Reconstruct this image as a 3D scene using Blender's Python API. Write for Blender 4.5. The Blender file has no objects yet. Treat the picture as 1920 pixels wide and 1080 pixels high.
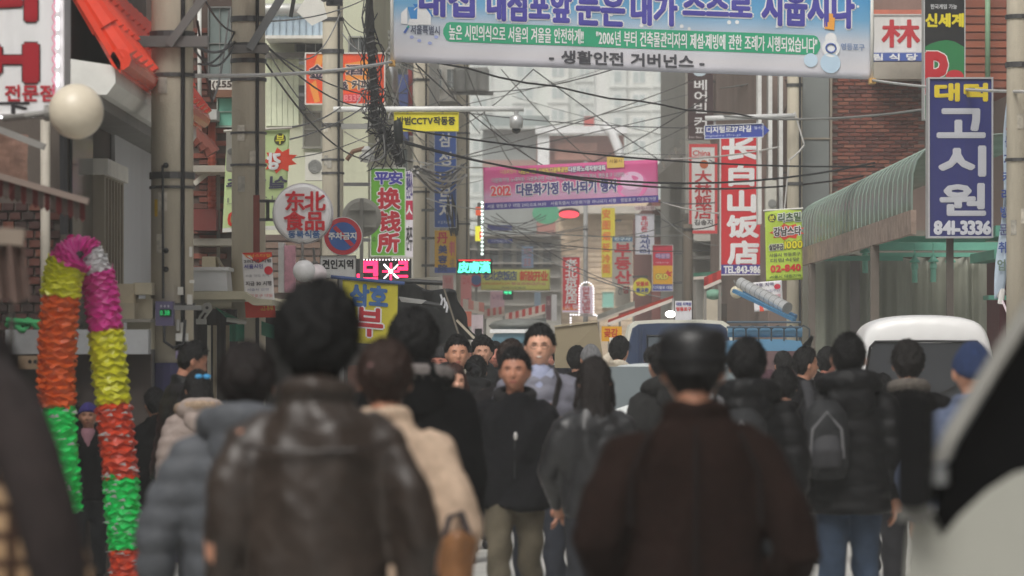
import bpy, bmesh, math, random
import numpy as np
from mathutils import Vector, Matrix, noise as mnoise
R = math.radians
random.seed(11)
rnd = random.random
def ru(a, b): return a + (b - a) * random.random()
scene = bpy.context.scene
C = scene.collection
# ------------------------------------------------------------------ camera, sky, sun, exposure
FPX, PCX, PHY, CAMZ = 7300.0, 960.0, 655.0, 1.6      # focal length in photo pixels, principal column, horizon row, eye height
cam_data = bpy.data.cameras.new('camera'); cam = bpy.data.objects.new('camera', cam_data); C.objects.link(cam)
cam.location = (0, 0, CAMZ); cam.rotation_euler = (R(90), 0, 0)
cam_data.sensor_width = 36; cam_data.lens = 36 * FPX / 1920
cam_data.shift_y = (PHY - 540) / 1920
cam_data.clip_start = 0.2; cam_data.clip_end = 3000
cam_data.dof.use_dof = True; cam_data.dof.focus_distance = 43; cam_data.dof.aperture_fstop = 4.1
cam_data.dof.aperture_blades = 0
scene.camera = cam
world = bpy.data.worlds.new('World'); scene.world = world; world.use_nodes = True
wn = world.node_tree.nodes; wl = world.node_tree.links
SUN_EL, SUN_AZ = 52, 200
sky = wn.new('ShaderNodeTexSky'); sky.sky_type = 'NISHITA'; sky.sun_disc = False
sky.sun_elevation = R(SUN_EL); sky.sun_rotation = R(SUN_AZ)
sky.dust_density = 6.0; sky.air_density = 1.0; sky.ozone_density = 1.0
hs = wn.new('ShaderNodeHueSaturation'); hs.inputs['Saturation'].default_value = 0.22
wl.new(sky.outputs[0], hs.inputs['Color']); wl.new(hs.outputs[0], wn['Background'].inputs[0])
wn['Background'].inputs[1].default_value = 0.085
sd = bpy.data.lights.new('sun', 'SUN'); sd.energy = 1.2; sd.angle = R(25); sd.color = (1.0, 0.96, 0.9)
sun = bpy.data.objects.new('sun', sd); C.objects.link(sun)
_a = R(SUN_AZ); _v = Vector((math.sin(_a) * math.cos(R(SUN_EL)), math.cos(_a) * math.cos(R(SUN_EL)), math.sin(R(SUN_EL))))
sun.rotation_euler = _v.to_track_quat('Z', 'Y').to_euler()
vs = scene.view_settings; vs.view_transform = 'Standard'; vs.look = 'None'; vs.exposure = 0.4; vs.gamma = 1.0
vs.use_curve_mapping = False
cy = scene.cycles; cy.use_denoising = True; cy.max_bounces = 5; cy.diffuse_bounces = 3; cy.glossy_bounces = 2
cy.transparent_max_bounces = 8; cy.volume_bounces = 1; cy.sample_clamp_indirect = 4
# ------------------------------------------------------------------ helpers
def W(px, py, d):                      # photo pixel + distance from the camera -> point in the street
    return Vector(((px - PCX) * d / FPX, d, CAMZ - (py - PHY) * d / FPX))
def lin(v):
    v /= 255.0
    return v / 12.92 if v <= .04045 else ((v + .055) / 1.055) ** 2.4
def col(c, k=1.25): return tuple(min(.85, lin(x) * k) for x in c)
MATS = {}
def mat(c, rough=.6, var=.10, scale=3.0, bump=0.0, bscale=60.0, metal=0.0, spec=.35, emit=0.0, streak=False, k=1.25, trans=0.0, dirt=0.0, wave=None):
    key = (c, rough, var, scale, bump, bscale, metal, spec, emit, streak, k, trans, dirt, wave)
    if key in MATS: return MATS[key]
    m = bpy.data.materials.new('m%d' % len(MATS)); m.use_nodes = True
    n, l = m.node_tree.nodes, m.node_tree.links
    b = n['Principled BSDF']
    rgb = col(c, k)
    b.inputs['Roughness'].default_value = rough; b.inputs['Metallic'].default_value = metal
    b.inputs['Specular IOR Level'].default_value = spec
    if emit:
        b.inputs['Base Color'].default_value = (*[x * .3 for x in rgb], 1)
        b.inputs['Emission Color'].default_value = (*[lin(x) for x in c], 1); b.inputs['Emission Strength'].default_value = emit
        MATS[key] = m; return m
    tc = n.new('ShaderNodeTexCoord'); mp = n.new('ShaderNodeMapping'); l.new(tc.outputs['Object'], mp.inputs[0])
    if streak: mp.inputs['Scale'].default_value = (1, 1, .12)
    nz = n.new('ShaderNodeTexNoise'); nz.inputs['Scale'].default_value = scale; nz.inputs['Detail'].default_value = 6; nz.inputs['Roughness'].default_value = .65
    l.new(mp.outputs[0], nz.inputs['Vector'])
    rp = n.new('ShaderNodeValToRGB')
    rp.color_ramp.elements[0].position = .32; rp.color_ramp.elements[1].position = .68
    rp.color_ramp.elements[0].color = (*[x * (1 - var) for x in rgb], 1)
    rp.color_ramp.elements[1].color = (*[min(.9, x * (1 + var)) for x in rgb], 1)
    l.new(nz.outputs['Fac'], rp.inputs[0]); out = rp.outputs[0]
    if dirt:
        n2 = n.new('ShaderNodeTexNoise'); n2.inputs['Scale'].default_value = scale * .45; n2.inputs['Detail'].default_value = 8; n2.inputs['Roughness'].default_value = .75
        l.new(mp.outputs[0], n2.inputs['Vector'])
        r2 = n.new('ShaderNodeValToRGB'); r2.color_ramp.elements[0].position = .48; r2.color_ramp.elements[1].position = .72
        r2.color_ramp.elements[0].color = (0, 0, 0, 1); r2.color_ramp.elements[1].color = (dirt, dirt, dirt, 1)
        l.new(n2.outputs['Fac'], r2.inputs[0])
        mx = n.new('ShaderNodeMix'); mx.data_type = 'RGBA'
        l.new(r2.outputs[0], mx.inputs['Factor']); l.new(out, mx.inputs[6]); mx.inputs[7].default_value = (.07, .062, .05, 1); out = mx.outputs[2]
    l.new(out, b.inputs['Base Color'])
    if bump:
        nb = n.new('ShaderNodeTexNoise'); nb.inputs['Scale'].default_value = bscale; nb.inputs['Detail'].default_value = 4
        l.new(tc.outputs['Object'], nb.inputs['Vector'])
        bp = n.new('ShaderNodeBump'); bp.inputs['Strength'].default_value = bump; bp.inputs['Distance'].default_value = .02
        l.new(nb.outputs['Fac'], bp.inputs['Height']); l.new(bp.outputs[0], b.inputs['Normal'])
    if trans:
        tr = n.new('ShaderNodeBsdfTranslucent'); l.new(out, tr.inputs[0]); ms = n.new('ShaderNodeMixShader'); ms.inputs[0].default_value = trans
        l.new(b.outputs[0], ms.inputs[1]); l.new(tr.outputs[0], ms.inputs[2]); l.new(ms.outputs[0], n['Material Output'].inputs[0])
    MATS[key] = m; return m
def glass(c=(60, 70, 74), rough=.08): return mat(c, rough=rough, var=.05, spec=.6)
def coated(c, **kw): return mat(c, rough=.28, var=.03, spec=.5, **kw)

class MB:
    def __init__(s): s.v = []; s.f = []
    def add(s, vs, fs):
        o = len(s.v); s.v += [tuple(v) for v in vs]; s.f += [tuple(i + o for i in f) for f in fs]; return s
    def box(s, x0, x1, y0, y1, z0, z1):
        return s.add([(x0, y0, z0), (x1, y0, z0), (x1, y1, z0), (x0, y1, z0), (x0, y0, z1), (x1, y0, z1), (x1, y1, z1), (x0, y1, z1)],
                     [(0, 3, 2, 1), (4, 5, 6, 7), (0, 1, 5, 4), (1, 2, 6, 5), (2, 3, 7, 6), (3, 0, 4, 7)])
    def bar(s, a, b, w, h=None):       # square bar between two points
        a, b = Vector(a), Vector(b); h = h or w; t = (b - a).normalized()
        u = t.cross(Vector((0, 0, 1)))
        if u.length < 1e-3: u = Vector((1, 0, 0))
        u.normalize(); n = u.cross(t)
        q = [u * i * w / 2 + n * j * h / 2 for i, j in ((-1, -1), (1, -1), (1, 1), (-1, 1))]
        return s.add([a + k for k in q] + [b + k for k in q], [(3, 2, 1, 0), (4, 5, 6, 7), (0, 1, 5, 4), (1, 2, 6, 5), (2, 3, 7, 6), (3, 0, 4, 7)])
    def tube(s, pts, r, n=8, closed=False):
        pts = [Vector(p) for p in pts]; N = len(pts)
        rr = r if isinstance(r, (list, tuple)) else [r] * N
        vs = []; u = None
        for i, p in enumerate(pts):
            a = pts[(i - 1) % N] if (closed or i) else p; b = pts[(i + 1) % N] if (closed or i < N - 1) else p
            t = (b - a).normalized()
            if u is None:
                u = t.cross(Vector((0, 0, 1)))
                if u.length < 1e-3: u = t.cross(Vector((0, 1, 0)))
            else: u = u - t * u.dot(t)
            u.normalize(); w = t.cross(u)
            e = rr[i]; ex, ey = e if isinstance(e, (list, tuple)) else (e, e)
            for k in range(n):
                g = 2 * math.pi * k / n; vs.append(p + u * ex * math.cos(g) + w * ey * math.sin(g))
        fs = []
        for i in range(N if closed else N - 1):
            for k in range(n):
                j = (i + 1) % N; fs.append((i * n + k, i * n + (k + 1) % n, j * n + (k + 1) % n, j * n + k))
        if not closed: fs += [tuple(range(n))[::-1], tuple(range((N - 1) * n, N * n))]
        return s.add(vs, fs)
    def prism(s, poly, y0, y1):        # outline in x,z, extruded in y
        n = len(poly)
        return s.add([(x, y0, z) for x, z in poly] + [(x, y1, z) for x, z in poly],
                     [tuple(range(n)), tuple(range(2 * n - 1, n - 1, -1))] + [(i, i + n, (i + 1) % n + n, (i + 1) % n) for i in range(n)])
    def ell(s, c, r, nu=16, nv=10, rot=None):
        vs = []; fs = []
        for j in range(nv + 1):
            t = math.pi * j / nv
            for i in range(nu):
                a = 2 * math.pi * i / nu
                p = Vector((r[0] * math.sin(t) * math.cos(a), r[1] * math.sin(t) * math.sin(a), -r[2] * math.cos(t)))
                if rot is not None: p = rot @ p
                vs.append(p + Vector(c))
        for j in range(nv):
            for i in range(nu): fs.append((j * nu + i, j * nu + (i + 1) % nu, (j + 1) * nu + (i + 1) % nu, (j + 1) * nu + i))
        return s.add(vs, fs)
    def lathe(s, c, prof, n=20, axis='z'):
        vs = []; fs = []
        for r, h in prof:
            for k in range(n):
                g = 2 * math.pi * k / n; a, b = r * math.cos(g), r * math.sin(g)
                vs.append(Vector(c) + (Vector((a, b, h)) if axis == 'z' else Vector((a, h, b)) if axis == 'y' else Vector((h, a, b))))
        m = len(prof)
        for j in range(m - 1):
            for k in range(n): fs.append((j * n + k, j * n + (k + 1) % n, (j + 1) * n + (k + 1) % n, (j + 1) * n + k))
        fs += [tuple(range(n))[::-1], tuple(range((m - 1) * n, m * n))]
        return s.add(vs, fs)
    def grid(s, fn, nu, nv, thick=None):
        vs = [fn(i / nu, j / nv) for j in range(nv + 1) for i in range(nu + 1)]
        fs = [(j * (nu + 1) + i, j * (nu + 1) + i + 1, (j + 1) * (nu + 1) + i + 1, (j + 1) * (nu + 1) + i) for j in range(nv) for i in range(nu)]
        if thick is not None:
            t = Vector(thick); n = len(vs)
            bd = [i for i in range(nu + 1)] + [j * (nu + 1) + nu for j in range(1, nv + 1)] + [nv * (nu + 1) + i for i in range(nu - 1, -1, -1)] + [j * (nu + 1) for j in range(nv - 1, 0, -1)]
            fs2 = [tuple(x + n for x in f)[::-1] for f in fs]
            side = [(bd[i], bd[(i + 1) % len(bd)], bd[(i + 1) % len(bd)] + n, bd[i] + n)[::-1] for i in range(len(bd))]
            return s.add(vs + [Vector(v) + t for v in vs], fs + fs2 + side)
        return s.add(vs, fs)
    def build(s, name, m, parent=None, smooth=False, local=False, fix=False):
        me = bpy.data.meshes.new(name)
        if parent is not None: base = Vector((0, 0, 0)) if local else parent_base(parent)
        else:
            a = np.array([tuple(v) for v in s.v]); lo = a.min(0); hi = a.max(0); base = Vector(((lo[0] + hi[0]) / 2, (lo[1] + hi[1]) / 2, lo[2]))
        me.from_pydata([tuple(Vector(v) - base) for v in s.v], [], s.f)
        if fix:
            bm = bmesh.new(); bm.from_mesh(me); bmesh.ops.recalc_face_normals(bm, faces=bm.faces); bm.to_mesh(me); bm.free()
        if smooth:
            me.polygons.foreach_set('use_smooth', [True] * len(me.polygons))
        me.materials.append(m)
        o = bpy.data.objects.new(name, me); C.objects.link(o)
        if parent is None: o.location = base
        else: o.parent = parent
        return o
def parent_base(p):
    b = Vector((0, 0, 0))
    while p is not None: b += p.location; p = p.parent
    return b
def smooth_angle(o, deg=40):
    me = o.data
    me.polygons.foreach_set('use_smooth', [True] * len(me.polygons))
    bm = bmesh.new(); bm.from_mesh(me)
    for e in bm.edges: e.smooth = len(e.link_faces) == 2 and e.calc_face_angle(0) < R(deg)
    bm.to_mesh(me); bm.free(); return o
def tag(o, label=None, cat=None, group=None, kind=None):
    if label: o['label'] = label
    if cat: o['category'] = cat
    if group: o['group'] = group
    if kind: o['kind'] = kind
    return o
def thing(name, label, cat, base, group=None, rz=0):
    o = bpy.data.objects.new(name, None); C.objects.link(o); o.location = base; o.rotation_euler = (0, 0, rz); o.empty_display_size = .2
    return tag(o, label, cat, group)

# scratch scene: evaluates text curves and voxel remeshes without touching the street
tmp = bpy.data.scenes.new('scratch')
def evaluated(o):
    tmp.collection.objects.link(o); vl = tmp.view_layers[0]; vl.update()
    dg = vl.depsgraph; dg.update()
    me = bpy.data.meshes.new_from_object(o.evaluated_get(dg)); tmp.collection.objects.unlink(o); return me
QUEUE = []
def lettering(parent, s, rect, M, m, bold=0.0, off=.004, mirror=False, name='lettering'):
    """flat print: text stretched into rect (photo pixels on the sign's own plane M); set all at once at the end"""
    QUEUE.append((parent, s, rect, M, m, bold, off, mirror, name))
def set_type():
    chars = []; gly = {}
    for q in QUEUE: chars += [c for c in q[1] if c != ' ' and c not in chars]
    # one text curve, one character per line, cut into glyphs
    cu = bpy.data.curves.new('type', 'FONT'); cu.body = '\n'.join(chars); cu.resolution_u = 2; cu.space_line = 3.0
    o = bpy.data.objects.new('type', cu); me = evaluated(o)
    v = np.zeros(len(me.vertices) * 3); me.vertices.foreach_get('co', v); v = v.reshape(-1, 3)[:, :2]
    row = np.round((.35 - v[:, 1]) / 3.0).astype(int); per = {}
    for p in me.polygons: q = tuple(p.vertices); per.setdefault(int(row[q[0]]), []).append(q)
    for k, ch in enumerate(chars):
        fs = per.get(k, []); ids = sorted({i for f in fs for i in f}); mp = {i: j for j, i in enumerate(ids)}
        if ids: w = v[ids].copy(); w[:, 1] += 3.0 * k; gly[ch] = (w, [tuple(mp[i] for i in f) for f in fs])
    bpy.data.objects.remove(o); bpy.data.curves.remove(cu); bpy.data.meshes.remove(me)
    for parent, s, (x0, y0, x1, y1), M, m, bold, off, mirror, name in QUEUE:
        vs_, fs_, pen, n0 = [], [], 0.0, 0
        for ch in s:
            if ch not in gly: pen += .32; continue
            w, f = gly[ch]; w = w.copy()
            if ord(ch) > 0x2fff: w[:, 0] += pen; pen += .92
            else: lo, hi = w[:, 0].min(), w[:, 0].max(); w[:, 0] += pen - lo; pen += hi - lo + .09
            vs_.append(w); fs_ += [tuple(i + n0 for i in q) for q in f]; n0 += len(w)
        v = np.vstack(vs_); v = (v - v.min(0)) / np.maximum(np.ptp(v, axis=0), .02)
        x = x0 + v[:, 0] * (x1 - x0); y = y1 - v[:, 1] * (y1 - y0)
        if mirror: x = x0 + x1 - x
        sh = [(0, 0)]
        if bold: n = 8 if bold > .9 else 4; sh = [(bold * math.cos(2 * math.pi * (k + .5) / n), bold * math.sin(2 * math.pi * (k + .5) / n)) for k in range(n)] + [(0, 0)]
        mb = MB()
        for k, (dx, dy) in enumerate(sh):
            mb.add([M(a + dx, b + dy, off + k * .0004) for a, b in zip(x, y)], fs_ if not mirror else [q[::-1] for q in fs_])
        mb.build(name, m, parent)
def plane(d, slope=0.0, xr=0.0, skew=0.0, rip=0.0, ripx=40.0):
    def M(px, py, off=0.0):
        q = W(px + skew * (py - xr), py + slope * (px - xr), d)
        q.y -= off
        if rip: q.y += rip * (math.sin(px / ripx) + .6 * math.sin(px / ripx * 2.3 + py / ripx * 1.7) + .4 * math.sin(py / ripx * 1.3))
        return q
    return M
def quad_on(M, rect, off): x0, y0, x1, y1 = rect; return [M(x0, y1, off), M(x1, y1, off), M(x1, y0, off), M(x0, y0, off)]
def patch(parent, rect, M, m, off=.003, name='print_band', nu=1, nv=1):
    x0, y0, x1, y1 = rect
    return MB().grid(lambda u, v: M(x0 + (x1 - x0) * u, y1 + (y0 - y1) * v, off), nu, nv).build(name, m, parent)
def poly(parent, pts, M, m, off=.003, name='emblem'):
    return MB().add([M(x, y, off) for x, y in pts], [tuple(range(len(pts)))[::-1]]).build(name, m, parent)
def circle_pts(cx, cy, r, n=28, ry=None): return [(cx + r * math.cos(2 * math.pi * k / n), cy + (ry or r) * math.sin(2 * math.pi * k / n)) for k in range(n)]
def paint(c, emit=0): return mat(c, rough=.5, var=.04, emit=emit, scale=2.5)
def sign(name, label, rect, d, panel, texts=(), frame=None, thick=.16, bands=(), cat='sign', bracket=None, group=None, fw=2.5, slope=0, pm=None, weather=.28):
    """box sign facing down the street: panel, frame, print, lettering, brackets to its wall"""
    x0, y0, x1, y1 = rect; M = plane(d, slope, x0)
    a = M(x0, y1); b = M(x1, y0)
    t = thing(name, label, cat, (a.x, d + thick / 2, min(a.z, M(x1, y1).z)), group)
    mb = MB(); q = quad_on(M, rect, 0); q2 = [p + Vector((0, thick, 0)) for p in q]
    mb.add(q + q2, [(0, 1, 2, 3), (7, 6, 5, 4), (0, 4, 5, 1), (1, 5, 6, 2), (2, 6, 7, 3), (3, 7, 4, 0)]); mb.build('panel', pm or mat(panel, rough=.42, var=.08, dirt=weather, scale=2.2, streak=True), t)
    if frame:
        fm = mat(frame, rough=.4, var=.06, metal=.3); s = fw
        for r in ((x0 - s, y0 - s, x1 + s, y0), (x0 - s, y1, x1 + s, y1 + s), (x0 - s, y0, x0, y1), (x1, y0, x1 + s, y1)):
            q = quad_on(M, r, .02); q2 = [p + Vector((0, thick + .04, 0)) for p in q]
            MB().add(q + q2, [(0, 1, 2, 3), (7, 6, 5, 4), (0, 4, 5, 1), (1, 5, 6, 2), (2, 6, 7, 3), (3, 7, 4, 0)]).build('frame_rail', fm, t)
    for i, bd in enumerate(bands): patch(t, bd[:4], M, paint(bd[4]), .003 + .0015 * i)
    print_on(t, M, texts)
    if bracket is not None:
        for fy in (.18, .82):
            yy = y0 + (y1 - y0) * fy; e = x1 if bracket > x1 else x0
            p = W(e, yy, d); q = W(bracket, yy, d); p.y = q.y = d + thick / 2
            MB().bar(p, q, .05).build('bracket', mat((95, 95, 95), metal=.5), t)
    return t
def print_on(t, M, texts, base=.006):
    for i, tx in enumerate(texts):
        s, a, b, c, e, ink = tx[:6]; bold = tx[6] if len(tx) > 6 else 0; ol = tx[7] if len(tx) > 7 else None; ow = tx[8] if len(tx) > 8 else 2.0; mir = tx[9] if len(tx) > 9 else False
        if ol: lettering(t, s, (a, b, c, e), M, paint(ol), bold + ow, base, mir, 'letter_outline')
        lettering(t, s, (a, b, c, e), M, paint(ink) if not isinstance(ink, bpy.types.Material) else ink, bold, base + (.005 if ol else 0), mir)
def ramp_mat(stops, rough=.5):
    m = bpy.data.materials.new('print'); m.use_nodes = True; n, l = m.node_tree.nodes, m.node_tree.links
    at = n.new('ShaderNodeAttribute'); at.attribute_name = 'v'; rp = n.new('ShaderNodeValToRGB'); cr = rp.color_ramp
    while len(cr.elements) < len(stops): cr.elements.new(.5)
    for e, (p, c) in zip(cr.elements, stops): e.position = p; e.color = (*col(c), 1)
    l.new(at.outputs['Fac'], rp.inputs[0]); b = n['Principled BSDF']; l.new(rp.outputs[0], b.inputs['Base Color']); b.inputs['Roughness'].default_value = rough
    tr = n.new('ShaderNodeBsdfTranslucent'); l.new(rp.outputs[0], tr.inputs[0]); ms = n.new('ShaderNodeMixShader'); ms.inputs[0].default_value = .3
    l.new(b.outputs[0], ms.inputs[1]); l.new(tr.outputs[0], ms.inputs[2]); l.new(ms.outputs[0], n['Material Output'].inputs[0])
    return m
def cloth_sheet(parent, rect, M, m, nu=60, nv=14, off=0, name='sheet'):
    x0, y0, x1, y1 = rect
    o = MB().grid(lambda u, v: M(x0 + (x1 - x0) * u, y1 + (y0 - y1) * v, off), nu, nv, (0, .003, 0)).build(name, m, parent, smooth=True)
    a = o.data.attributes.new('v', 'FLOAT', 'POINT'); k = (nu + 1) * (nv + 1)
    a.data.foreach_set('value', [(i % k) // (nu + 1) / nv for i in range(2 * k)]); return o
# ------------------------------------------------------------------ ground
g = MB().box(-300, 300, -30, 900, -.3, 0).build('ground', mat((120, 118, 112), rough=.9, var=.15, scale=.5)); tag(g, kind='structure')
rd = MB().grid(lambda u, v: Vector((-3.6 + 9.6 * u, -5 + 150 * v, .004)), 8, 40, (0, 0, -.002)).build('road', mat((176, 175, 170), rough=.55, var=.16, scale=.9, bump=.25, bscale=30, dirt=.35)); tag(rd, kind='structure')
# ------------------------------------------------------------------ buildings
def block(name, label, px0, px1, d, depth, z1, c, streak=True, dirt=.35, cat='building', x0=None, x1=None, group=None, wall=None):
    xa = W(px0, 0, d).x if x0 is None else x0; xb = W(px1, 0, d).x if x1 is None else x1
    t = thing(name, label, cat, ((xa + xb) / 2, d + depth / 2, 0), group)
    MB().box(xa, xb, d, d + depth, 0, z1).build('wall', wall or mat(c, rough=.85, var=.1, scale=1.2, streak=streak, dirt=dirt, bump=.15), t)
    return t
def window(t, rect, d, fc=(190, 190, 185), gc=(70, 78, 80), nx=2, ny=1, fw=2, proud=.05, sill=True):
    x0, y0, x1, y1 = rect; M = plane(d); fm = mat(fc, rough=.4, var=.05, metal=.2)
    mb = MB(); a = M(x0, y1); b = M(x1, y0); s = fw * d / FPX
    mb.box(a.x - s, b.x + s, d - proud, d + .01, a.z - s, a.z).box(a.x - s, b.x + s, d - proud, d + .01, b.z, b.z + s)
    mb.box(a.x - s, a.x, d - proud, d + .01, a.z, b.z).box(b.x, b.x + s, d - proud, d + .01, a.z, b.z)
    f = mb.build('window', fm, t)
    for i in range(nx):
        for j in range(ny):
            xa = a.x + (b.x - a.x) * i / nx + s * .4; xb = a.x + (b.x - a.x) * (i + 1) / nx - s * .4
            za = a.z + (b.z - a.z) * j / ny + s * .4; zb = a.z + (b.z - a.z) * (j + 1) / ny - s * .4
            MB().box(xa, xb, d - .012 - .002 * ((i + j) % 2), d - .004, za, zb).build('pane', glass(gc), f)
    for i in range(1, nx): x = a.x + (b.x - a.x) * i / nx; MB().box(x - s * .4, x + s * .4, d - proud * .7, d - .003, a.z, b.z).build('mullion', fm, f)
    for j in range(1, ny): z = a.z + (b.z - a.z) * j / ny; MB().box(a.x, b.x, d - proud * .68, d - .0035, z - s * .4, z + s * .4).build('mullion', fm, f)
    if sill: MB().box(a.x - s * 2, b.x + s * 2, d - proud * 2, d, a.z - s * 1.8, a.z - s - .001).build('sill', fm, f)
    return f
def slab(t, rect, d0, d1, c, name='band', m=None):
    x0, y0, x1, y1 = rect; a = W(x0, y1, d0); b = W(x1, y0, d0)
    return MB().box(a.x, b.x, d0, d1, a.z, b.z).build(name, m or mat(c, rough=.7, var=.08, dirt=.3), t)
def bricks(parent, rect, d, bw, bh, colours, joint=.010, skip=None, depth=.03):
    x0, y0, x1, y1 = rect; a = W(x0, y1, d); b = W(x1, y0, d)
    ms = [mat(c, rough=.9, var=.22, scale=9, bump=.3, bscale=50, dirt=.2) for c in colours]
    data = []
    for k, m in enumerate(ms):
        me = bpy.data.meshes.new('brick'); q = MB()
        w, h, e = (bw - joint) / 2, (bh - joint) / 2, .004
        q.add([(-w, 0, -h), (w, 0, -h), (w, 0, h), (-w, 0, h), (-w + e, -depth, -h + e), (w - e, -depth, -h + e), (w - e, -depth, h - e), (-w + e, -depth, h - e)],
              [(4, 5, 6, 7), (0, 1, 5, 4), (1, 2, 6, 5), (2, 3, 7, 6), (3, 0, 4, 7)])
        me.from_pydata(q.v, [], q.f); me.materials.append(m); data.append(me)
    base = parent_base(parent); j = 0; z = a.z + bh / 2
    while z < b.z:
        x = a.x + (bw / 2 if j % 2 else bw)
        while x < b.x - bw * .4:
            pxx = PCX + x * FPX / d; pyy = PHY - (z - CAMZ) * FPX / d
            if not (skip and skip(pxx, pyy)):
                o = bpy.data.objects.new('brick', random.choice(data)); C.objects.link(o); o.parent = parent
                o.location = Vector((x + ru(-.002, .002), d + ru(-.003, .003), z)) - base
            x += bw
        z += bh; j += 1
BR = ((116, 68, 57), (128, 76, 64), (104, 62, 54), (138, 88, 72), (94, 58, 52))
# --- left, nearest: brick house on the corner with a red tiled entrance canopy
t = block('brick_house', 'dark brick corner house with red tiled canopy, left edge of the view', -260, 125, 27.5, 6.0, 9.0, (92, 84, 78))
bricks(t, (-20, 380, 124, 690), 27.5, .092, .065, ((96, 58, 50), (80, 52, 48), (108, 68, 56), (70, 50, 48), (60, 48, 46)))
fx = -3.135
MB().box(fx, fx + .03, 30.45, 33.6, .3, 3.35).build('plaster_pier', mat((186, 188, 190), rough=.8, var=.05, scale=.8, dirt=.1, streak=True), t)
MB().box(fx, fx + .10, 29.0, 30.44, .2, 2.9).build('door_panel', mat((150, 142, 126), rough=.7, var=.08, streak=True, dirt=.2), t)
MB().box(fx, fx + .13, 28.95, 30.5, 2.9, 3.02).build('door_lintel', mat((205, 204, 196)), t)
MB().box(fx, fx + .02, 27.6, 28.94, .2, 3.3).build('dark_glass', glass((60, 62, 62)), t)
for k in range(6): MB().box(fx + .10, fx + .115, 29.1 + k * .22, 29.13 + k * .22, .3, 2.88).build('door_rib', mat((128, 120, 106)), t)
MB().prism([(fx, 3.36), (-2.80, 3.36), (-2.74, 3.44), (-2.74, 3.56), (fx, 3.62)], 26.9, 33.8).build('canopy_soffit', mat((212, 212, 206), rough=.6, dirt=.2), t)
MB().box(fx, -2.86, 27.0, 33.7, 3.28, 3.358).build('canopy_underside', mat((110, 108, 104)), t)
tm = mat((214, 62, 38), rough=.22, var=.12, scale=4, spec=.6)
rf = MB().add([(fx - .02, 26.85, 4.34), (-2.70, 26.85, 3.58), (-2.70, 33.9, 3.58), (fx - .02, 33.9, 4.34), (fx - .02, 26.85, 4.26), (-2.70, 26.85, 3.5), (-2.70, 33.9, 3.5), (fx - .02, 33.9, 4.26)],
         [(0, 1, 2, 3), (7, 6, 5, 4), (0, 4, 5, 1), (1, 5, 6, 2), (2, 6, 7, 3), (3, 7, 4, 0)]).build('canopy_roof', tm, t)
for k in range(17):
    y = 26.95 + k * .42
    for q in range(3):
        u0, u1 = q / 3, (q + 1) / 3 + .05
        p0 = Vector((fx - .02, y, 4.36)).lerp(Vector((-2.68, y, 3.60)), u0); p1 = Vector((fx - .02, y, 4.36)).lerp(Vector((-2.68, y, 3.60)), min(1, u1))
        MB().tube([p0, p1 + Vector((0, 0, .012))], [.085, .105], 10).build('roof_tile', tm, rf, smooth=False)
MB().tube([(-2.70, 26.85, 3.60), (-2.70, 33.9, 3.60)], .075, 10).build('eave_tile_roll', tm, rf)
MB().tube([W(85, 225, 27.3), W(85, 700, 27.3)], .035, 8).build('downpipe', mat((176, 170, 158), dirt=.3), t, smooth=True)
MB().tube([W(118, 130, 27.3), W(120, 440, 27.3)], .03, 6).build('conduit', mat((40, 40, 42)), t)
# --- second brick house between the two near poles
t = block('brick_house', 'brick house with bay window and orange downpipe between the two thick poles', 150, 452, 41, 4, 10, (74, 62, 56))
bricks(t, (355, 40, 440, 545), 41, .2, .066, ((104, 62, 52), (90, 58, 50), (120, 70, 58)), skip=lambda x, y: x < 362 or (388 < x < 436 and y < 150) or (x > 404 and y < 240))
window(t, (392, 15, 432, 148), 40.97, (120, 122, 120), (112, 122, 120), 2, 2)
slab(t, (396, 150, 438, 168), 40.85, 41, (196, 192, 184), 'house_number_board'); lettering(t, '(255', (398, 152, 434, 167), plane(40.85), paint((70, 60, 54)), .8)
slab(t, (404, 168, 440, 182), 40.8, 41, (110, 78, 60), 'ledge')
window(t, (409, 184, 438, 236), 40.97, (150, 160, 150), (120, 178, 158), 1, 2)
MB().tube([W(374, 12, 40.8), W(374, 205, 40.8)], .022, 8).build('downpipe', mat((196, 196, 190)), t, smooth=True)
MB().tube([W(397, 230, 40.8), W(397, 392, 40.8)], .04, 10).build('downpipe', mat((150, 70, 50), rough=.5), t, smooth=True)
for k in range(12): MB().tube([W(397, 285 + k * 9, 40.8), W(397, 288 + k * 9, 40.8)], .047, 10).build('pipe_rib', mat((138, 64, 46)), t)
slab(t, (358, 205, 406, 224), 40.5, 41, (160, 160, 156), 'vent_hood')
slab(t, (360, 310, 426, 322), 39.8, 41, (150, 144, 134), 'balcony_slab')
MB().bar(W(364, 345, 40.3), W(394, 320, 40.3), .05).build('brace', mat((170, 166, 156)), t)
slab(t, (406, 322, 412, 545), 40.5, 40.56, (96, 90, 84), 'post')
slab(t, (360, 392, 405, 432), 40.2, 41, (96, 44, 40), 'shutter_box')
slab(t, (360, 447, 438, 460), 40.3, 41, (120, 116, 108), 'ledge')
for i in range(4): MB().tube([W(352 + i * 11, 236 + i * 10, 40.4), W(366 + i * 11, 258 + i * 10, 40.4)], [.07, .085], 8).build('roof_tile', mat((104, 54, 43), rough=.5), t)
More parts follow.
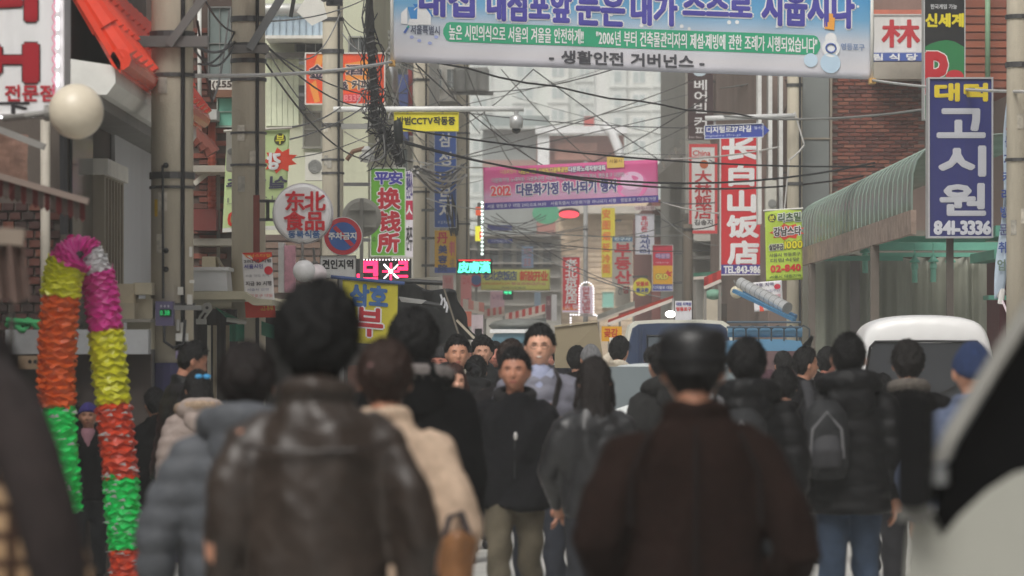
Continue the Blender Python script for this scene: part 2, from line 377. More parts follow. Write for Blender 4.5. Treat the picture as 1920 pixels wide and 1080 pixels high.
# --- cream building
t = block('cream_building', 'cream panelled building with blue metal canopy behind the orange sign', 470, 690, 62, 12, 12, (188, 190, 166), dirt=.15)
for i in range(6): slab(t, (499 + i * 10.3, 108, 508.5 + i * 10.3, 236), 61.95, 62, (206, 212, 184), 'wall_panel')
slab(t, (497, 30, 610, 66), 61.0, 62, (170, 186, 196), 'metal_canopy'); slab(t, (497, 66, 612, 72), 60.9, 62, (210, 208, 200), 'canopy_edge')
for i in range(9): slab(t, (497 + i * 12.4, 29, 499 + i * 12.4, 65), 60.96, 61, (150, 166, 178), 'canopy_rib')
MB().tube([W(430, 18, 61), W(615, 18, 61)], .1, 10).build('duct', mat((176, 176, 172), metal=.4, rough=.4), t, smooth=True)
window(t, (555, 73, 610, 98), 61.96, (150, 150, 146), (62, 66, 68), 3, 1); window(t, (655, 70, 690, 98), 61.96, (150, 150, 146), (84, 88, 88), 2, 1)
slab(t, (496, 98, 570, 108), 61.6, 62, (110, 108, 104), 'ledge')
window(t, (570, 210, 602, 275), 61.96, (140, 138, 130), (110, 108, 100), 1, 2)
slab(t, (560, 160, 572, 205), 61.7, 62, (66, 66, 66), 'meter_box')
slab(t, (497, 440, 600, 560), 61.4, 62, (84, 70, 62), 'timber_cladding')
for i in range(8): slab(t, (497, 440 + i * 14, 600, 451 + i * 14), 61.33, 61.4, (104, 84, 72) if i % 2 else (86, 70, 62), 'clapboard')
# --- pale building further along with ducts
t = block('pale_building', 'pale grey building with silver ducts behind the cable bundle', 640, 800, 80, 14, 14, (196, 194, 186), dirt=.2)
for i in range(5):
    for j in range(6): window(t, (650 + i * 32, -40 + j * 80, 668 + i * 32, 0 + j * 80), 79.96, (190, 190, 184), (112, 118, 118), 2, 1, fw=1)
for i in range(4): slab(t, (640, 18 + i * 80, 800, 24 + i * 80), 79.6, 80, (180, 176, 166), 'floor_band')
dm = mat((200, 200, 198), rough=.3, metal=.8, bump=.4, bscale=12)
MB().tube([W(722, 110, 72), W(734, 140, 72), W(736, 198, 72)], .12, 12).build('foil_duct', dm, t, smooth=True)
for i in range(7): MB().tube([W(715 - i * 1, 60 + i * 10, 72), W(752, 64 + i * 10, 72)], .05, 8).build('vent_pipe', mat((214, 214, 208), rough=.4, metal=.4), t, smooth=True)
slab(t, (744, 140, 765, 260), 78.5, 79.5, (72, 84, 132), 'blue_board'); slab(t, (765, 130, 772, 250), 78.6, 79.5, (150, 60, 60), 'red_board')
# --- more of the left side, stepping back
t = block('grey_building', 'grey building with shop shutters past the blue vertical sign', 770, 870, 98, 12, 11, (176, 172, 164), dirt=.25)
for i in range(3):
    for j in range(5): window(t, (782 + i * 28, 130 + j * 75, 800 + i * 28, 165 + j * 75), 97.96, (190, 190, 184), (105, 110, 110), 2, 1, fw=1)
for j in range(5): slab(t, (770, 185 + j * 75, 870, 190 + j * 75), 97.7, 98, (150, 146, 138), 'floor_band')
t = block('low_shop_building', 'low grey shop building at the far left end of the alley', 840, 1052, 122, 10, 5.2, (150, 148, 140), dirt=.4)
for i in range(7): window(t, (868 + i * 25, 455, 884 + i * 25, 500), 121.96, (120, 120, 116), (84, 88, 88), 1, 1, fw=1)
for i in range(6): slab(t, (860, 440 + i * 26, 1050, 443 + i * 26), 121.7, 122, (130, 126, 120), 'floor_band')
t = block('tiled_building', 'beige tiled building closing the view behind the red restaurant sign', 1048, 1262, 126, 10, 6.4, (196, 176, 152), streak=False, dirt=.12)
for j in range(22): slab(t, (1050, 402 + j * 10, 1258, 410.6 + j * 10), 125.96, 126, (206, 186, 162) if j % 3 else (196, 176, 154), 'tile_course')
window(t, (1130, 548, 1150, 575), 125.93, (170, 200, 190), (140, 190, 176), 1, 1, fw=1)
slab(t, (1046, 386, 1264, 400), 125.0, 126, (176, 170, 160), 'parapet')
# --- far: grey hall, white portal, apartment towers
t = block('grey_hall', 'windowless grey hall roof seen above the pink banner', 905, 1030, 190, 20, 13, (132, 140, 138), dirt=.1)
slab(t, (905, 300, 1030, 330), 189.5, 190, (150, 120, 112), 'brick_band')
slab(t, (900, 236, 1032, 242), 189.2, 190, (170, 176, 172), 'roof_edge')
t = block('portal_building', 'red brick building framed by a white portal above the pink banner', 1008, 1170, 182, 15, 11.6, (150, 98, 88), dirt=.1)
slab(t, (1004, 236, 1176, 250), 181.0, 182, (226, 228, 224), 'portal_beam')
slab(t, (1008, 250, 1030, 340), 181.2, 182, (216, 218, 214), 'portal_leg')
MB().tube([W(1130, 232, 181), W(1146, 246, 181), W(1158, 275, 181), W(1172, 320, 181)], .22, 8).build('portal_leg', mat((226, 228, 224)), t, smooth=True)
slab(t, (1040, 268, 1120, 300), 181.8, 182, (168, 118, 104), 'brick_panel')
slab(t, (1096, 218, 1114, 240), 182.5, 184, (180, 80, 76), 'chimney')
def tower(label, px0, px1, d, z1, c, cols, group=None, step=2.8):
    t = block('apartment_tower', label, px0, px1, d, 14, z1, c, dirt=.05, group=group, streak=True)
    dz = step
    xs = W(px0, 0, d).x, W(px1, 0, d).x
    for k, (a, b, proj) in enumerate(cols):
        xa, xb = W(a, 0, d).x, W(b, 0, d).x
        MB().box(xa - .5, xb + .5, d - proj, d, 0, z1 + .6).build('bay', mat((214, 216, 208) if k % 2 else (200, 204, 198), rough=.8, var=.03), t)
        z = 8.5
        while z < z1 - 1:
            f = MB().box(xa, xb, d - proj - .12, d - proj - .01, z, z + 1.5).build('window', mat((226, 228, 224), rough=.6), t)
            n = 2 if b - a > 16 else 1
            for i in range(n):
                u0 = xa + (xb - xa) * i / n + .08; u1 = xa + (xb - xa) * (i + 1) / n - .08
                MB().box(u0, u1, d - proj - .15, d - proj - .121, z + .1, z + 1.4).build('pane', glass((160, 172, 168), .3), f)  # pane colour paled to put distance haze into the glass
            MB().box(xa - .6, xb + .6, d - proj - .3, d - proj - .01, z - .55, z - .30).build('slab_edge', mat((206, 208, 202)), t)
            z += dz
    return t
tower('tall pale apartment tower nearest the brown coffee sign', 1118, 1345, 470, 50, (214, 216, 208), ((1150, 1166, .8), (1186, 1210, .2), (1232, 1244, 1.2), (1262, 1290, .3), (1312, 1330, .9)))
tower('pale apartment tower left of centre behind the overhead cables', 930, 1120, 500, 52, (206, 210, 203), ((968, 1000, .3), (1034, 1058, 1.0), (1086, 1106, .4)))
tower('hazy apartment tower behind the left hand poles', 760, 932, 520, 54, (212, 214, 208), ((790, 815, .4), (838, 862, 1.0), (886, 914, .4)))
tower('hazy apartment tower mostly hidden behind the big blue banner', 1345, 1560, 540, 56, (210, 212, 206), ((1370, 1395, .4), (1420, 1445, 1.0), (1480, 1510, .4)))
# --- right side
t = block('brick_building', 'red brick building with restaurant signs above the green arched canopy', 1440, 2500, 62, 18, 12, (120, 104, 96))
bricks(t, (1559, 112, 1738, 402), 62, .185, .062, BR, skip=lambda x, y: y > 420 - (x - 1558) * .6)
t['kind_note'] = 1; del t['kind_note']
window(t, (1503, 118, 1556, 402), 61.9, (150, 140, 126), (128, 132, 130), 1, 2, fw=4)
slab(t, (1440, 400, 1560, 480), 61.8, 62, (150, 148, 142), 'concrete_spandrel')
slab(t, (1636, 96, 1836, 148), 61.5, 62, (176, 170, 158), 'sign_fascia')
for i in range(4): slab(t, (1421 + i * 20, 110, 1428 + i * 20, 420), 61.2, 61.6, (200, 200, 196), 'white_mullion')
slab(t, (1636, 18, 1836, 27), 61.3, 62, (190, 110, 90), 'pink_pipe')
slab(t, (1808, 0, 1905, 170), 59.5, 62, (128, 70, 52), 'timber_bay')
for i in range(11): slab(t, (1809, 2 + i * 15, 1904, 14 + i * 15), 59.45, 59.5, (140, 78, 56) if i % 2 else (124, 68, 50), 'board')
MB().tube([W(1852, -40, 59.2), W(1852, 150, 59.2)], .04, 8).build('downpipe', mat((120, 150, 120)), t, smooth=True)
t = block('grey_block', 'grey concrete building behind the tall red restaurant sign', 1285, 1500, 84, 14, 10.5, (138, 136, 130))
window(t, (1345, 145, 1372, 300), 83.95, (200, 200, 195), (120, 124, 122), 1, 3, fw=2); window(t, (1374, 145, 1420, 300), 83.95, (140, 136, 128), (96, 98, 96), 2, 3, fw=2)
slab(t, (1336, 130, 1348, 270), 83.0, 84, (176, 134, 70), 'timber_strip')
slab(t, (1300, 440, 1440, 452), 82.8, 84, (176, 174, 166), 'ledge'); slab(t, (1300, 480, 1440, 486), 82.6, 84, (100, 98, 94), 'ledge')
t = block('dark_red_building', 'narrow dark red building beside the phone accessory sign', 1222, 1300, 104, 16, 5.6, (112, 66, 60))
slab(t, (1256, 398, 1290, 500), 103.8, 104, (178, 172, 148), 'cream_panel'); window(t, (1228, 405, 1250, 440), 103.95, (130, 130, 126), (80, 84, 84), 1, 1, fw=1)
slab(t, (1222, 386, 1300, 392), 103.5, 104, (150, 146, 138), 'parapet')
t = thing('tiled_roof', 'dark sloping roof edge beside the coffee sign', 'roof', W(1290, 320, 86))
MB().add([W(1215, 330, 92), W(1285, 250, 92), W(1300, 262, 90), W(1300, 345, 90), W(1215, 345, 86), W(1285, 268, 86), W(1300, 272, 85), W(1300, 345, 85)], [(0, 1, 5, 4), (1, 2, 6, 5), (2, 3, 7, 6), (4, 5, 6, 7), (0, 3, 2, 1), (0, 4, 7, 3)]).build('roof_body', mat((96, 92, 86), dirt=.3), t)
for i in range(6): MB().bar(W(1218 + i * 12, 330 - i * 13.4, 85.9), W(1232 + i * 12, 345, 85.9), .05).build('roof_rib', mat((120, 114, 106)), t)

# --- unseen shop rows beside the camera, added to block sky light
def near_block(label, x0, x1, y0, y1, z1, c, side):
    t = block('shade_shop_row', label, 0, 0, y0, y1 - y0, z1, c, x0=x0, x1=x1)
    xs = x1 if side > 0 else x0
    y = y0 + 1.0
    while y < y1 - 2.2:
        for z in (.3, 3.4) if z1 < 7 else (.3, 3.6, 6.4):
            h = 2.2 if z < 1 else 1.4
            f = MB().box(xs - .04, xs + .04, y, y + 1.8, z, z + h).build('window', mat((150, 148, 140)), t); MB().box(xs - .05, xs + .05, y + .08, y + 1.72, z + .08, z + h - .08).build('pane', glass((60, 66, 68)), f)
        y += 2.8
    for z in (2.9, z1 - .3): MB().box(xs - .12, xs + .12, y0, y1, z, z + .2).build('floor_band', mat((140, 134, 124), dirt=.3), t)
    return t
near_block('unseen shop row added on the near left to shade the alley', -10, -4.4, -10.5, 27.3, 4.6, (130, 120, 112), 1)
near_block('unseen shop row added on the near right to shade the alley', 5.6, 12, -10.5, 36, 10, (112, 98, 90), -1)
# ------------------------------------------------------------------ utility poles
pm = mat((184, 176, 158), rough=.9, var=.13, scale=3, bump=.25, bscale=70, dirt=.2, streak=True)
def upole(label, px, d, r0, r1, h, straps=(), cond=True, group='concrete utility poles along the alley', pmat=None):
    x = W(px, 0, d).x
    t = thing('utility_pole', label, 'pole', (x, d, 0), group)
    MB().tube([(x, d, 0), (x, d, h * .5), (x, d, h)], [r0, (r0 + r1) / 2, r1], 20).build('shaft', pmat or pm, t, smooth=True)
    for s, w in straps:
        z = W(0, s, d).z; r = r0 + (r1 - r0) * z / h
        MB().lathe((x, d, z), [(r + .004, -w / 2), (r + .014, -w / 2), (r + .014, w / 2), (r + .004, w / 2)], 20).build('strap', mat((84, 84, 84), metal=.6, rough=.5), t)
    for k in range(3 if d < 60 and pmat is None else 0):
        a_ = ru(-.9, .3); z_ = W(0, ru(60, 480), d).z; MB().grid(lambda u, v: Vector((x + (r0 + .002) * math.sin(a_ + .45 * u), d - (r0 + .002) * math.cos(a_ + .45 * u), z_ + .14 * v)), 4, 1).build('old_flyer', mat(random.choice(((190, 184, 170), (170, 164, 150), (150, 146, 136))), var=.3, scale=25), t)
    if cond:
        MB().tube([(x + r0 * .6, d - r0 * .9, .2), (x + r0 * .55, d - r0 * .86, 2.5), (x + r0 * .6, d - r0 * .9, h)], .017, 6).build('riser_cable', mat((32, 32, 34)), t)
    return t, x
P1, x = upole('thick near utility pole with purple meter box and yellow sticker', 323, 29, .162, .148, 9, ((75, .12), (142, .03), (330, .05), (352, .02), (575, .05)))
MB().bar(W(250, 78, 28.8), W(390, 78, 28.8), .08).build('crossarm', mat((96, 94, 92), rough=.7), P1)
MB().bar(W(316, 85, 28.75), W(382, -5, 28.75), .045, .06).build('brace', mat((104, 102, 100), metal=.4), P1)
o = MB().grid(lambda u, v: Vector((x + .153 * math.sin(-1.3 + .6 * u), 29 - .165 * math.cos(-1.3 + .6 * u), W(0, 407 - 32 * v, 29).z)), 5, 1).build('yellow_sticker', paint((214, 176, 50)), P1)
MB().lathe((x, 29, 0), [(.175, .02), (.175, 1.5), (.168, 1.5)], 20).build('blue_wrap', mat((64, 62, 98), rough=.7), P1, smooth=False)
for k in range(7):
    a = W(ru(330, 358), ru(470, 660), 28.82); MB().box(a.x, a.x + ru(.02, .05), a.y - .012, a.y + .03, a.z, a.z + ru(.02, .09)).build('paper_scrap', mat((190, 188, 180)), P1)
for yy, c in ((640, (200, 200, 194)), (655, (150, 140, 170))): a = W(340, yy, 28.8); MB().box(a.x - .04, a.x + .05, a.y - .03, a.y + .03, a.z - .07, a.z + .06).build('flyer', mat(c), P1)
MB().tube([W(305, 310, 28.8), W(306, 560, 28.8)], .01, 6).build('bolt_rod', mat((60, 60, 60)), P1)
for yy in (310, 470, 505): MB().ell(W(311, yy, 28.78), (.022, .022, .022), 8, 6).build('step_bolt', mat((50, 50, 52), metal=.5), P1)
t = thing('meter_box', 'purple grey meter box with green display strapped to the near pole', 'meter', W(309, 612, 28.7))
a, b = W(293, 611, 28.75), W(326, 565, 28.75); MB().box(a.x, b.x, 28.68, 28.84, a.z, b.z).build('case', mat((98, 92, 122), rough=.5), t)
a, b = W(298, 593, 28.6), W(320, 580, 28.6); MB().box(a.x, b.x, 28.672, 28.68, a.z, b.z).build('display', mat((20, 60, 40), rough=.2), t); lettering(t, '0.38', (300, 582, 318, 591), plane(28.67), mat((40, 200, 110), emit=.8), 0)
lettering(t, '- - -', (301, 572, 317, 576), plane(28.67), paint((190, 190, 200)))
MB().bar(W(326, 577, 28.72), W(378, 577, 28.72), .035).build('strap_bar', mat((130, 130, 128), metal=.6), t)
MB().tube([W(308, 612, 28.7), W(308, 640, 28.65), W(325, 652, 28.65), W(344, 645, 28.7), W(347, 600, 28.75)], .012, 6).build('meter_cable', mat((40, 40, 42)), t)
P2, x = upole('second thick utility pole with a diagonal steel brace, behind the red post', 466, 35, .156, .14, 11, ((37, .05), (92, .1), (115, .04), (150, .03), (250, .02), (310, .02)))
MB().bar(W(428, 92, 34.78), W(504, 92, 34.78), .07).build('crossarm', mat((100, 98, 96), rough=.7), P2)
MB().bar(W(468, 92, 34.74), W(540, -25, 34.74), .05, .07).build('brace', mat((112, 114, 114), metal=.5), P2)
MB().bar(W(455, -10, 34.74), W(570, -14, 34.74), .05, .06).build('brace', mat((112, 114, 114), metal=.5), P2)
P3, x3 = upole('utility pole carrying the white camera arm', 624, 54, .155, .13, 12, ((37, .05), (97, .06), (135, .04), (235, .05), (300, .03), (325, .03)))
P4, x4 = upole('utility pole just left of the blue vertical sign', 790, 78, .17, .15, 10, ((150, .05), (330, .04), (360, .04)))
P5, x5 = upole('distant pole carrying grey transformers', 868, 92, .17, .15, 9.5, ((250, .04), (420, .04)))
P6, x6 = upole('thin utility pole behind the tall red restaurant sign', 1490, 60, .13, .10, 11, ((160, .05), (345, .05)))
P7, x7 = upole('grey pole at the right edge beside the blue sign', 1912, 37, .13, .12, 10, ((32, .04), (122, .05), (300, .03)), cond=False)
P8, x8 = upole('dark pole left of the white restaurant sign, far right side', 1290, 70, .085, .08, 3.85, ((430, .04),), cond=False, pmat=mat((96, 88, 78), rough=.8, dirt=.3))
P9, x9 = upole('slim far pole in front of the beige tiled building', 1098, 112, .08, .06, 7.0, ((430, .04),), cond=False, pmat=mat((140, 140, 138), rough=.7))
t = thing('transformer', 'grey pole transformer cluster hanging high on the distant pole', 'transformer', W(875, 175, 91))
for px in (862, 884, 905): MB().lathe(W(px, 172, 91), [(.13, 0), (.15, .05), (.15, .5), (.12, .56)], 14).build('tank', mat((150, 150, 146), rough=.6), t, smooth=False)
MB().bar(W(845, 174, 91), W(925, 176, 91), .08).build('platform', mat((110, 110, 106)), t)
t = thing('street_lamp', 'boxy white street lamp head hanging over the top edge between poles', 'lamp', W(580, 40, 50))
MB().add([W(556, 22, 50), W(585, 48, 50), W(614, 34, 50), W(606, 4, 50), W(580, -14, 50), W(556, 22, 50.3), W(585, 48, 50.3), W(614, 34, 50.3), W(606, 4, 50.3), W(580, -14, 50.3)],
         [(0, 1, 2, 3, 4), (9, 8, 7, 6, 5), (0, 5, 6, 1), (1, 6, 7, 2), (2, 7, 8, 3), (3, 8, 9, 4), (4, 9, 5, 0)]).build('lamp_housing', mat((206, 204, 196), rough=.4), t)
MB().bar(W(545, 32, 50.1), W(556, -30, 50.1), .05).build('lamp_arm', mat((34, 34, 34)), t); MB().bar(W(606, 0, 50.1), W(640, -20, 52), .05).build('bracket', mat((60, 60, 60)), t)
MB().box(W(612, 9, 51).x, W(642, 9, 51).x, 50.9, 51.1, W(0, 10, 51).z, W(0, -14, 51).z).build('junction_box', mat((40, 40, 42)), t)
# ------------------------------------------------------------------ signs, left
WHT, RED, BLK, BLU = (226, 226, 226), (176, 34, 44), (38, 36, 40), (44, 50, 120)
t = sign('shop_sign', 'white shop sign with big red lettering and a beaded light edge, top left', (-160, -70, 119, 214), 24, (224, 218, 222), (
    ('위', -74, -30, 66, 36, (150, 22, 34), 5, (48, 22, 28), 2.5), ('버', -100, 86, 68, 150, (150, 22, 34), 6, (48, 22, 28), 2.5), ('의 전문점', -34, 160, 102, 190, (168, 40, 50), 1.2), ('수下', -60, 192, 54, 212, (40, 36, 40), 1.5)), frame=(176, 172, 172), thick=.3)
M = plane(24)
for yy in range(-60, 214, 5):
    if (yy // 5) % 7 < 5: MB().ell(M(109, yy, .03), (.007, .01, .007), 6, 4).build('bulb', mat((255, 250, 255), emit=3.0), t)
for xx in range(0, 100, 30): MB().ell(M(xx + 3, 220, .02), (.009, .01, .009), 6, 4).build('bulb', mat((255, 250, 255), emit=3.0), t)
MB().tube([M(101 + 2.5 * math.sin(k * .9), -60 + k * 2.8, .012) for k in range(98)], .004, 5).build('scroll_border', paint((214, 120, 150)), t)
t = thing('poster_sign', 'tattered poster on a bracket under the top left shop sign', 'sign', W(20, 320, 23.6))
MB().grid(lambda u, v: W(-60 + 112 * u, 330 - 95 * v + 18 * u, 23.6 + .4 * u) + Vector((0, .03 * math.sin(9 * u + 5 * v), 0)), 16, 8, (0, .01, 0)).build('sheet', mat((150, 118, 104), var=.3, scale=8), t)
MB().bar(W(-40, 228, 23.6), W(84, 276, 23.6), .04).build('bracket', mat((130, 128, 124)), t)
M = plane(33.8)
t = thing('round_sign', 'round white light box sign with red Chinese lettering on a red post', 'sign', W(567, 455, 33.8))
c = W(567, 400, 33.8); r = 55 * 33.8 / FPX
MB().lathe(c, [(r * .9, -.012), (r * .97, 0), (r, .02), (r, .16), (r * .97, .18)], 40, 'y').build('drum', mat((222, 218, 222), rough=.35, var=.03, spec=.5), t, smooth=False)
MB().lathe(c, [(r + .002, .07), (r + .012, .07), (r + .012, .11), (r + .002, .11)], 40, 'y').build('rim_band', mat((176, 172, 176), metal=.4), t)
print_on(t, M, (('东北', 536, 359, 610, 395, (186, 34, 44), 1.2), ('食品', 533, 397, 608, 432, (186, 34, 44), 1.2), ('동북식품', 541, 433, 600, 446, (54, 92, 140), .7)), .03)
for yy in (377, 412): MB().bar(W(486, yy, 33.9), W(516, yy, 33.9), .025).build('bracket', mat((70, 70, 72)), t)
MB().bar(W(502, 376, 33.9), W(502, 413, 33.9), .03).build('bracket', mat((40, 40, 42)), t)
t = thing('steel_post', 'dark red steel post standing on the shop roof slab', 'post', W(481, 560, 34))
MB().bar(W(481, 366, 34), W(481, 560, 34), .055).build('shaft', mat((112, 52, 44), rough=.6, dirt=.3), t)
MB().bar(W(481, 548, 34), W(481, 562, 34), .09).build('foot_plate', mat((90, 46, 40)), t)
t = thing('no_parking_sign', 'round blue no parking sign with red ring above a white plate', 'traffic sign', W(643, 520, 46)); M = plane(46)
c = W(643, 443, 46); k = 46 / FPX
MB().lathe(c, [(36.5 * k, -.002), (36.5 * k, .02)], 40, 'y').build('disc', mat((206, 206, 204)), t)
poly(t, circle_pts(643, 443, 35, 36), M, paint((186, 46, 58)), .005, 'red_ring'); poly(t, circle_pts(643, 443, 26.5, 36), M, paint((50, 92, 160)), .008, 'blue_field')
poly(t, [(624, 428), (630, 423), (664, 458), (658, 463)], M, paint((186, 46, 58)), .011, 'red_bar')
lettering(t, '주차금지', (616, 436, 668, 449), M, paint((230, 230, 232)), .8, .014)
MB().tube([W(640, 480, 46.06), W(640, 1000, 46.06), W(640, 1010, 46.06)], .03, 8).build('post', mat((150, 150, 148), metal=.5), t)
sign('tow_zone_plate', 'white tow away plate with black lettering below the no parking sign', (601, 480, 667, 522), 46, (214, 214, 212), (('견인지역', 605, 487, 662, 504, BLK, .8),), frame=(80, 80, 80), thick=.02, fw=1, cat='traffic sign')
t = thing('convex_mirror', 'grey back of a round traffic mirror behind the green exchange sign', 'mirror', W(678, 440, 48))
c = W(678, 408, 48); k = 48 / FPX
MB().lathe(c, [(37 * k, .02), (37 * k, 0), (30 * k, -.03), (5 * k, -.04)], 32, 'y').build('shell', mat((136, 134, 126), rough=.7), t, smooth=False)
MB().bar(W(678, 372, 47.9), W(678, 560, 47.9), .045).build('post', mat((120, 118, 112)), t)
for yy in (392, 424): MB().bar(W(655, yy, 47.93), W(705, yy, 47.93), .03).build('clamp', mat((140, 138, 130)), t)
sign('exchange_sign', 'green vertical currency exchange sign with red Chinese characters', (696, 316, 759, 479), 56, (96, 158, 50), (
    ('平安', 703, 322, 754, 345, (62, 58, 150), 1.2, (222, 220, 226), 1.6), ('换', 709, 353, 750, 391, (170, 34, 48), 1.6, (226, 218, 216), 2.0), ('钱', 709, 397, 750, 433, (170, 34, 48), 1.6, (226, 218, 216), 2.0), ('所', 709, 438, 748, 472, (170, 34, 48), 1.8, (226, 218, 216), 2.0), ('소', 698, 443, 705, 452, (40, 60, 30))), frame=(208, 214, 200), thick=.12, fw=1.5, bracket=640)
sign('wall_banner', 'narrow white and crimson vertical sign half hidden behind the green exchange sign', (761, 320, 774, 482), 60, (206, 200, 206), (('환전소', 762, 322, 773, 372, (70, 60, 120), .5), ('人', 762, 385, 773, 402, (226, 220, 222), .8), ('전주', 762, 424, 773, 470, (44, 40, 44), .6)), bands=((761, 376, 774, 412, (170, 40, 70)),), thick=.1)
# LED matrix sign
t = thing('led_sign', 'black LED board glowing red and pink beside the yellow flag', 'sign', W(720, 531, 55)); M = plane(55)
a, b = W(668, 531, 55), W(771, 485, 55); MB().box(a.x, b.x, 55, 55.15, a.z, b.z).build('case', mat((26, 24, 28), rough=.5), t)
def leds(name, fn, m, rect, step, rr=.45, parent=t, MM=M):
    x0, y0, x1, y1 = rect; mb = MB(); y = y0
    while y < y1:
        x = x0
        while x < x1:
            if fn(x, y): h = step * rr; mb.add([MM(x - h, y + h, .012), MM(x + h, y + h, .012), MM(x + h, y - h, .012), MM(x - h, y - h, .012)], [(0, 1, 2, 3)])
            x += step
        y += step
    o = mb.build(name, m, parent); o['kind'] = 'stuff'; return o
rl = mat((255, 40, 90), emit=2.2); wl_ = mat((255, 245, 250), emit=2.5)
five = lambda x, y: (678 < x < 708 and 490 < y < 497) or (678 < x < 686 and 490 < y < 512) or (678 < x < 708 and 505 < y < 512) or (700 < x < 708 and 490 < y < 517) or (668 < x < 708 and 520 < y < 525) or (668 < x < 678 and 514 < y < 525)
two = lambda x, y: (748 < x < 766 and 490 < y < 496) or (758 < x < 766 and 490 < y < 505) or (746 < x < 766 and 501 < y < 507) or (746 < x < 766 and 516 < y < 521)
leds('red_digit', five, rl, (668, 486, 710, 529), 2.2, .5); leds('red_digit', two, rl, (744, 486, 770, 529), 2.2, .5)
star = lambda x, y: (x - 733) ** 2 + (y - 509) ** 2 < 16 or (abs(abs(x - 733) - abs(y - 509)) < 1.8 and 6 < math.hypot(x - 733, y - 509) < 19)
leds('white_star', star, wl_, (712, 488, 752, 530), 1.6, .5)
leds('red_star_ray', lambda x, y: (abs(x - 733) < 2 or abs(y - 509) < 2) and 7 < math.hypot(x - 733, y - 509) < 16, rl, (712, 488, 752, 530), 2.0, .5)
leds('border_lights', lambda x, y: y < 489 or y > 526, wl_, (676, 487, 770, 530), 6, .2)
# flags and hanging banners, left
t = thing('hanging_flag', 'yellow cloth flag with blue Korean lettering on a blue rod', 'flag', W(690, 612, 44)); M = plane(44, .09, 640, -.02, .01, 26)
cloth_sheet(t, (640, 522, 744, 640), M, mat((206, 196, 62), rough=.7, var=.05, trans=.3), 24, 16)
print_on(t, M, (('삼호', 656, 531, 724, 570, (56, 96, 150), 2.4), ('부', 668, 574, 716, 625, (176, 40, 50), 2, (226, 222, 222), 3)), .008)
MB().tube([M(618, 521, .01), M(756, 521, .01)], .02, 8).build('rod', mat((52, 78, 130)), t)
t = thing('hanging_banner', 'pale green banner seen from behind with mirrored lettering, behind second pole', 'banner', W(475, 435, 38)); M = plane(38, -.05, 415, -.045, .012, 40)
cloth_sheet(t, (418, 246, 536, 436), M, mat((196, 212, 160), rough=.7, var=.05, trans=.25), 24, 24)
poly(t, circle_pts(518, 266, 11), M, paint((70, 70, 50)), .006, 'round_logo')
burst = [(520 + (34 if k % 2 else 22) * math.cos(k * math.pi / 9), 306 + (25 if k % 2 else 16) * math.sin(k * math.pi / 9)) for k in range(18)]
poly(t, burst, M, paint((206, 70, 50)), .006, 'red_burst')
print_on(t, M, (('부', 511, 258, 526, 275, (206, 200, 70), .8, None, 0, True), ('강', 497, 292, 520, 322, (226, 222, 216), 2, None, 0, True), ('실입주', 422, 336, 535, 358, (70, 68, 90), 1, None, 0, True), ('서울시민', 424, 372, 530, 384, (120, 124, 110), 0, None, 0, True), ('080', 428, 400, 470, 424, (196, 60, 46), 1.5, None, 0, True)), .012)
patch(t, (418, 428, 536, 436), M, paint((206, 206, 200)))
MB().tube([M(412, 246, .02), M(540, 246, .02)], .015, 6).build('rod', mat((180, 176, 166)), t)
t = thing('paper_poster', 'long white notice with red header hanging on the red post', 'poster', W(480, 600, 33.5)); M = plane(33.5, -.02, 450, .06, .006, 18)
cloth_sheet(t, (452, 474, 508, 596), M, mat((206, 204, 204), rough=.7), 12, 20)
poly(t, [(452, 474), (508, 474), (508, 482), (482, 494), (462, 484)], M, paint((196, 46, 40)), .004, 'red_header'); patch(t, (452, 566, 508, 596), M, paint((206, 64, 44)), .004)
poly(t, circle_pts(500, 508, 8), M, paint((190, 40, 54)), .005, 'red_seal')
print_on(t, M, (('강남스타일', 456, 477, 505, 483, (214, 180, 60), 0), ('2012년 시행', 455, 487, 506, 493, BLK, .3), ('서울시민', 455, 496, 490, 504, (80, 76, 140), .4), ('서울 대림 지역', 456, 515, 500, 520, (110, 110, 120)), ('지금 30 시행', 456, 528, 504, 536, (60, 52, 60), .3), ('서울시 안전', 458, 541, 498, 546, (90, 90, 130)), ('영등포구 대림', 456, 552, 504, 558, (180, 60, 60)), ('서울 02-841', 462, 572, 504, 584, (230, 190, 70))), .009)
t = thing('light_box', 'narrow pink and white light box behind the globe lamps', 'sign', W(540, 548, 34.4))
a, b = W(523, 548, 34.4), W(533, 455, 34.4); MB().box(a.x, b.x, 34.3, 34.6, a.z, b.z).build('frame_post', mat((206, 206, 204)), t)
a, b = W(533, 548, 34.4), W(553, 460, 34.4); MB().box(a.x, b.x, 34.4, 34.55, a.z, b.z).build('panel', mat((206, 150, 164), var=.25, scale=14), t)
def globe_lamp(label, px, py, rpx, d, c, arm):
    t = thing('globe_lamp', label, 'lamp', W(px, py + rpx, d)); r = rpx * d / FPX
    MB().ell(W(px, py, d), (r, r, r), 28, 18).build('globe', mat(c, rough=.35, var=.08, scale=4, spec=.5, dirt=.12), t, smooth=True)
    a, b = arm
    MB().lathe(W(*a, d), [(r * .3, -r * .12), (r * .3, r * .1), (r * .15, r * .16)], 14, 'x' if abs(a[1] - py) < rpx * .5 else 'z').build('socket', mat((120, 118, 114), metal=.4), t)
    MB().tube([W(*a, d), W((a[0] + b[0]) / 2, (a[1] + b[1]) / 2 + .5, d), W(*b, d + .1)], r * .12, 8).build('arm', mat((120, 118, 114), metal=.4), t); return t
globe_lamp('big round cream globe lamp under the top left sign', 143, 209, 52, 22, (206, 196, 176), ((90, 212), (8, 222)))
globe_lamp('white globe lamp hanging below the round Chinese sign, front of two', 570, 508, 21, 33.6, (222, 216, 218), ((567, 487), (567, 455)))
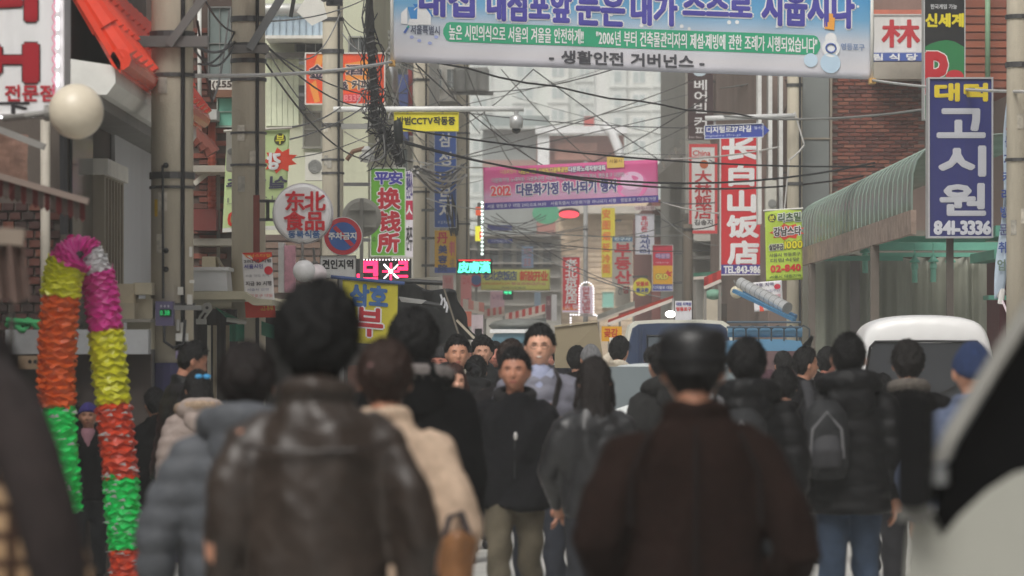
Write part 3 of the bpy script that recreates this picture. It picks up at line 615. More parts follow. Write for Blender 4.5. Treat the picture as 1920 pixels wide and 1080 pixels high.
globe_lamp('pinkish globe lamp hanging below the round Chinese sign, right of two', 594, 514, 19, 33.9, (222, 204, 206), ((590, 492), (588, 466)))
globe_lamp('cream globe lamp hung under the silver chute', 1381, 548, 12, 52, (206, 196, 170), ((1381, 536), (1376, 526)))
# signs behind, left
t = sign('bar_sign', 'orange sign board with dark Chinese letters and coffee lettering, high behind poles', (574, 101, 720, 194), 60, (220, 76, 40), (
    ('金', 581, 122, 608, 146, (54, 40, 60), 1, (226, 190, 180), 1.4), ('酒', 648, 122, 680, 140, (54, 40, 60), .8, (226, 190, 180), 1.2), ('& 커피', 642, 150, 690, 168, (54, 40, 60), .8, (226, 200, 180), 1.2), ('8335', 645, 178, 676, 190, (226, 120, 120), .8, (190, 30, 60), 1.2)), frame=(206, 200, 192), thick=.1, bracket=560)
M = plane(60)
for a in ([(596, 102), (612, 102), (590, 150), (584, 140)], [(580, 160), (592, 150), (600, 190), (590, 193)], [(646, 120), (700, 110), (690, 160), (650, 170)]): poly(t, a, M, paint((236, 136, 60)), .004, 'flame_print')
t = sign('cctv_sign', 'yellow rectangular plate hanging from the white camera arm', (740, 212, 859, 245), 53.6, (208, 196, 50), (('방범CCTV작동중', 745, 219, 853, 234, (48, 48, 40), .7),), frame=(190, 180, 60), thick=.03, fw=1.4)
for xx in (764, 830): MB().bar(W(xx, 204, 53.6), W(xx, 213, 53.6), .03).build('hanger', mat((110, 110, 108)), t)
t = thing('camera_arm', 'white horizontal pipe arm reaching over the alley with a dome camera', 'camera', (x3, 54, W(0, 204, 53.6).z - .2))
MB().tube([W(625, 205, 53.6), W(982, 204, 53.6)], .038, 12).build('arm_pipe', mat((206, 206, 202), rough=.4), t, smooth=True)
MB().tube([W(968, 205, 53.6), W(968, 216, 53.6)], .03, 8).build('drop_pipe', mat((170, 170, 168), metal=.5), t)
MB().lathe(W(968, 242, 53.6), [(.05, 0), (.085, .02), (.095, .09), (.085, .17), (.03, .2)], 18).build('camera_housing', mat((176, 176, 174), metal=.5, rough=.35), t, smooth=True)
MB().ell(W(968, 243, 53.6), (.062, .062, .06), 14, 8).build('dome', glass((20, 20, 22), .05), t, smooth=True)
t = sign('electronics_sign', 'tall blue vertical sign with white Korean lettering beside a pole', (815, 246, 855, 426), 76, (58, 92, 166), tuple((s, 824, y, 846, y + 25, (226, 226, 230), .8) for s, y in (('삼', 250), ('성', 285), ('디', 321), ('르', 352), ('지', 383))) + (('디지털', 822, 414, 848, 420, (200, 210, 226)),), frame=(196, 200, 206), thick=.2, fw=1, bracket=790)
sign('salon_sign', 'yellow beauty salon sign with Chinese characters under the tall blue one', (815, 432, 855, 512), 76, (206, 162, 60), (('丹', 820, 436, 839, 456, (190, 44, 60), .8), ('美', 822, 460, 838, 475, (50, 66, 120), .7), ('容', 822, 479, 838, 493, (50, 66, 120), .7), ('院', 822, 496, 838, 509, (50, 66, 120), .7), ('고', 843, 434, 852, 442, (90, 80, 60)), ('데미', 843, 452, 852, 480, (196, 90, 110), .4), ('스헤어', 843, 484, 852, 508, (90, 84, 120))), bands=((815, 501.5, 855, 512, (72, 92, 160)),), thick=.2, bracket=790)
t = thing('green_led_sign', 'black LED board glowing with green Chinese characters', 'sign', W(890, 513, 74)); M = plane(74)
a, b = W(857, 514, 74), W(923, 486, 74); MB().box(a.x, b.x, 74, 74.2, a.z, b.z).build('case', mat((24, 26, 26)), t)
lettering(t, '皮膚漢', (859, 491, 919, 511), M, mat((90, 255, 200), emit=1.8), 1.0, .01); patch(t, (860, 487, 920, 489), M, mat((255, 60, 60), emit=1.2), .01, 'red_led_strip')
# string of lights on the distant pole
t = thing('light_strip', 'vertical strip of coloured lights beside the distant pole', 'lights', W(900, 478, 88)); M = plane(88)
a, b = W(895, 480, 88.02), W(902, 380, 88.02); MB().box(a.x, b.x, 88.02, 88.1, a.z, b.z).build('backing', mat((90, 88, 84)), t)
for i in range(14): MB().ell(M(904 - (i % 2) * 0, 380 + i * 7.4, .05), (.03, .03, .03), 6, 4).build('bulb', mat((235, 255, 245), emit=2.0), t)
patch(t, (892, 388, 902, 404), M, mat((230, 90, 50), emit=.6), .02, 'red_tube'); patch(t, (891, 424, 901, 452), M, mat((235, 225, 60), emit=.8), .02, 'yellow_tube'); patch(t, (899, 434, 905, 448), M, mat((230, 70, 50), emit=.6), .03, 'red_tube')
# ------------------------------------------------------------------ cloth banners over the alley
t = thing('street_banner', 'huge white and blue cloth banner stretched across the top of the view', 'banner', W(1185, 150, 48)); SL = .0368
M = plane(48, SL, 735, 0, .014, 60)
cloth_sheet(t, (736, -96, 1634, 116), M, ramp_mat([(0, (206, 206, 218)), (.10, (214, 212, 216)), (.34, (200, 206, 222)), (.52, (120, 178, 212)), (.75, (70, 156, 206)), (1, (50, 140, 200))]), 120, 16)
NV = (70, 66, 150)
bt = [('내집', 788, -30, 888, 26), ('내점포앞', 915, -30, 1070, 30), ('눈은', 1082, -30, 1170, 32), ('내가', 1185, -30, 1268, 28), ('스스로', 1282, -32, 1408, 6), ('치웁시다', 1430, -50, 1600, 20)]
for s, a, b_, c_, e in bt:
    lettering(t, s, (a, b_, c_, e), M, paint((222, 224, 232)), 5.5, .006, name='letter_outline'); lettering(t, s, (a, b_, c_, e), M, paint(NV), 2.8, .012)
def rrect(x0, y0, x1, y1, r): return [(x + r * math.cos(a), y + r * math.sin(a)) for x, y, a0 in ((x1 - r, y1 - r, 0), (x0 + r, y1 - r, 90), (x0 + r, y0 + r, 180), (x1 - r, y0 + r, 270)) for a in (R(a0 + k * 18) for k in range(6))]
x0, y0, x1, y1 = 831, 37, 1538, 74; r = 14
def strip(u, v):
    x = x0 + (x1 - x0) * u; e = min(x - x0, x1 - x, r); k = r - math.sqrt(max(0, r * r - (r - e) ** 2)) if e < r else 0
    return M(x, (y1 - k) + ((y0 + k) - (y1 - k)) * v, .005)
MB().grid(strip, 120, 2).build('green_strip', paint((46, 150, 112)), t)
print_on(t, M, (('높은 시민의식으로 서울의 겨울을 안전하게!!', 842, 42, 1094, 70, (226, 232, 226), .6), ('"2006년 부터 건축물관리자의 제설·제빙에 관한 조례가 시행되었습니다"', 1118, 42, 1532, 70, (226, 232, 226), .6), ('- 생활안전 거버넌스 -', 1030, 83, 1320, 107, (66, 66, 72), 1.0), ('서울특별시', 770, 46, 824, 62, (84, 90, 110), .5), ('영등포구', 1577, 50, 1621, 62, (120, 140, 176), .3)), .010)
for pts, c in (([(752, 24), (764, 12), (764, 44), (752, 44)], WHT), ([(764, 12), (783, 12), (782, 34), (770, 34)], (60, 130, 190)), ([(768, 34), (784, 34), (784, 46), (764, 46)], (214, 214, 222)), ([(776, 16), (792, 4), (808, 26), (808, 44), (784, 44)], WHT), ([(774, 6), (800, 6), (812, 28), (790, 26)], (50, 120, 190)), ([(760, 56), (768, 50), (766, 46), (762, 50)], (60, 150, 140)), ([(756, 60), (760, 62), (766, 52), (763, 50)], (60, 90, 160))): poly(t, pts, M, paint(c), .007 + rnd() * .003, 'house_print')
for cx_, cy_, r_, c in ((1558, 60, 17, (214, 220, 232)), (1558, 42, 11, (220, 224, 234)), (1520, 84, 13, (180, 200, 226)), (1557, 88, 19, (176, 198, 226))): poly(t, circle_pts(cx_, cy_, r_, 24), M, paint(c), .011 + cx_ * 1e-6 + cy_ * 1e-5, 'snowman_print')
poly(t, [(1549, -6), (1566, -4), (1564, 26), (1546, 24)], M, paint((226, 150, 60)), .015, 'bucket_print')
MB().tube([M(1558 + 9 * math.cos(k / 20 * 2 * math.pi), 60 + 8 * math.sin(k / 20 * 2 * math.pi), .016) for k in range(20)], .012, 5, True).build('district_emblem', paint((70, 90, 150)), t)
for k in range(26): cx_, cy_ = ru(830, 1620), ru(-20, 34); poly(t, circle_pts(cx_, cy_, ru(1.5, 4), 10), M, paint((214, 226, 236)), .0055, 'snow_dot')
for cx_, cy_ in ((772, 68), (786, 74), (806, 78), (818, 66)): poly(t, circle_pts(cx_, cy_, 4, 10, 3), M, paint((150, 160, 205)), .0055, 'snow_dot')
for xx in (735, 1635):
    MB().tube([M(xx, -100), M(xx, 118)], .022, 8).build('end_pole', mat((206, 204, 198)), t, smooth=True)
    MB().box(M(xx, 118).x - .04, M(xx, 118).x + .04, 47.9, 48.1, M(xx, 124).z, M(xx, 114).z).build('tie_knot', mat((190, 150, 90)), t)
t = thing('pink_banner', 'pink multicultural event banner strung across the alley below the cables', 'banner', W(1082, 393, 68)); M = plane(68, -.046, 918, .02, .02, 50)
cloth_sheet(t, (918, 314, 1245, 394), M, ramp_mat([(0, (214, 140, 180)), (.3, (226, 176, 206)), (.5, (230, 116, 166)), (1, (232, 84, 150))]), 60, 10)
patch(t, (919, 381, 1245, 394), M, paint((66, 56, 130)), .005, nu=40)
poly(t, circle_pts(1196, 360, 30, 28, 26), M, paint((226, 120, 170)), .004, 'heart_print'); poly(t, circle_pts(1196, 352, 22, 24, 17), M, paint((232, 180, 206)), .0045, 'heart_print')
print_on(t, M, (('다문화작품 시상식,다문화공연', 985, 320, 1076, 330, (226, 196, 96), .5, (150, 60, 110), .8), ('다문화노래자랑대회', 1078, 320, 1146, 330, (226, 226, 236), .5, (90, 60, 130), .8), ('다문화가정 노래자랑, 다문화공연 시상식, 서울시민 하나되기 행사, 영등포구 다문화', 934, 335, 1182, 344, (236, 226, 236), 0, (150, 70, 130), .5), ('2012', 932, 351, 968, 368, (206, 70, 80), 1, (232, 226, 232), 1.4), ('다문화가정 하나되기 행사', 980, 348, 1168, 370, (66, 60, 120), 1, (232, 222, 232), 1.6), ('서울 영등포구 대림 2012.12.15 14:00   서울특별시 다문화가정 하나되기 시행   영등포구 다문화가정', 924, 384, 1240, 391, (206, 206, 226), 0), ('다문화행사', 950, 320, 980, 328, (226, 196, 120), 0)), .009)
patch(t, (1150, 305, 1182, 326), M, paint((206, 176, 90)), .02, 'gold_tag'); lettering(t, '서울시', (1154, 310, 1178, 317), M, paint((120, 80, 40)), 0, .024)
t = thing('yellow_banner', 'yellow restaurant opening banner with blue and red Chinese characters far down the alley', 'banner', W(966, 545, 88)); M = plane(88, .005, 900, 0, .03, 40)
cloth_sheet(t, (902, 505, 1031, 544), M, mat((228, 216, 110), rough=.7, var=.04, trans=.35, k=1.7), 24, 8)
print_on(t, M, (('老北京饭店', 906, 508, 969, 525, (84, 100, 140), .6), ('新装开业', 975, 508, 1027, 526, (206, 80, 50), .8), ('北京饭店新装开业大林', 904, 529, 956, 534, (206, 130, 60)), ('老北京饭店开业', 958, 529, 1024, 534, (190, 90, 120)), ('大林北京饭店', 940, 537, 986, 541, (120, 130, 90))), .01)
# ------------------------------------------------------------------ signs, centre distance
sign('beijing_sign', 'red vertical restaurant sign with white characters on the beige building', (1055, 482, 1087, 585), 100, (196, 48, 58), tuple((s, 1060, y, 1082, y + 17, (222, 222, 226), .6) for s, y in (('老', 486), ('北', 503), ('京', 520), ('饭', 536), ('店', 552))) + (('火 锅', 1059, 571, 1084, 580, (226, 190, 196), .3),), bands=((1055, 576, 1087, 582, (214, 110, 50)), (1055, 582, 1087, 586, (206, 190, 214))), thick=.2, frame=(214, 200, 196), fw=1)
t = sign('arch_sign', 'small arched noodle sign outlined with white bulbs', (1087, 536, 1112, 588), 92, (196, 180, 190), tuple((s, 1092, y, 1106, y + 11, (176, 60, 70), .3) for s, y in (('안', 538), ('도', 550), ('냉', 563), ('면', 575))), thick=.15); M = plane(92)
pts = [(1086, 590 - k * 5) for k in range(10)] + [(1099.5 - 13.5 * math.cos(R(a)), 543 - 14 * math.sin(R(a))) for a in range(10, 180, 20)] + [(1113, 545 + k * 5) for k in range(10)] + [(1070, 610 - k * 4.6) for k in range(4)] + [(1070 + k * 5, 590) for k in range(4)] + [(1116 + k * 3, 590 + k * 2) for k in range(2)]
for q in pts: MB().ell(M(q[0], q[1], .05), (.02, .03, .02), 6, 4).build('bulb', mat((255, 250, 252), emit=1.6), t)
MB().bar(M(1070, 612), M(1070, 588), .05).build('stand', mat((150, 140, 140)), t); MB().bar(M(1070, 590), M(1122, 592), .05).build('stand', mat((150, 140, 140)), t)
sign('yellow_vertical_sign', 'tall narrow yellow sign with orange Chinese characters', (1128, 390, 1153, 520), 104, (206, 190, 60), tuple((s, 1130, y, 1144, y + 16, (206, 100, 40), .5) for s, y in (('安', 393), ('图', 414), ('烟', 435), ('延', 456), ('冷', 477), ('面', 496))), thick=.2, bracket=1165)
sign('realty_sign', 'grey vertical real estate sign with big red Korean letters', (1148, 445, 1186, 535), 92, (172, 168, 160), (('부', 1153, 457, 1182, 480, (186, 60, 70), 1.2), ('동', 1153, 483, 1182, 505, (186, 60, 70), 1.2), ('산', 1154, 508, 1183, 531, (186, 60, 70), 1.2), ('친구사', 1152, 445, 1182, 451, (206, 216, 226), .3)), bands=((1148, 443, 1186, 453, (84, 120, 150)),), thick=.2, bracket=1215)
sign('small_notice', 'small grey panel sign under the real estate sign', (1154, 537, 1182, 575), 93, (176, 170, 160), (('간', 1159, 538, 1166, 552, (90, 86, 90), .4), ('장', 1168, 536, 1180, 550, (176, 60, 70), .5)), thick=.1)
sign('phone_sign', 'white vertical phone accessory sign with red and blue lettering', (1192, 402, 1226, 476), 88, (206, 206, 216), tuple((s, 1202, y, 1214, y + 9, (190, 60, 80), .4) for s, y in (('휴', 405), ('대', 415), ('폰', 425))) + tuple((s, 1200, y, 1218, y + 8.5, (50, 66, 130), .5) for s, y in (('악', 440), ('세', 449), ('사', 458), ('리', 467))), thick=.2, bracket=1240, frame=(190, 190, 196), fw=.8)
sign('phone_shop_plate', 'small pale pink plate above the phone accessory sign', (1190, 386, 1228, 394), 88, (206, 190, 190), (('대림지정', 1193, 387, 1226, 393, (120, 80, 90)),), thick=.1)
t = sign('carrier_sign', 'red and yellow phone shop sign with a blue lower strip', (1224, 460, 1261, 545), 82, (190, 46, 70), (('여성옷', 1230, 476, 1256, 484, (190, 150, 180), .6, (90, 110, 160), 1.0), ('대림식당', 1230, 491, 1254, 494, (226, 200, 206)), ('OLD', 1230, 514, 1252, 523, (226, 206, 90), .6, (130, 110, 60), 1.0), ('디지털로 대림', 1225, 536, 1260, 542, (206, 210, 230), .2)), bands=((1224, 498, 1261, 533, (206, 156, 40)), (1224, 533, 1261, 546, (60, 70, 140))), thick=.3, frame=(196, 190, 186), fw=1, bracket=1280)
M = plane(82); poly(t, [(1248, 512), (1252, 506), (1255, 510), (1262, 509), (1257, 514), (1260, 519), (1253, 517), (1249, 520)], M, paint((186, 50, 50)), .009, 'star_print')
t = thing('round_sign', 'round yellow sign with red and blue Korean lettering beside the real estate sign', 'sign', W(1204, 556, 88)); M = plane(88)
MB().lathe(W(1204, 538, 88), [(17 * 88 / FPX, 0), (17 * 88 / FPX, .12)], 28, 'y').build('disc', mat((206, 198, 66)), t); print_on(t, M, (('밧물로', 1193, 528, 1216, 536, (196, 60, 50), .5), ('물교환', 1193, 540, 1216, 548, (60, 70, 140), .5)), .01)
MB().bar(W(1221, 538, 88.1), W(1240, 538, 88.1), .05).build('bracket', mat((110, 110, 108)), t)
t = thing('red_led_sign', 'small glowing red oval LED sign under the pink banner', 'sign', W(1067, 409, 104)); M = plane(104)
MB().lathe(W(1067, 402, 104), [(.1, 0)] + [(20 * 104 / FPX, .01), (20 * 104 / FPX, .1)], 20, 'y').build('case', mat((60, 40, 42)), t); t.children[0].scale = (1, 1, .42)
t.children[0].location.z = .115
poly(t, circle_pts(1067, 402, 19, 24, 7), M, mat((255, 70, 84), emit=1.3), .02, 'led_face')
t = thing('green_sign', 'green round sign board below the pink banner', 'sign', W(1024, 420, 118)); M = plane(118)
MB().add([M(*p) for p in circle_pts(1024, 400, 26, 18, 20)] + [M(*p) + Vector((0, .2, 0)) for p in circle_pts(1024, 400, 26, 18, 20)], [tuple(range(18))[::-1], tuple(range(18, 36))] + [(i, (i + 1) % 18, (i + 1) % 18 + 18, i + 18) for i in range(18)]).build('board', mat((80, 150, 116)), t, fix=True)
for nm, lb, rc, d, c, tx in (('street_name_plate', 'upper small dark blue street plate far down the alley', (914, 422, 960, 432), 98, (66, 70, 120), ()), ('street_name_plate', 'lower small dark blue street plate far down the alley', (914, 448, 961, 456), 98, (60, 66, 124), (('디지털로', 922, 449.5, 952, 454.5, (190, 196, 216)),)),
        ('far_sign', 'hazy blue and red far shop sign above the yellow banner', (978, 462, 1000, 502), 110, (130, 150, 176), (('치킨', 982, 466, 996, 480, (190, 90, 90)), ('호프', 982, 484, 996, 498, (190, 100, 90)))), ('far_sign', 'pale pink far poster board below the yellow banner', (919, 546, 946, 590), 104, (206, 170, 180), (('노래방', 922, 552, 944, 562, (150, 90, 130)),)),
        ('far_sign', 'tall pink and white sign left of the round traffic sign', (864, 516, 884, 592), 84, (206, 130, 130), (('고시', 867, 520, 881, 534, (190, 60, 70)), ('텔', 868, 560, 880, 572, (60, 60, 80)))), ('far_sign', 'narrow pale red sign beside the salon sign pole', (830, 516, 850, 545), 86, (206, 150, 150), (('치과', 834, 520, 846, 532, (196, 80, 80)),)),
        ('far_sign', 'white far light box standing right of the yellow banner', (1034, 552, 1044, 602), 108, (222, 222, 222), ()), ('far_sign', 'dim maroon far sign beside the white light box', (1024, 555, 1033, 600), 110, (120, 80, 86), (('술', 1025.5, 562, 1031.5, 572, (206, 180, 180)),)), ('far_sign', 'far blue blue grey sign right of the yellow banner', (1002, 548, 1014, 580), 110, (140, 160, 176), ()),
        ('persimmon_sign', 'small yellow orange market sign beside the cardboard sheet', (1128, 612, 1166, 640), 46, (206, 152, 40), (('곶감', 1133, 616, 1158, 632, (186, 70, 40), .6),)), ('market_notice', 'white notice board with red and blue lettering above the truck cab', (1266, 564, 1297, 600), 48, (206, 204, 206), (('대림 지역상', 1268, 567, 1296, 573, (66, 70, 140), .3), ('영등포구', 1268, 576, 1296, 583, (196, 70, 70), .5)))):
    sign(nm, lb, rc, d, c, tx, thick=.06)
t = thing('far_round_sign', 'far round blue and red traffic sign left of the yellow banner', 'traffic sign', W(893, 540, 90)); M = plane(90)
MB().lathe(W(893, 525, 90), [(13 * 90 / FPX, 0), (13 * 90 / FPX, .03)], 24, 'y').build('disc', mat((180, 60, 80)), t); poly(t, circle_pts(893, 525, 9.5, 20), M, paint((70, 96, 150)), .005, 'blue_field'); MB().bar(W(893, 538, 90.1), W(893, 640, 90.1), .05).build('post', mat((130, 130, 126)), t)
t = thing('far_signal', 'small far sign glowing green under the yellow banner', 'sign', W(952, 560, 100)); a, b = W(943, 562, 100), W(962, 545, 100); MB().box(a.x, b.x, 100, 100.2, a.z, b.z).build('case', mat((40, 44, 44)), t); lettering(t, '약국', (945, 546, 959, 552), plane(100), mat((60, 255, 170), emit=1.2), .3, .01)
# ------------------------------------------------------------------ signs, right
t = sign('coffee_sign', 'dark brown vertical coffee shop sign with white handwritten letters', (1290, 128, 1337, 262), 78, (66, 50, 52), tuple((s, 1302, y, 1325, y + 19, (222, 218, 216), .6) for s, y in (('베', 150), ('어', 171), ('빈', 193), ('커', 219))) + (('피', 1304, 238, 1322, 253, (222, 218, 216), .6), ('Bear Bean', 1292, 255, 1316, 259, (190, 180, 180))), thick=.2, bracket=1380)
poly(t, circle_pts(1312, 134, 13, 20, 9), plane(78), paint((190, 206, 222)), .006, 'cup_print')
t = sign('daelim_sign', 'white vertical restaurant sign with red border and red Chinese characters', (1292, 270, 1345, 438), 74, (206, 206, 204), tuple((s, 1303, y, 1334, y + 22, (176, 46, 52), .9) for s, y in (('大', 320), ('林', 343), ('飯', 366), ('店', 388))) + (('China', 1299, 282, 1332, 292, (190, 80, 76), .4), ('김송지', 1302, 412, 1336, 422, (60, 56, 60), .3)), bands=(), thick=.2, bracket=1400)
M = plane(74)
for r_ in ((1292, 270, 1345, 276), (1292, 432, 1345, 438), (1292, 276, 1297, 432), (1340, 276, 1345, 432), (1296, 294, 1341, 296)): patch(t, r_, M, paint((196, 70, 72)), .004, 'red_border')
poly(t, circle_pts(1320, 308, 8), M, paint((176, 90, 50)), .006, 'round_seal')
sign('changbai_sign', 'tall red restaurant sign with white Chinese characters and blue phone strip', (1352, 256, 1432, 514), 64, (194, 40, 50), (('长', 1356, 259, 1420, 298, (224, 222, 226), 2.2), ('白', 1368, 311, 1412, 347, (224, 222, 226), 2.6), ('山', 1366, 359, 1415, 396, (224, 222, 226), 2.8), ('饭', 1364, 405, 1421, 444, (224, 222, 226), 2.2), ('店', 1366, 453, 1421, 494, (224, 222, 226), 2.4), ('TEL:843-9861', 1357, 499, 1428, 512, (222, 222, 230), .8)), bands=((1352, 496, 1432, 514, (62, 54, 130)),), frame=(214, 208, 206), thick=.25, bracket=1475, fw=2)
t = sign('street_name_sign', 'blue arrow shaped street name sign on a pole arm above the red sign', (1322, 236, 1430, 260), 59.6, (56, 72, 150), (('디지털로37라길', 1325, 238, 1408, 250, (224, 226, 232), .5), ('Digital-ro 37ra-gil', 1323, 253, 1388, 258, (190, 196, 222)), ('16→2', 1415, 240, 1430, 246, (190, 196, 222))), frame=(200, 204, 210), thick=.03, fw=1.2, slope=-.035, cat='traffic sign')
M = plane(59.6, -.035, 1322); MB().add([M(1430, 260), M(1443, 249), M(1430, 236), M(1430, 260, -.03), M(1443, 249, -.03), M(1430, 236, -.03)], [(0, 1, 2), (5, 4, 3), (0, 3, 4, 1), (1, 4, 5, 2)]).build('arrow_tip', paint((56, 72, 150)), t)
MB().tube([W(1322, 222, 59.6), W(1490, 217, 59.6)], .04, 10).build('arm_pipe', mat((190, 190, 188), rough=.4), t, smooth=True)
for xx in (1340, 1420): MB().bar(W(xx, 222, 59.62), W(xx, 236, 59.62), .03).build('hanger', mat((150, 150, 150)), t)
t = thing('hanging_banner', 'lime green apartment sale banner hanging beside the right pole', 'banner', W(1487, 528, 56)); M = plane(56, -.06, 1455, .02, .015, 30)
cloth_sheet(t, (1455, 396, 1524, 528), M, mat((186, 208, 80), rough=.7, var=.05, trans=.25), 16, 24)
poly(t, circle_pts(1468, 410, 7.5), M, paint((50, 54, 40)), .005, 'round_logo'); burst = [(1496 + (34 if k % 2 else 25) * math.cos(k * math.pi / 9), 437 + (16 if k % 2 else 11) * math.sin(k * math.pi / 9)) for k in range(18)]; poly(t, burst, M, paint((200, 66, 46)), .005, 'red_burst')
print_on(t, M, (('분', 1463, 405, 1473, 415, (206, 206, 70), .4), ('리츠밀', 1480, 402, 1522, 418, (66, 92, 50), .8, (222, 226, 214), 1.2), ('강남스타', 1471, 428, 1522, 444, (70, 56, 50), .8, (226, 224, 222), 1.4), ('실입주금', 1462, 459, 1488, 470, (60, 60, 56), .6, (214, 220, 200), 1.0), ('1000', 1491, 455, 1524, 469, (206, 196, 30), .8, (90, 90, 30), 1), ('서울시 영등포구', 1462, 476, 1520, 483, (96, 104, 70), .2), ('대림식당', 1464, 486, 1518, 493, (96, 104, 70), .2), ('02-840', 1464, 499, 1520, 511, (196, 50, 46), 1.0), ('서울시 대림지역', 1462, 517, 1520, 523, (90, 120, 50), .2)), .009)
MB().tube([M(1452, 395, .01), M(1527, 395, .01)], .014, 6).build('rod', mat((200, 198, 190)), t)
t = thing('paper_poster', 'white notice with red foot strip hanging under the lime green banner', 'poster', W(1485, 590, 55.8)); M = plane(55.8, -.08, 1456, .05, .01, 22)
cloth_sheet(t, (1458, 530, 1512, 585), M, mat((206, 204, 206), rough=.7), 12, 12); patch(t, (1468, 570, 1512, 585), M, paint((206, 70, 46)), .006)
poly(t, circle_pts(1503, 541, 6, 16, 5), M, paint((190, 50, 70)), .006, 'red_seal')
print_on(t, M, (('3호 지역', 1464, 532, 1496, 539, (90, 80, 120), .2), ('서울 실입주금', 1464, 545, 1508, 550, (100, 100, 130)), ('30 부터 시행', 1466, 555, 1508, 561, (176, 70, 90)), ('서울 02-840', 1474, 573, 1508, 580, (226, 196, 90))), .01)
sign('forest_restaurant_sign', 'wide white sign with red brush characters and a blue strip, on red brick', (1638, 29, 1833, 97), 60.5, (206, 204, 200), (('林', 1654, 38, 1724, 88, (176, 44, 52), 1.6), ('飯', 1770, 38, 1832, 88, (176, 44, 52), 1.6)), bands=(), frame=(190, 188, 184), thick=.3)
sign('restaurant_strip_sign', 'blue strip sign with white Korean lettering below the wide white sign', (1638, 99, 1836, 114), 60.4, (70, 92, 160), (('림 식 당', 1637, 101, 1720, 113, (216, 218, 226), .8), ('4 10', 1815, 100, 1834, 108, (200, 206, 220), .3)), thick=.25)
t = sign('black_green_sign', 'black and green vertical sign with yellow script and a red letter', (1734, -40, 1808, 222), 50, (28, 28, 30), (('한국게임 가능', 1745, 8, 1794, 17, (190, 190, 190), .3), ('신세계', 1736, 26, 1806, 50, (206, 190, 40), 1.4),), thick=.25, frame=(180, 180, 178), fw=2)
M = plane(50); poly(t, [(1734, 88), (1745, 82), (1760, 77), (1775, 75), (1790, 78), (1808, 88), (1808, 222), (1734, 222)], M, paint((38, 112, 64)), .004, 'green_field')
lettering(t, 'P', (1738, 100, 1774, 176), M, paint((220, 214, 210)), 6, .008, name='letter_outline'); lettering(t, 'P', (1738, 100, 1774, 176), M, paint((176, 34, 44)), 4, .014); poly(t, circle_pts(1790, 143, 17, 18, 12), M, paint((176, 34, 44)), .008, 'red_curl')
t = sign('goshiwon_sign', 'large navy blue vertical sign with grey Korean letters and phone number', (1743, 148, 1859, 443), 40, (44, 48, 104), (('대덕', 1754, 158, 1850, 188, (206, 184, 50), 2.6), ('고', 1759, 206, 1845, 256, (176, 178, 184), 3.2), ('시', 1762, 276, 1846, 328, (176, 178, 184), 3.4), ('원', 1764, 346, 1846, 402, (176, 178, 184), 3.0), ('841-3336', 1752, 415, 1857, 439, (190, 192, 198), 1.8)), frame=(178, 178, 180), thick=.22, fw=3)
for xx in (1781,): MB().bar(W(xx, 446, 40.2), W(xx, 640, 40.2), .07).build('sign_post', mat((84, 78, 72)), t)
t = thing('ribbon_banner', 'narrow twisted vertical banner strip hanging at the right edge', 'banner', W(1882, 560, 38.5))
def rib(u, v):
    y = 175 + 385 * v; x = 1897 - 24 * v; w = (9 + 5 * math.sin(v * 9)) * (u - .5) * 2
    return W(x + w * .8, y, 38.5 + .05 * math.sin(v * 14) * (u - .5))
MB().grid(rib, 4, 60, (0, .003, 0)).build('sheet', mat((186, 200, 214), rough=.7, trans=.25), t, smooth=True)
for k, (s, c) in enumerate((('동', (206, 130, 60)), ('포', (190, 50, 60)), ('를', (70, 90, 150)), ('지', (60, 76, 140)), ('켜', (70, 90, 150)), ('라', (60, 76, 140)), ('방', (70, 90, 150)), ('문', (90, 96, 130)), ('취', (70, 90, 150)), ('업', (110, 130, 120)))):
    y = 190 + k * 33; v = (y - 160) / 385; x = 1897 - 24 * v; lettering(t, s, (x - 7, y, x + 7, y + 20), plane(38.5), paint(c), .8, .03)
MB().tube([W(1874, 555, 38.5), W(1880, 545, 38.4), W(1876, 570, 38.4)], .03, 6).build('knot', mat((206, 204, 200)), t)
MB().tube([W(1878, 560, 38.4), W(1890, 590, 38.3), W(1920, 620, 38.2)], .012, 5).build('cord', mat((206, 190, 196)), t)
MB().tube([W(1893, 170, 38.5), W(1890, 152, 38.2), W(1900, 165, 38), W(1909, 150, 37)], .012, 5).build('cord', mat((206, 204, 200)), t)
# ------------------------------------------------------------------ green arched canopy, right
t = thing('arched_canopy', 'green ribbed translucent arched canopy on brown steel posts, right side', 'canopy', (4.8, 48, 0))
EX, EZ, D0, D1 = 4.28, 3.0, 41.6, 58.0
PROF = [(0, .08), (0, .28), (.01, .48), (.05, .62), (.13, .72), (.25, .79), (.42, .84), (.75, .88), (1.2, .92), (1.6, .94)]
def arch(k, y): i = min(int(k), 8); u = k - i; return Vector((EX + PROF[i][0] * (1 - u) + PROF[i + 1][0] * u, y, EZ + PROF[i][1] * (1 - u) + PROF[i + 1][1] * u))
gm = mat((136, 150, 140), rough=.22, var=.12, scale=1.2, spec=.7, trans=.3, dirt=.3)
def gp(u, v): return arch(9 * v, D0 + (D1 - D0) * u)
MB().grid(gp, 60, 18, (.004, 0, -.004)).build('sheet', gm, t, smooth=True)
for k in range(31):
    y = D0 + (D1 - D0) * k / 30
    MB().tube([arch(a, y) + Vector((-.004, 0, .004)) for a in range(10)], .007, 5).build('rib', mat((132, 148, 138), rough=.35, spec=.5), t)
MB().box(EX - .03, EX + .03, D0 - .1, D1 + .1, EZ - .17, EZ + .085).build('fascia', mat((142, 124, 112), rough=.7, var=.3, scale=6, dirt=.5), t)
bm_ = mat((98, 90, 82), rough=.6, dirt=.35)
for px in (1522, 1640): dd = EX * FPX / (px - PCX); MB().box(EX - .05, EX + .05, dd - .05, dd + .05, 0, EZ - .172).build('post', bm_, t)
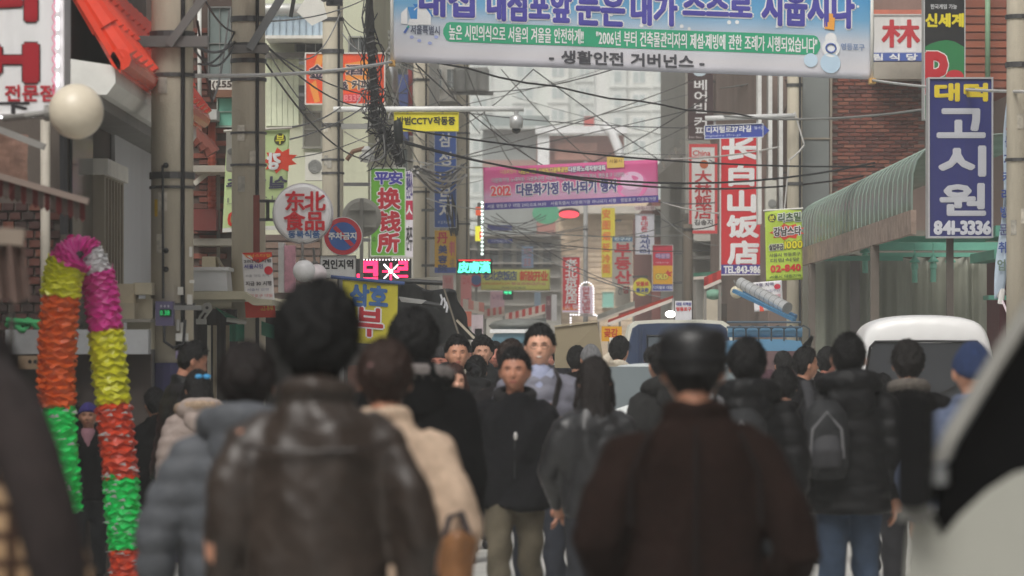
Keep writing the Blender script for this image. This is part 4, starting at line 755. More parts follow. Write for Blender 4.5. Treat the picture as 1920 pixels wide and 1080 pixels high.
for px in (1522, 1640): dd = EX * FPX / (px - PCX); MB().bar((EX, dd, EZ - .1), (EX + 1.3, dd, EZ - .1), .07).build('tie_beam', mat((90, 150, 130)), t)
tl = mat((96, 158, 138), rough=.5, var=.08, dirt=.2)
for py, h in ((462, .12), (478, .06)): a = W(1630, py, 57.6); MB().box(a.x, 7.6, 57.5, 57.7, a.z - h / 2, a.z + h / 2).build('teal_beam', tl, t)
t2 = thing('curtain', 'pale plastic curtain closing the yard under the green canopy', 'curtain', (5.9, 58.4, 0))
def cur(u, v):
    x = 4.45 + 3.4 * u; z = .1 + 2.95 * v - (.06 * abs(math.sin(u * 34)) * (v > .9))
    return Vector((x, 58.4 + (.07 * math.sin(u * 62 + 2 * math.sin(u * 9)) + .03 * math.sin(u * 141)) * (.5 + .5 * v), z))
MB().grid(cur, 160, 10, (0, .004, 0)).build('sheet', mat((152, 154, 140), rough=.35, var=.14, streak=True, dirt=.35, trans=.3), t2, smooth=True)
MB().tube([(4.4 + 3.6 * k / 30, 58.3, 3.02 - .05 * abs(math.sin(k * 1.1))) for k in range(31)], .022, 6).build('rope', mat((70, 56, 44)), t2)
MB().box(4.4, 8.5, 58.9, 59.0, 0, 3.4).build('back_board', mat((110, 108, 98)), t2)
MB().box(W(1594, 0, 58.2).x, W(1612, 0, 58.2).x, 58.15, 58.25, 0, W(0, 480, 58.2).z).build('inner_post', mat((104, 98, 98)), t2)
for px, yy in ((1622, 468), (1715, 486), (1750, 485), (1782, 486)):
    q = thing('pendant_lamp', {1622: 'teal pendant lamp leftmost under the green canopy', 1715: 'teal pendant lamp, left of the middle pair under the canopy', 1750: 'teal pendant lamp, right of the middle pair under the canopy', 1782: 'teal pendant lamp half hidden behind the sign post'}[px], 'lamp', W(px, yy + 46, 56), 'teal pendant lamps under the green canopy')
    k = 56 / FPX
    MB().lathe(W(px, yy, 56), [(3 * k, 8 * k), (4 * k, 3 * k), (10 * k, -4 * k), (10 * k, -6 * k), (4.5 * k, -7 * k)], 16).build('shade', tl, q, smooth=False)
    MB().lathe(W(px, yy + 44, 56), [(5.4 * k, 0), (5.4 * k, 24 * k), (7 * k, 27 * k), (6.5 * k, 34 * k), (4 * k, 38 * k)], 14).build('jar', mat((120, 176, 156), rough=.3), q, smooth=False)
    MB().bar(W(px, yy - 4, 56), W(px, yy - 34, 56), .02).build('stem', tl, q)
t = thing('kiosk', 'teal roofed kiosk with dark red side at the far right', 'kiosk', (7.2, 53, 0))
a, b = W(1858, 445, 52), W(1930, 425, 52); MB().box(a.x, b.x, 51.5, 54, a.z, b.z).build('roof_edge', tl, t); a, b = W(1852, 488, 52), W(1930, 470, 52); MB().box(a.x, b.x, 51.3, 54, a.z, b.z).build('awning', tl, t)
a, b = W(1874, 640, 52.6), W(1940, 480, 52.6); MB().box(a.x, b.x, 52.6, 54, 0, b.z).build('wall', mat((96, 40, 46)), t); a, b = W(1850, 562, 51.6), W(1910, 554, 51.6); MB().box(a.x, b.x, 51.4, 52, a.z, b.z).build('shelf', tl, t)
# ------------------------------------------------------------------ left shop: roof slab, gear, counter
t = thing('shop_stall', 'left shop front with beige roof slab and dark interior below', 'shop', (-3.0, 34, 0))
sm = mat((170, 164, 142), rough=.8, var=.1, dirt=.3)
a = W(205, 560, 33); MB().prism([(a.x, W(0, 562, 33).z), (W(458, 0, 33).x, W(0, 561, 33).z), (W(474, 0, 33).x, W(0, 572, 33).z), (W(510, 0, 33).x, W(0, 572, 33).z), (W(510, 0, 33).x, W(0, 562, 33).z), (W(476, 0, 33).x, W(0, 559, 33).z), (W(456, 0, 33).x, W(0, 546, 33).z), (a.x, W(0, 546, 33).z)], 33, 40.5).build('roof_slab', sm, t)
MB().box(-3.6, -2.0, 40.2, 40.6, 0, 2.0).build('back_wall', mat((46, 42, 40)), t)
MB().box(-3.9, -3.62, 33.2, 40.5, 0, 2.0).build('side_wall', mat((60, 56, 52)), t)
for px, c in ((392, (200, 196, 180)), (403, (150, 140, 120)), (427, (130, 120, 100))): MB().bar(W(px, 610, 33.6), W(px, 900, 33.6), .03).build('rack_post', mat(c, metal=.5, rough=.3), t)
for i in range(5): MB().tube([W(378 + i * 14, 580, 33.8), W(380 + i * 14, 720, 33.8)], .05, 8).build('hanging_cloth', mat((50, 46, 44), var=.2), t)
for px, py in ((437, 635), (456, 645), (470, 642)): MB().ell(W(px, py, 37), (.055, .055, .03), 10, 6).build('fluorescent_lamp', mat((255, 246, 226), emit=2.5), t)
for px, py in ((453, 590), (460, 594), (466, 598)): MB().ell(W(px, py, 37), (.014, .014, .014), 8, 5).build('small_bulb', mat((255, 240, 214), emit=2.0), t)
t = thing('awning_arm', 'grey awning crank arm fixed at the edge of the shop roof slab', 'bracket', W(385, 610, 33))
gmt = mat((150, 150, 144), metal=.5, rough=.4)
MB().lathe(W(388, 577, 32.9), [(9 * .0045, 0), (10 * .0045, .02), (9 * .0045, .05)], 20, 'y').build('hub', gmt, t); MB().lathe(W(388, 577, 32.88), [(3 * .0045, 0), (3 * .0045, .03)], 12, 'y').build('hub_cap', mat((60, 60, 60)), t)
for k in (-5, 5): MB().tube([W(388 + k, 583, 32.92), W(380 + k, 594, 32.92), W(376 + k, 606, 32.92)], .012, 6).build('arm', gmt, t)
a, b = W(368, 608, 32.9), W(386, 598, 32.9); MB().box(a.x, b.x, 32.86, 32.98, a.z, b.z).build('foot', gmt, t)
t = thing('green_awning', 'green folded awning cloth under the beige roof slab', 'awning', W(450, 640, 33.6)); am = mat((40, 116, 92), rough=.6, var=.1)
MB().add([W(402, 575, 33.4), W(425, 590, 33.4), W(462, 604, 33.6), W(432, 603, 33.6), W(402, 575, 33.9), W(425, 590, 33.9), W(462, 604, 34), W(432, 603, 34)], [(0, 3, 2, 1), (4, 5, 6, 7), (0, 1, 5, 4), (1, 2, 6, 5), (2, 3, 7, 6), (3, 0, 4, 7)]).build('top_sheet', am, t, fix=True)
MB().grid(lambda u, v: W(428 + 30 * u, 640 - 32 * v, 33.6) + Vector((0, .02 * math.sin(u * 9), 0)), 10, 4, (0, .01, 0)).build('valance', am, t); MB().grid(lambda u, v: W(490 + 24 * u, 628 - 26 * v + 8 * u, 34.6), 6, 3, (0, .01, 0)).build('valance', am, t)
MB().tube([W(425, 599, 33.5), W(462, 604, 33.5)], .02, 8).build('front_bar', mat((190, 190, 184)), t)
t = thing('storage_bin', 'white plastic storage bin on the shop roof slab', 'bin', W(395, 546, 34))
a, b = W(362, 546, 34), W(430, 508, 34); MB().prism([(a.x, a.z), (b.x, a.z), (b.x - .015, b.z), (a.x, b.z)], 33.8, 34.4).build('tub', mat((196, 198, 200), rough=.4), t); MB().box(a.x - .01, b.x + .01, 33.78, 34.42, b.z, b.z + .03).build('lid', mat((206, 206, 206), rough=.4), t)
t = thing('cardboard_box', 'open beige carton standing behind the white bin on the roof slab', 'box', W(405, 510, 35)); a, b = W(382, 546, 35), W(428, 482, 35); MB().box(a.x, b.x - .1, 34.8, 35.2, a.z, b.z).build('carton', mat((186, 176, 150)), t); MB().add([(b.x - .1, 34.8, b.z), (b.x + .02, 34.8, a.z + .1), (b.x + .02, 35.2, a.z + .1), (b.x - .1, 35.2, b.z)], [(0, 1, 2, 3), (3, 2, 1, 0)]).build('flap', mat((170, 158, 130)), t)
t = thing('shop_shelf', 'beige shelf boxes beside the near pole at the left shop', 'shelf', (-2.9, 28.4, 0))
for r_, c, d in (((204, 532, 250, 568), (180, 168, 144), 28.5), ((250, 530, 284, 552), (186, 178, 156), 28.6), ((210, 568, 252, 602), (170, 160, 138), 28.4), ((252, 560, 286, 600), (168, 160, 140), 28.7), ((228, 598, 282, 604), (120, 116, 108), 28.2), ((238, 604, 282, 655), (170, 166, 146), 28.5)):
    a, b = W(r_[0], r_[3], d), W(r_[2], r_[1], d); MB().box(a.x, b.x, d, d + .4, a.z, b.z).build('shelf_box', mat(c, rough=.8, dirt=.15), t)
a, b = W(244, 1000, 28.6), W(284, 655, 28.6); MB().box(a.x, b.x, 28.6, 29, 0, b.z).build('cabinet', mat((92, 92, 92)), t)
t = thing('counter', 'grey white counter board at the left behind the paper garland', 'counter', (-3.0, 27.2, 0))
a, b = W(10, 664, 27.1), W(278, 618, 27.1); MB().box(a.x, b.x, 27.1, 27.3, a.z, b.z).build('board', mat((136, 138, 140), rough=.6, dirt=.35), t); MB().box(a.x, b.x, 27.32, 27.4, 0, a.z).build('base', mat((66, 58, 54), dirt=.3), t)
t = thing('garden_hose', 'green hose coiled on the counter board at the left', 'hose', W(60, 612, 27.1)); MB().tube([W(12 + 90 * (k % 20) / 20, 612 - 8 * math.sin(k * .7) - 4 * (k // 20), 27.15 + .05 * math.cos(k * .5)) for k in range(40)], .02, 6).build('coil', mat((50, 140, 84)), t, smooth=True)
MB().tube([W(100, 612, 27.15), W(114, 606, 27.1)], .026, 8).build('nozzle', mat((60, 60, 62)), t)
t = thing('cardboard_box', 'brown carton with two hand holes below the counter at the left', 'box', W(55, 690, 26.9)); a, b = W(34, 692, 26.95), W(74, 667, 26.95); MB().box(a.x, b.x, 26.95, 27.09, a.z, b.z).build('carton', mat((128, 108, 86)), t)
for px in (56, 66): MB().lathe(W(px, 678, 26.945), [(.013, 0), (.013, .004)], 12, 'y').build('hand_hole', mat((30, 26, 24)), t)
# air conditioners
def aircon(label, rect, d):
    x0, y0, x1, y1 = rect; a, b = W(x0, y1, d), W(x1, y0, d); t = thing('air_conditioner', label, 'air conditioner', (a.x, d, a.z)); MB().box(a.x, b.x, d, d + .3, a.z, b.z).build('case', mat((186, 184, 174), dirt=.2), t)
    c = W((x0 + x1) / 2 + 2, (y0 + y1) / 2, d - .01); r = min(b.x - a.x, b.z - a.z) * .4
    MB().lathe(c, [(r, 0), (r, .02)], 24, 'y').build('fan_grille', mat((96, 96, 92)), t)
    for k in range(5): MB().tube([c + Vector((r * (k + .5) / 5 * math.cos(j * .524), -.01, r * (k + .5) / 5 * math.sin(j * .524))) for j in range(12)], .006, 4, True).build('grille_ring', mat((150, 150, 146)), t)
aircon('outdoor air conditioner unit beside the third pole', (572, 286, 604, 338), 59); aircon('outdoor air conditioner on the side of the second pole', (424, 248, 438, 320), 36)
aircon('grey outdoor unit right of the tall red restaurant sign', (1436, 338, 1456, 425), 61)
# ------------------------------------------------------------------ awnings
t = thing('striped_awning', 'sun faded red and white striped awning below the globe lamp', 'awning', (-3.2, 22.5, W(0, 410, 22).z))
def aw(u, v): return W(-120 + 285 * u, 290 + 84 * u, 22) + Vector((-.30 * v, 1.2 * v, .05 * v))
for k in range(14):
    u0, u1 = k / 14, (k + 1) / 14
    MB().grid(lambda u, v: aw(u0 + (u1 - u0) * u, v), 2, 6, (0, 0, -.01)).build('top_stripe', mat((110, 92, 86) if k % 2 else (92, 60, 56), rough=.8, dirt=.4), t)
MB().bar(W(-120, 296, 21.98), W(166, 378, 21.98), .035).build('front_bar', mat((120, 106, 98)), t)
for k in range(20):
    x = -60 + k * 11
    y = 296 + (x + 120) / 286 * 84 + 4
    MB().add([W(x, y, 21.99), W(x + 10.5, y + 3, 21.99), W(x + 10.5, y + 32, 22 + .04 * rnd()), W(x + 5.5, y + 38, 22), W(x, y + 30, 22 + .04 * rnd())], [(0, 4, 3, 2, 1), (1, 2, 3, 4, 0)]).build('valance_flap', mat((104, 40, 38) if k % 2 else (98, 84, 78), rough=.8, trans=.1, k=.8), t)
t = thing('brown_awning', 'blurred brown awning edge close by at the left border', 'awning', W(0, 560, 14)); MB().bar(W(-80, 436, 14), W(46, 446, 14), .05, .06).build('front_bar', mat((128, 116, 104)), t)
MB().grid(lambda u, v: W(-80 + (126 + 14 * (1 - v)) * u, 452 + 112 * (1 - v) - 6 * math.sin(u * 22), 14) + Vector((0, .03 * math.sin(u * 30), 0)), 30, 6, (0, .01, 0)).build('fringe', mat((124, 104, 96), rough=.9, var=.2, trans=.3), t)
MB().tube([W(22, 560, 14.05), W(22, 1000, 14.05)], .008, 6).build('pole', mat((70, 68, 64)), t)
t = thing('black_tarp', 'black tarpaulin stall roof left of centre', 'tarp', (-1.0, 47, 0)); km = mat((34, 35, 37), rough=.4, var=.2, spec=.5, bump=.3, bscale=6)
def tarp(u, v):
    q = W(738 + 114 * u, 528 + 20 * u + (112 - 20 * u) * (1 - v), 46.5 - .7 * math.sin(v * 1.5)); q += Vector((.28 * (1 - v) * u + .02 * math.sin(v * 14), .05 * math.sin(u * 17), .03 * math.sin(u * 9 + v * 6))); return q
MB().grid(tarp, 26, 14, (0, .02, -.01)).build('sheet', km, t, smooth=True)
for yy, dy in ((526, 8), (560, 22)): MB().tube([W(736, yy, 45.7), W(830, yy + dy * .6, 45.7)], .03, 8).build('fold', mat((24, 24, 26), rough=.4), t)
MB().add([W(748, 556, 45.65), W(800, 563, 45.6), W(790, 570, 45.6), W(752, 566, 45.65)], [(0, 3, 2, 1), (1, 2, 3, 0)]).build('pale_fold', mat((150, 150, 148), rough=.2), t)  # pale grey glossy patch on the black sheet
MB().bar(W(740, 526, 46), W(828, 522, 46), .04).build('pole', mat((150, 146, 136)), t); MB().bar(W(856, 600, 46), W(895, 640, 46), .03).build('guy_pole', mat((190, 180, 160)), t); MB().bar(W(832, 540, 45.8), W(864, 640, 45.8), .02).build('guy_pole', mat((120, 112, 100)), t)
MB().box(W(740, 0, 46.8).x, W(860, 0, 46.8).x, 46.8, 47, 0, W(0, 640, 46.8).z).build('stall_front', mat((60, 56, 54)), t)
for px, yy in ((826, 552), (832, 558), (836, 566)): MB().tube([W(px, yy, 45.5), W(px + 3, yy + 10, 45.5), W(px + 1, yy + 20, 45.5)], .012, 5).build('tie_string', mat((200, 200, 204)), t)
t = thing('market_stall', 'dark market stall with crates under the yellow flag', 'stall', (W(665, 0, 48.5).x, 48.5, 0))
MB().box(W(590, 0, 48.5).x, W(742, 0, 48.5).x, 48.4, 49.4, 0, 1.05).build('counter', mat((58, 52, 48), dirt=.3), t)
for k in range(5): a = W(592 + k * 30, 0, 48.5).x; MB().box(a, a + .18, 48.5, 48.8, 1.052, 1.28 + .06 * (k % 3)).build('crate', mat(((84, 70, 54), (70, 66, 62), (92, 60, 48))[k % 3], var=.2, dirt=.2), t)
MB().grid(lambda u, v: Vector((W(586 + 160 * u, 0, 48.9).x, 49.2 + .03 * math.sin(u * 20), 1.0 + 1.15 * v)), 20, 4, (0, .01, 0)).build('back_cloth', mat((60, 54, 52), var=.2), t)
def stall_awning(label, rect, d, c1, c2, n=10, tilt=18, depth=2.5):
    x0, y0, x1, y1 = rect; t = thing('stall_awning', label, 'awning', W((x0 + x1) / 2, y1, d))
    for k in range(n):
        a, b = x0 + (x1 - x0) * k / n, x0 + (x1 - x0) * (k + 1) / n
        f = lambda x: tilt * (x - x0) / (x1 - x0)
        MB().add([W(a, y1 - f(a), d), W(b, y1 - f(b), d), W(b, y0 - f(b), d + .3), W(a, y0 - f(a), d + .3)], [(0, 1, 2, 3), (3, 2, 1, 0)]).build('stripe', mat(c1 if k % 2 else c2, rough=.8, dirt=.15), t)
    MB().bar(W(x0, y1, d - .02), W(x1, y1 - tilt, d - .02), .05).build('front_bar', mat((190, 180, 170)), t)
    MB().bar(W(x0 + 2, y1, d), (W(x0 + 2, y1, d).x, d, 0), .04).build('leg', mat((120, 116, 110)), t); MB().bar(W(x1 - 2, y1 - tilt, d), (W(x1 - 2, y1 - tilt, d).x, d, 0), .04).build('leg', mat((120, 116, 110)), t); return t
stall_awning('red and white striped far awning left of centre', (948, 588, 1022, 604), 84, (190, 84, 80), (206, 190, 180), 12)
stall_awning('pink striped far awning left of the other striped one', (908, 580, 946, 596), 90, (200, 110, 104), (206, 186, 176), 7, 6)
stall_awning('grey tarpaulin far awning under the striped ones', (928, 602, 1024, 616), 74, (120, 124, 120), (110, 116, 112), 4, 6)
stall_awning('pale red poster clad far stall beside the black tarp', (868, 560, 908, 580), 70, (206, 150, 140), (206, 196, 186), 4, -8)
stall_awning('long red awning rail sloping behind the notice board', (1140, 600, 1262, 608), 62, (176, 66, 52), (160, 58, 48), 5, 46)
stall_awning('dull red awning stepped behind the sloping rail', (1160, 588, 1262, 596), 72, (150, 70, 60), (136, 66, 58), 5, 34)
stall_awning('grey awning above the cardboard sheet', (1120, 590, 1190, 602), 80, (150, 150, 142), (140, 138, 130), 4, 26)
stall_awning('red and green awning left of the silver chute', (1320, 520, 1352, 540), 60, (176, 60, 56), (150, 50, 48), 4, 14)
stall_awning('green awning strip behind the white restaurant sign', (1300, 512, 1350, 522), 66, (80, 130, 110), (70, 120, 100), 3, 4)
for lb, rc, d, c in (('shop front', (1300, 540, 1340, 640), 70, (120, 116, 106)),):
    pass
t = thing('vegetable_stall', 'far stall with pale poster boards beside the black tarp', 'stall', W(880, 640, 66)); 
for r_, c in (((866, 584, 884, 612), (196, 110, 90)), ((884, 590, 906, 640), (206, 190, 196)), ((890, 616, 904, 640), (150, 120, 170)), ((852, 612, 868, 640), (214, 180, 196))): slab(t, r_, 66, 66.2, c, 'poster_board')
t = thing('back_wall_panel', 'cream shop wall with red door posts beneath the tall red sign', 'shop', W(1380, 640, 74))
for r_, c, d in (((1320, 560, 1350, 640), (196, 188, 170), 73.8), ((1350, 570, 1364, 640), (70, 64, 58), 73.9), ((1364, 560, 1376, 640), (170, 130, 80), 73.8), ((1280, 400, 1300, 640), (90, 86, 80), 74.2), ((1376, 555, 1425, 640), (96, 84, 80), 74), ((1425, 520, 1440, 640), (170, 40, 44), 73.6), ((1440, 520, 1452, 620), (110, 110, 112), 73.9), ((1432, 585, 1452, 620), (206, 84, 40), 73.5), ((1452, 470, 1520, 640), (60, 56, 54), 74.2), ((1438, 425, 1456, 470), (90, 110, 140), 73.8)): slab(t, r_, d, d + .3, c, 'panel')
t = thing('chrome_globe', 'green round lantern below the red awning by the chute', 'lantern', W(1338, 560, 64)); MB().ell(W(1338, 552, 64), (.14, .14, .09), 14, 8).build('shade', mat((110, 150, 130)), t, smooth=True); MB().bar(W(1338, 544, 64), W(1338, 530, 64), .02).build('stem', mat((90, 90, 88)), t)
t = thing('street_lamp', 'bright white market lamp shining above the truck cab', 'lamp', W(1257, 592, 56)); MB().ell(W(1257, 589, 56), (.075, .06, .05), 14, 8).build('lamp_glow', mat((255, 250, 240), emit=5), t); MB().bar(W(1262, 585, 56.05), W(1262, 560, 56.1), .03).build('arm', mat((120, 120, 118)), t)
# silver chute
t = thing('ladder_chute', 'silver and blue sliding ladder chute pointing down right of the red sign', 'ladder', W(1430, 600, 52))
A, B = W(1388, 530, 51.8), W(1476, 578, 51.0)
MB().tube([A, B], [(.074, .074), (.080, .080)], 16).build('silver_lid', mat((206, 206, 204), metal=.6, rough=.32), t, smooth=False)
for k in range(11): q = A.lerp(B, k / 10); q2 = A.lerp(B, k / 10 + .006); MB().tube([q, q2], .0775 + .0005 * k, 16).build('lid_rib', mat((150, 150, 148), metal=.5), t)
MB().bar(W(1376, 545, 51.6), W(1490, 600, 50.8), .06, .045).build('blue_rail', mat((70, 120, 156), rough=.4), t); MB().bar(W(1380, 541, 52.2), W(1492, 594, 51.4), .06, .05).build('blue_rail', mat((60, 104, 140), rough=.4), t)
# far blue truck with tarp
# ------------------------------------------------------------------ vehicles
def loft(mb, secs):      # secs: list of (y, [(x,z),...]) with equal counts, closed
    n = len(secs[0][1]); vs = [(x, y, z) for y, s in secs for x, z in s]; fs = []
    for i in range(len(secs) - 1):
        for k in range(n): fs.append((i * n + k, i * n + (k + 1) % n, (i + 1) * n + (k + 1) % n, (i + 1) * n + k))
    fs += [tuple(range(n)), tuple(range((len(secs) - 1) * n, len(secs) * n))[::-1]]
    return mb.add(vs, fs)
def shell(prof, taper=1.0):   # half profile [(halfwidth,z)] bottom to top -> closed outline
    return [(-w * taper, z) for w, z in prof] + [(w * taper, z) for w, z in reversed(prof)]
def subsurf(o, n=2):
    md = o.modifiers.new('s', 'SUBSURF'); md.levels = n; md.render_levels = n; return o
def wheel(parent, c, r=.29, w=.18):
    a = MB().lathe(c, [(r * .62, -w / 2), (r, -w / 2 + .02), (r, w / 2 - .02), (r * .62, w / 2)], 24, 'x').build('wheel', mat((30, 30, 31), rough=.8), parent, local=True)
    MB().lathe(c, [(.05, -w / 2 - .006), (r * .6, -w / 2 - .01), (r * .6, w / 2 + .01), (.05, w / 2 + .006)], 20, 'x').build('rim', mat((170, 170, 170), metal=.7, rough=.3), a, local=True)
wp = coated((216, 218, 214))
# small white van seen from behind
t = thing('white_van', 'small white van seen from behind under the navy sign', 'van', (W(1736, 0, 36).x, 36, 0), rz=R(-3))
pr = [(.58, .22), (.66, .26), (.69, .5), (.70, .9), (.69, 1.15), (.655, 1.45), (.60, 1.74), (.52, 1.86), (.34, 1.91), (.12, 1.925)]
bd = loft(MB(), [(-.02, shell([(w * .90, .28 + (z - .22) * .93) for w, z in pr])), (.05, shell([(w * .965, .25 + (z - .22) * .97) for w, z in pr])), (.22, shell(pr)), (1.5, shell(pr)), (2.9, shell([(w, z if z < 1.2 else 1.2 + (z - 1.2) * .96) for w, z in pr])), (3.4, shell([(w * .92, z if z < .9 else .9 + (z - .9) * .25) for w, z in pr]))]).build('body', wp, t, local=True, fix=True)
subsurf(smooth_angle(bd, 60), 2)
wnd = MB().grid(lambda u, v: Vector(((u - .5) * 2 * (.575 - .07 * v) * (1 if .04 < v < .96 else .96), -.045, 1.12 + .54 * v)), 14, 6, (0, .02, 0)).build('rear_window', glass((52, 54, 58), .12), t, local=True)
MB().tube([Vector((x, -.05, z - .02)) for x, z in ((-.56, 1.14), (-.555, 1.4), (-.515, 1.64), (-.47, 1.69), (0, 1.695), (.47, 1.69), (.515, 1.64), (.555, 1.4), (.56, 1.14), (0, 1.125))], .014, 6, True).build('window_seal', mat((28, 28, 30)), t, local=True)
for s in (-1, 1): MB().box(s * .60 - .05, s * .60 + .05, -.045, .05, .62, .98).build('tail_light', mat((150, 30, 34), rough=.2, spec=.6), t, local=True); wheel(t, (s * .6, .75, .28)); wheel(t, (s * .6, 2.6, .28)); MB().grid(lambda u, v: Vector((s * (.702 - .06 * v), .45 + 1.0 * u, 1.18 + .42 * v)), 4, 3, (s * -.02, 0, 0)).build('side_window', glass((48, 52, 56)), t, local=True)
MB().bar((.02, -.06, 1.13), (.34, -.065, 1.30), .016).build('wiper', mat((24, 24, 25)), t, local=True); MB().tube([(0, -.03, .46), (0, -.03, 1.08)], .004, 4).build('door_seam', mat((90, 92, 92)), t, local=True)
MB().box(-.62, .62, -.10, .05, .26, .44).build('bumper', mat((70, 72, 74), rough=.6), t, local=True); MB().box(-.24, .24, -.035, -.01, .62, .74).build('number_plate', mat((210, 210, 206)), t, local=True); MB().bar((0, -.03, 1.0), (.12, -.03, 1.0), .03).build('door_handle', mat((40, 40, 42)), t, local=True)
# silver car roof among the crowd
t = thing('silver_car', 'silver white saloon car seen from behind among the crowd', 'car', (W(1282, 0, 30.5).x, 30.5, 0))
def csec(w0, zr, hw=.62): return shell([(w0 * .9, .22), (w0, .34), (w0, .7), (w0 * .97, .92), (hw + (w0 - hw) * .5, min(zr, 1.16)), (hw, max(zr - .08, .98)), (hw * .8, zr - .015), (hw * .3, zr)])
bd = loft(MB(), [(0, csec(.74, .98, .7)), (.1, csec(.82, 1.02, .74)), (.55, csec(.85, 1.06, .74)), (1.15, csec(.85, 1.50, .60)), (2.3, csec(.85, 1.52, .60)), (3.1, csec(.85, 1.03, .7)), (4.1, csec(.8, .86, .68))]).build('body', coated((206, 210, 208)), t, local=True, fix=True); subsurf(smooth_angle(bd, 60), 1)
MB().grid(lambda u, v: Vector(((u - .5) * 2 * (.66 - .1 * v), .6 + .5 * v - .025, 1.09 + .36 * v + .01)), 8, 5, (0, .01, -.02)).build('rear_window', glass((96, 104, 106), .12), t, local=True)
for s in (-1, 1): MB().box(s * .68 - .1, s * .68 + .1, -.02, .06, .72, .9).build('tail_light', mat((150, 34, 36), rough=.2), t, local=True); wheel(t, (s * .76, .8, .3)); wheel(t, (s * .76, 3.2, .3))
MB().box(-.78, .78, -.06, .05, .3, .56).build('bumper', coated((200, 204, 202)), t, local=True); MB().box(-.2, .2, -.012, .0, .74, .86).build('number_plate', mat((210, 210, 206)), t, local=True)
# truck with navy cab seen from behind
t = thing('cab_truck', 'navy truck cab with thin cream edges seen from behind, left of the hat', 'truck', (W(1274, 0, 55).x, 55, 0))
cp = [(.80, .5), (.82, .7), (.82, 1.2), (.79, 1.6), (.71, 1.94), (.62, 2.0), (.3, 2.02)]
bd = loft(MB(), [(0, shell([(w * .985, z) for w, z in cp])), (.05, shell(cp)), (.9, shell(cp)), (1.3, shell([(w * .95, z if z < 1.1 else 1.1 + (z - 1.1) * .9) for w, z in cp])), (1.6, shell([(w * .9, z if z < 1.0 else 1.0 + (z - 1.0) * .2) for w, z in cp]))]).build('cab', coated((206, 204, 190)), t, local=True, fix=True); smooth_angle(bd, 50)
bp = [(.76, .55), (.775, 1.2), (.745, 1.58), (.665, 1.90), (.58, 1.955), (.3, 1.97)]
loft(MB(), [(-.03, shell([(w * .97, z) for w, z in bp])), (-.005, shell(bp))]).build('back_panel', coated((44, 58, 84)), t, local=True, fix=True)
MB().box(-.44, .44, -.05, -.032, 1.32, 1.78).build('rear_window', glass((84, 92, 98)), t, local=True); MB().tube([(-.45, -.05, 1.31), (-.45, -.05, 1.79), (.45, -.05, 1.79), (.45, -.05, 1.31)], .018, 6, True).build('window_seal', mat((24, 26, 30)), t, local=True)
for s in (-.58, -.5, .58): MB().bar((s, -.06, .9), (s, -.06, 1.9), .04).build('guard_bar', coated((36, 50, 78)), t, local=True)
MB().box(-.86, .86, -2.6, -.12, .62, .74).build('flat_bed', coated((52, 70, 100)), t, local=True)
for s in (-1, 1): wheel(t, (s * .68, .9, .32)); wheel(t, (s * .68, -1.9, .32)); MB().box(s * .9 - .07, s * .9 + .07, .95, 1.02, 1.15, 1.45).build('wing_mirror', mat((30, 30, 32)), t, local=True)
# blue truck with roof rack
t = thing('blue_truck', 'light blue truck with pipe roof rack right of the hat', 'truck', (W(1432, 0, 46).x, 46, 0)); bc = coated((86, 130, 160))
cp2 = [(.50, .5), (.52, 1.1), (.50, 1.5), (.44, 1.70), (.2, 1.72)]
smooth_angle(loft(MB(), [(0, shell(cp2)), (.9, shell(cp2)), (1.3, shell([(w * .95, z if z < 1.1 else 1.1 + (z - 1.1) * .8) for w, z in cp2]))]).build('cab', bc, t, local=True, fix=True), 50)
MB().box(-.42, .40, -.03, -.004, 1.2, 1.58).build('rear_window', glass((96, 72, 72)), t, local=True)
MB().tube([(-.42, .1, 1.80), (.46, .1, 1.80)], .06, 10).build('roof_roll', bc, t, local=True); 
for k in range(6): MB().tube([(-.36 + k * .15, 0, 1.7), (-.36 + k * .15, 0, 1.84), (-.28 + k * .15, 0, 1.88), (-.21 + k * .15, 0, 1.84), (-.21 + k * .15, 0, 1.7)], .01, 5).build('rack_hoop', mat((50, 60, 66)), t, local=True)
for z in (1.86, 1.92): MB().tube([(-.44, -.02, z), (.44, -.02, z)], .014, 6).build('rack_rail', mat((60, 78, 92)), t, local=True)
MB().box(-.7, .55, -.3, -.06, .8, 1.16).build('bed_panel', bc, t, local=True)
for s in (-1, 1): wheel(t, (s * .42, .9, .32), .3); wheel(t, (s * .42, -.12, .32), .3)
MB().add([W(1498, 655, 45) - Vector(t.location), W(1522, 628, 45) - Vector(t.location), W(1526, 632, 45) - Vector(t.location), W(1502, 700, 45) - Vector(t.location), W(1492, 700, 45) - Vector(t.location)] , [(0, 4, 3, 2, 1), (1, 2, 3, 4, 0)]).build('wing_flap', mat((190, 192, 190), metal=.3), t, local=True)
t = thing('far_truck', 'far teal blue truck under tarpaulin left of the cardboard sheet', 'truck', (W(968, 0, 62).x, 62, 0)); fb = coated((84, 116, 130))
smooth_angle(loft(MB(), [(0, shell([(.42, .5), (.43, 1.3), (.42, 1.7), (.36, 1.84), (.2, 1.86)])), (1.6, shell([(.42, .5), (.43, 1.3), (.42, 1.7), (.36, 1.84), (.2, 1.86)]))]).build('cab', fb, t, local=True, fix=True), 50); MB().box(-.36, .36, -.02, -.002, 1.3, 1.7).build('windscreen', glass((90, 100, 104)), t, local=True); MB().box(-.42, .46, -.05, -.01, 1.86, 1.92).build('visor', mat((214, 216, 214)), t, local=True)
MB().ell((.05, .8, 1.98), (.5, .8, .12), 14, 6).build('tarpaulin', mat((110, 112, 108), var=.2), t, local=True, smooth=True)
for s in (-1, 1): wheel(t, (s * .34, .5, .3)); wheel(t, (s * .34, 1.3, .3))
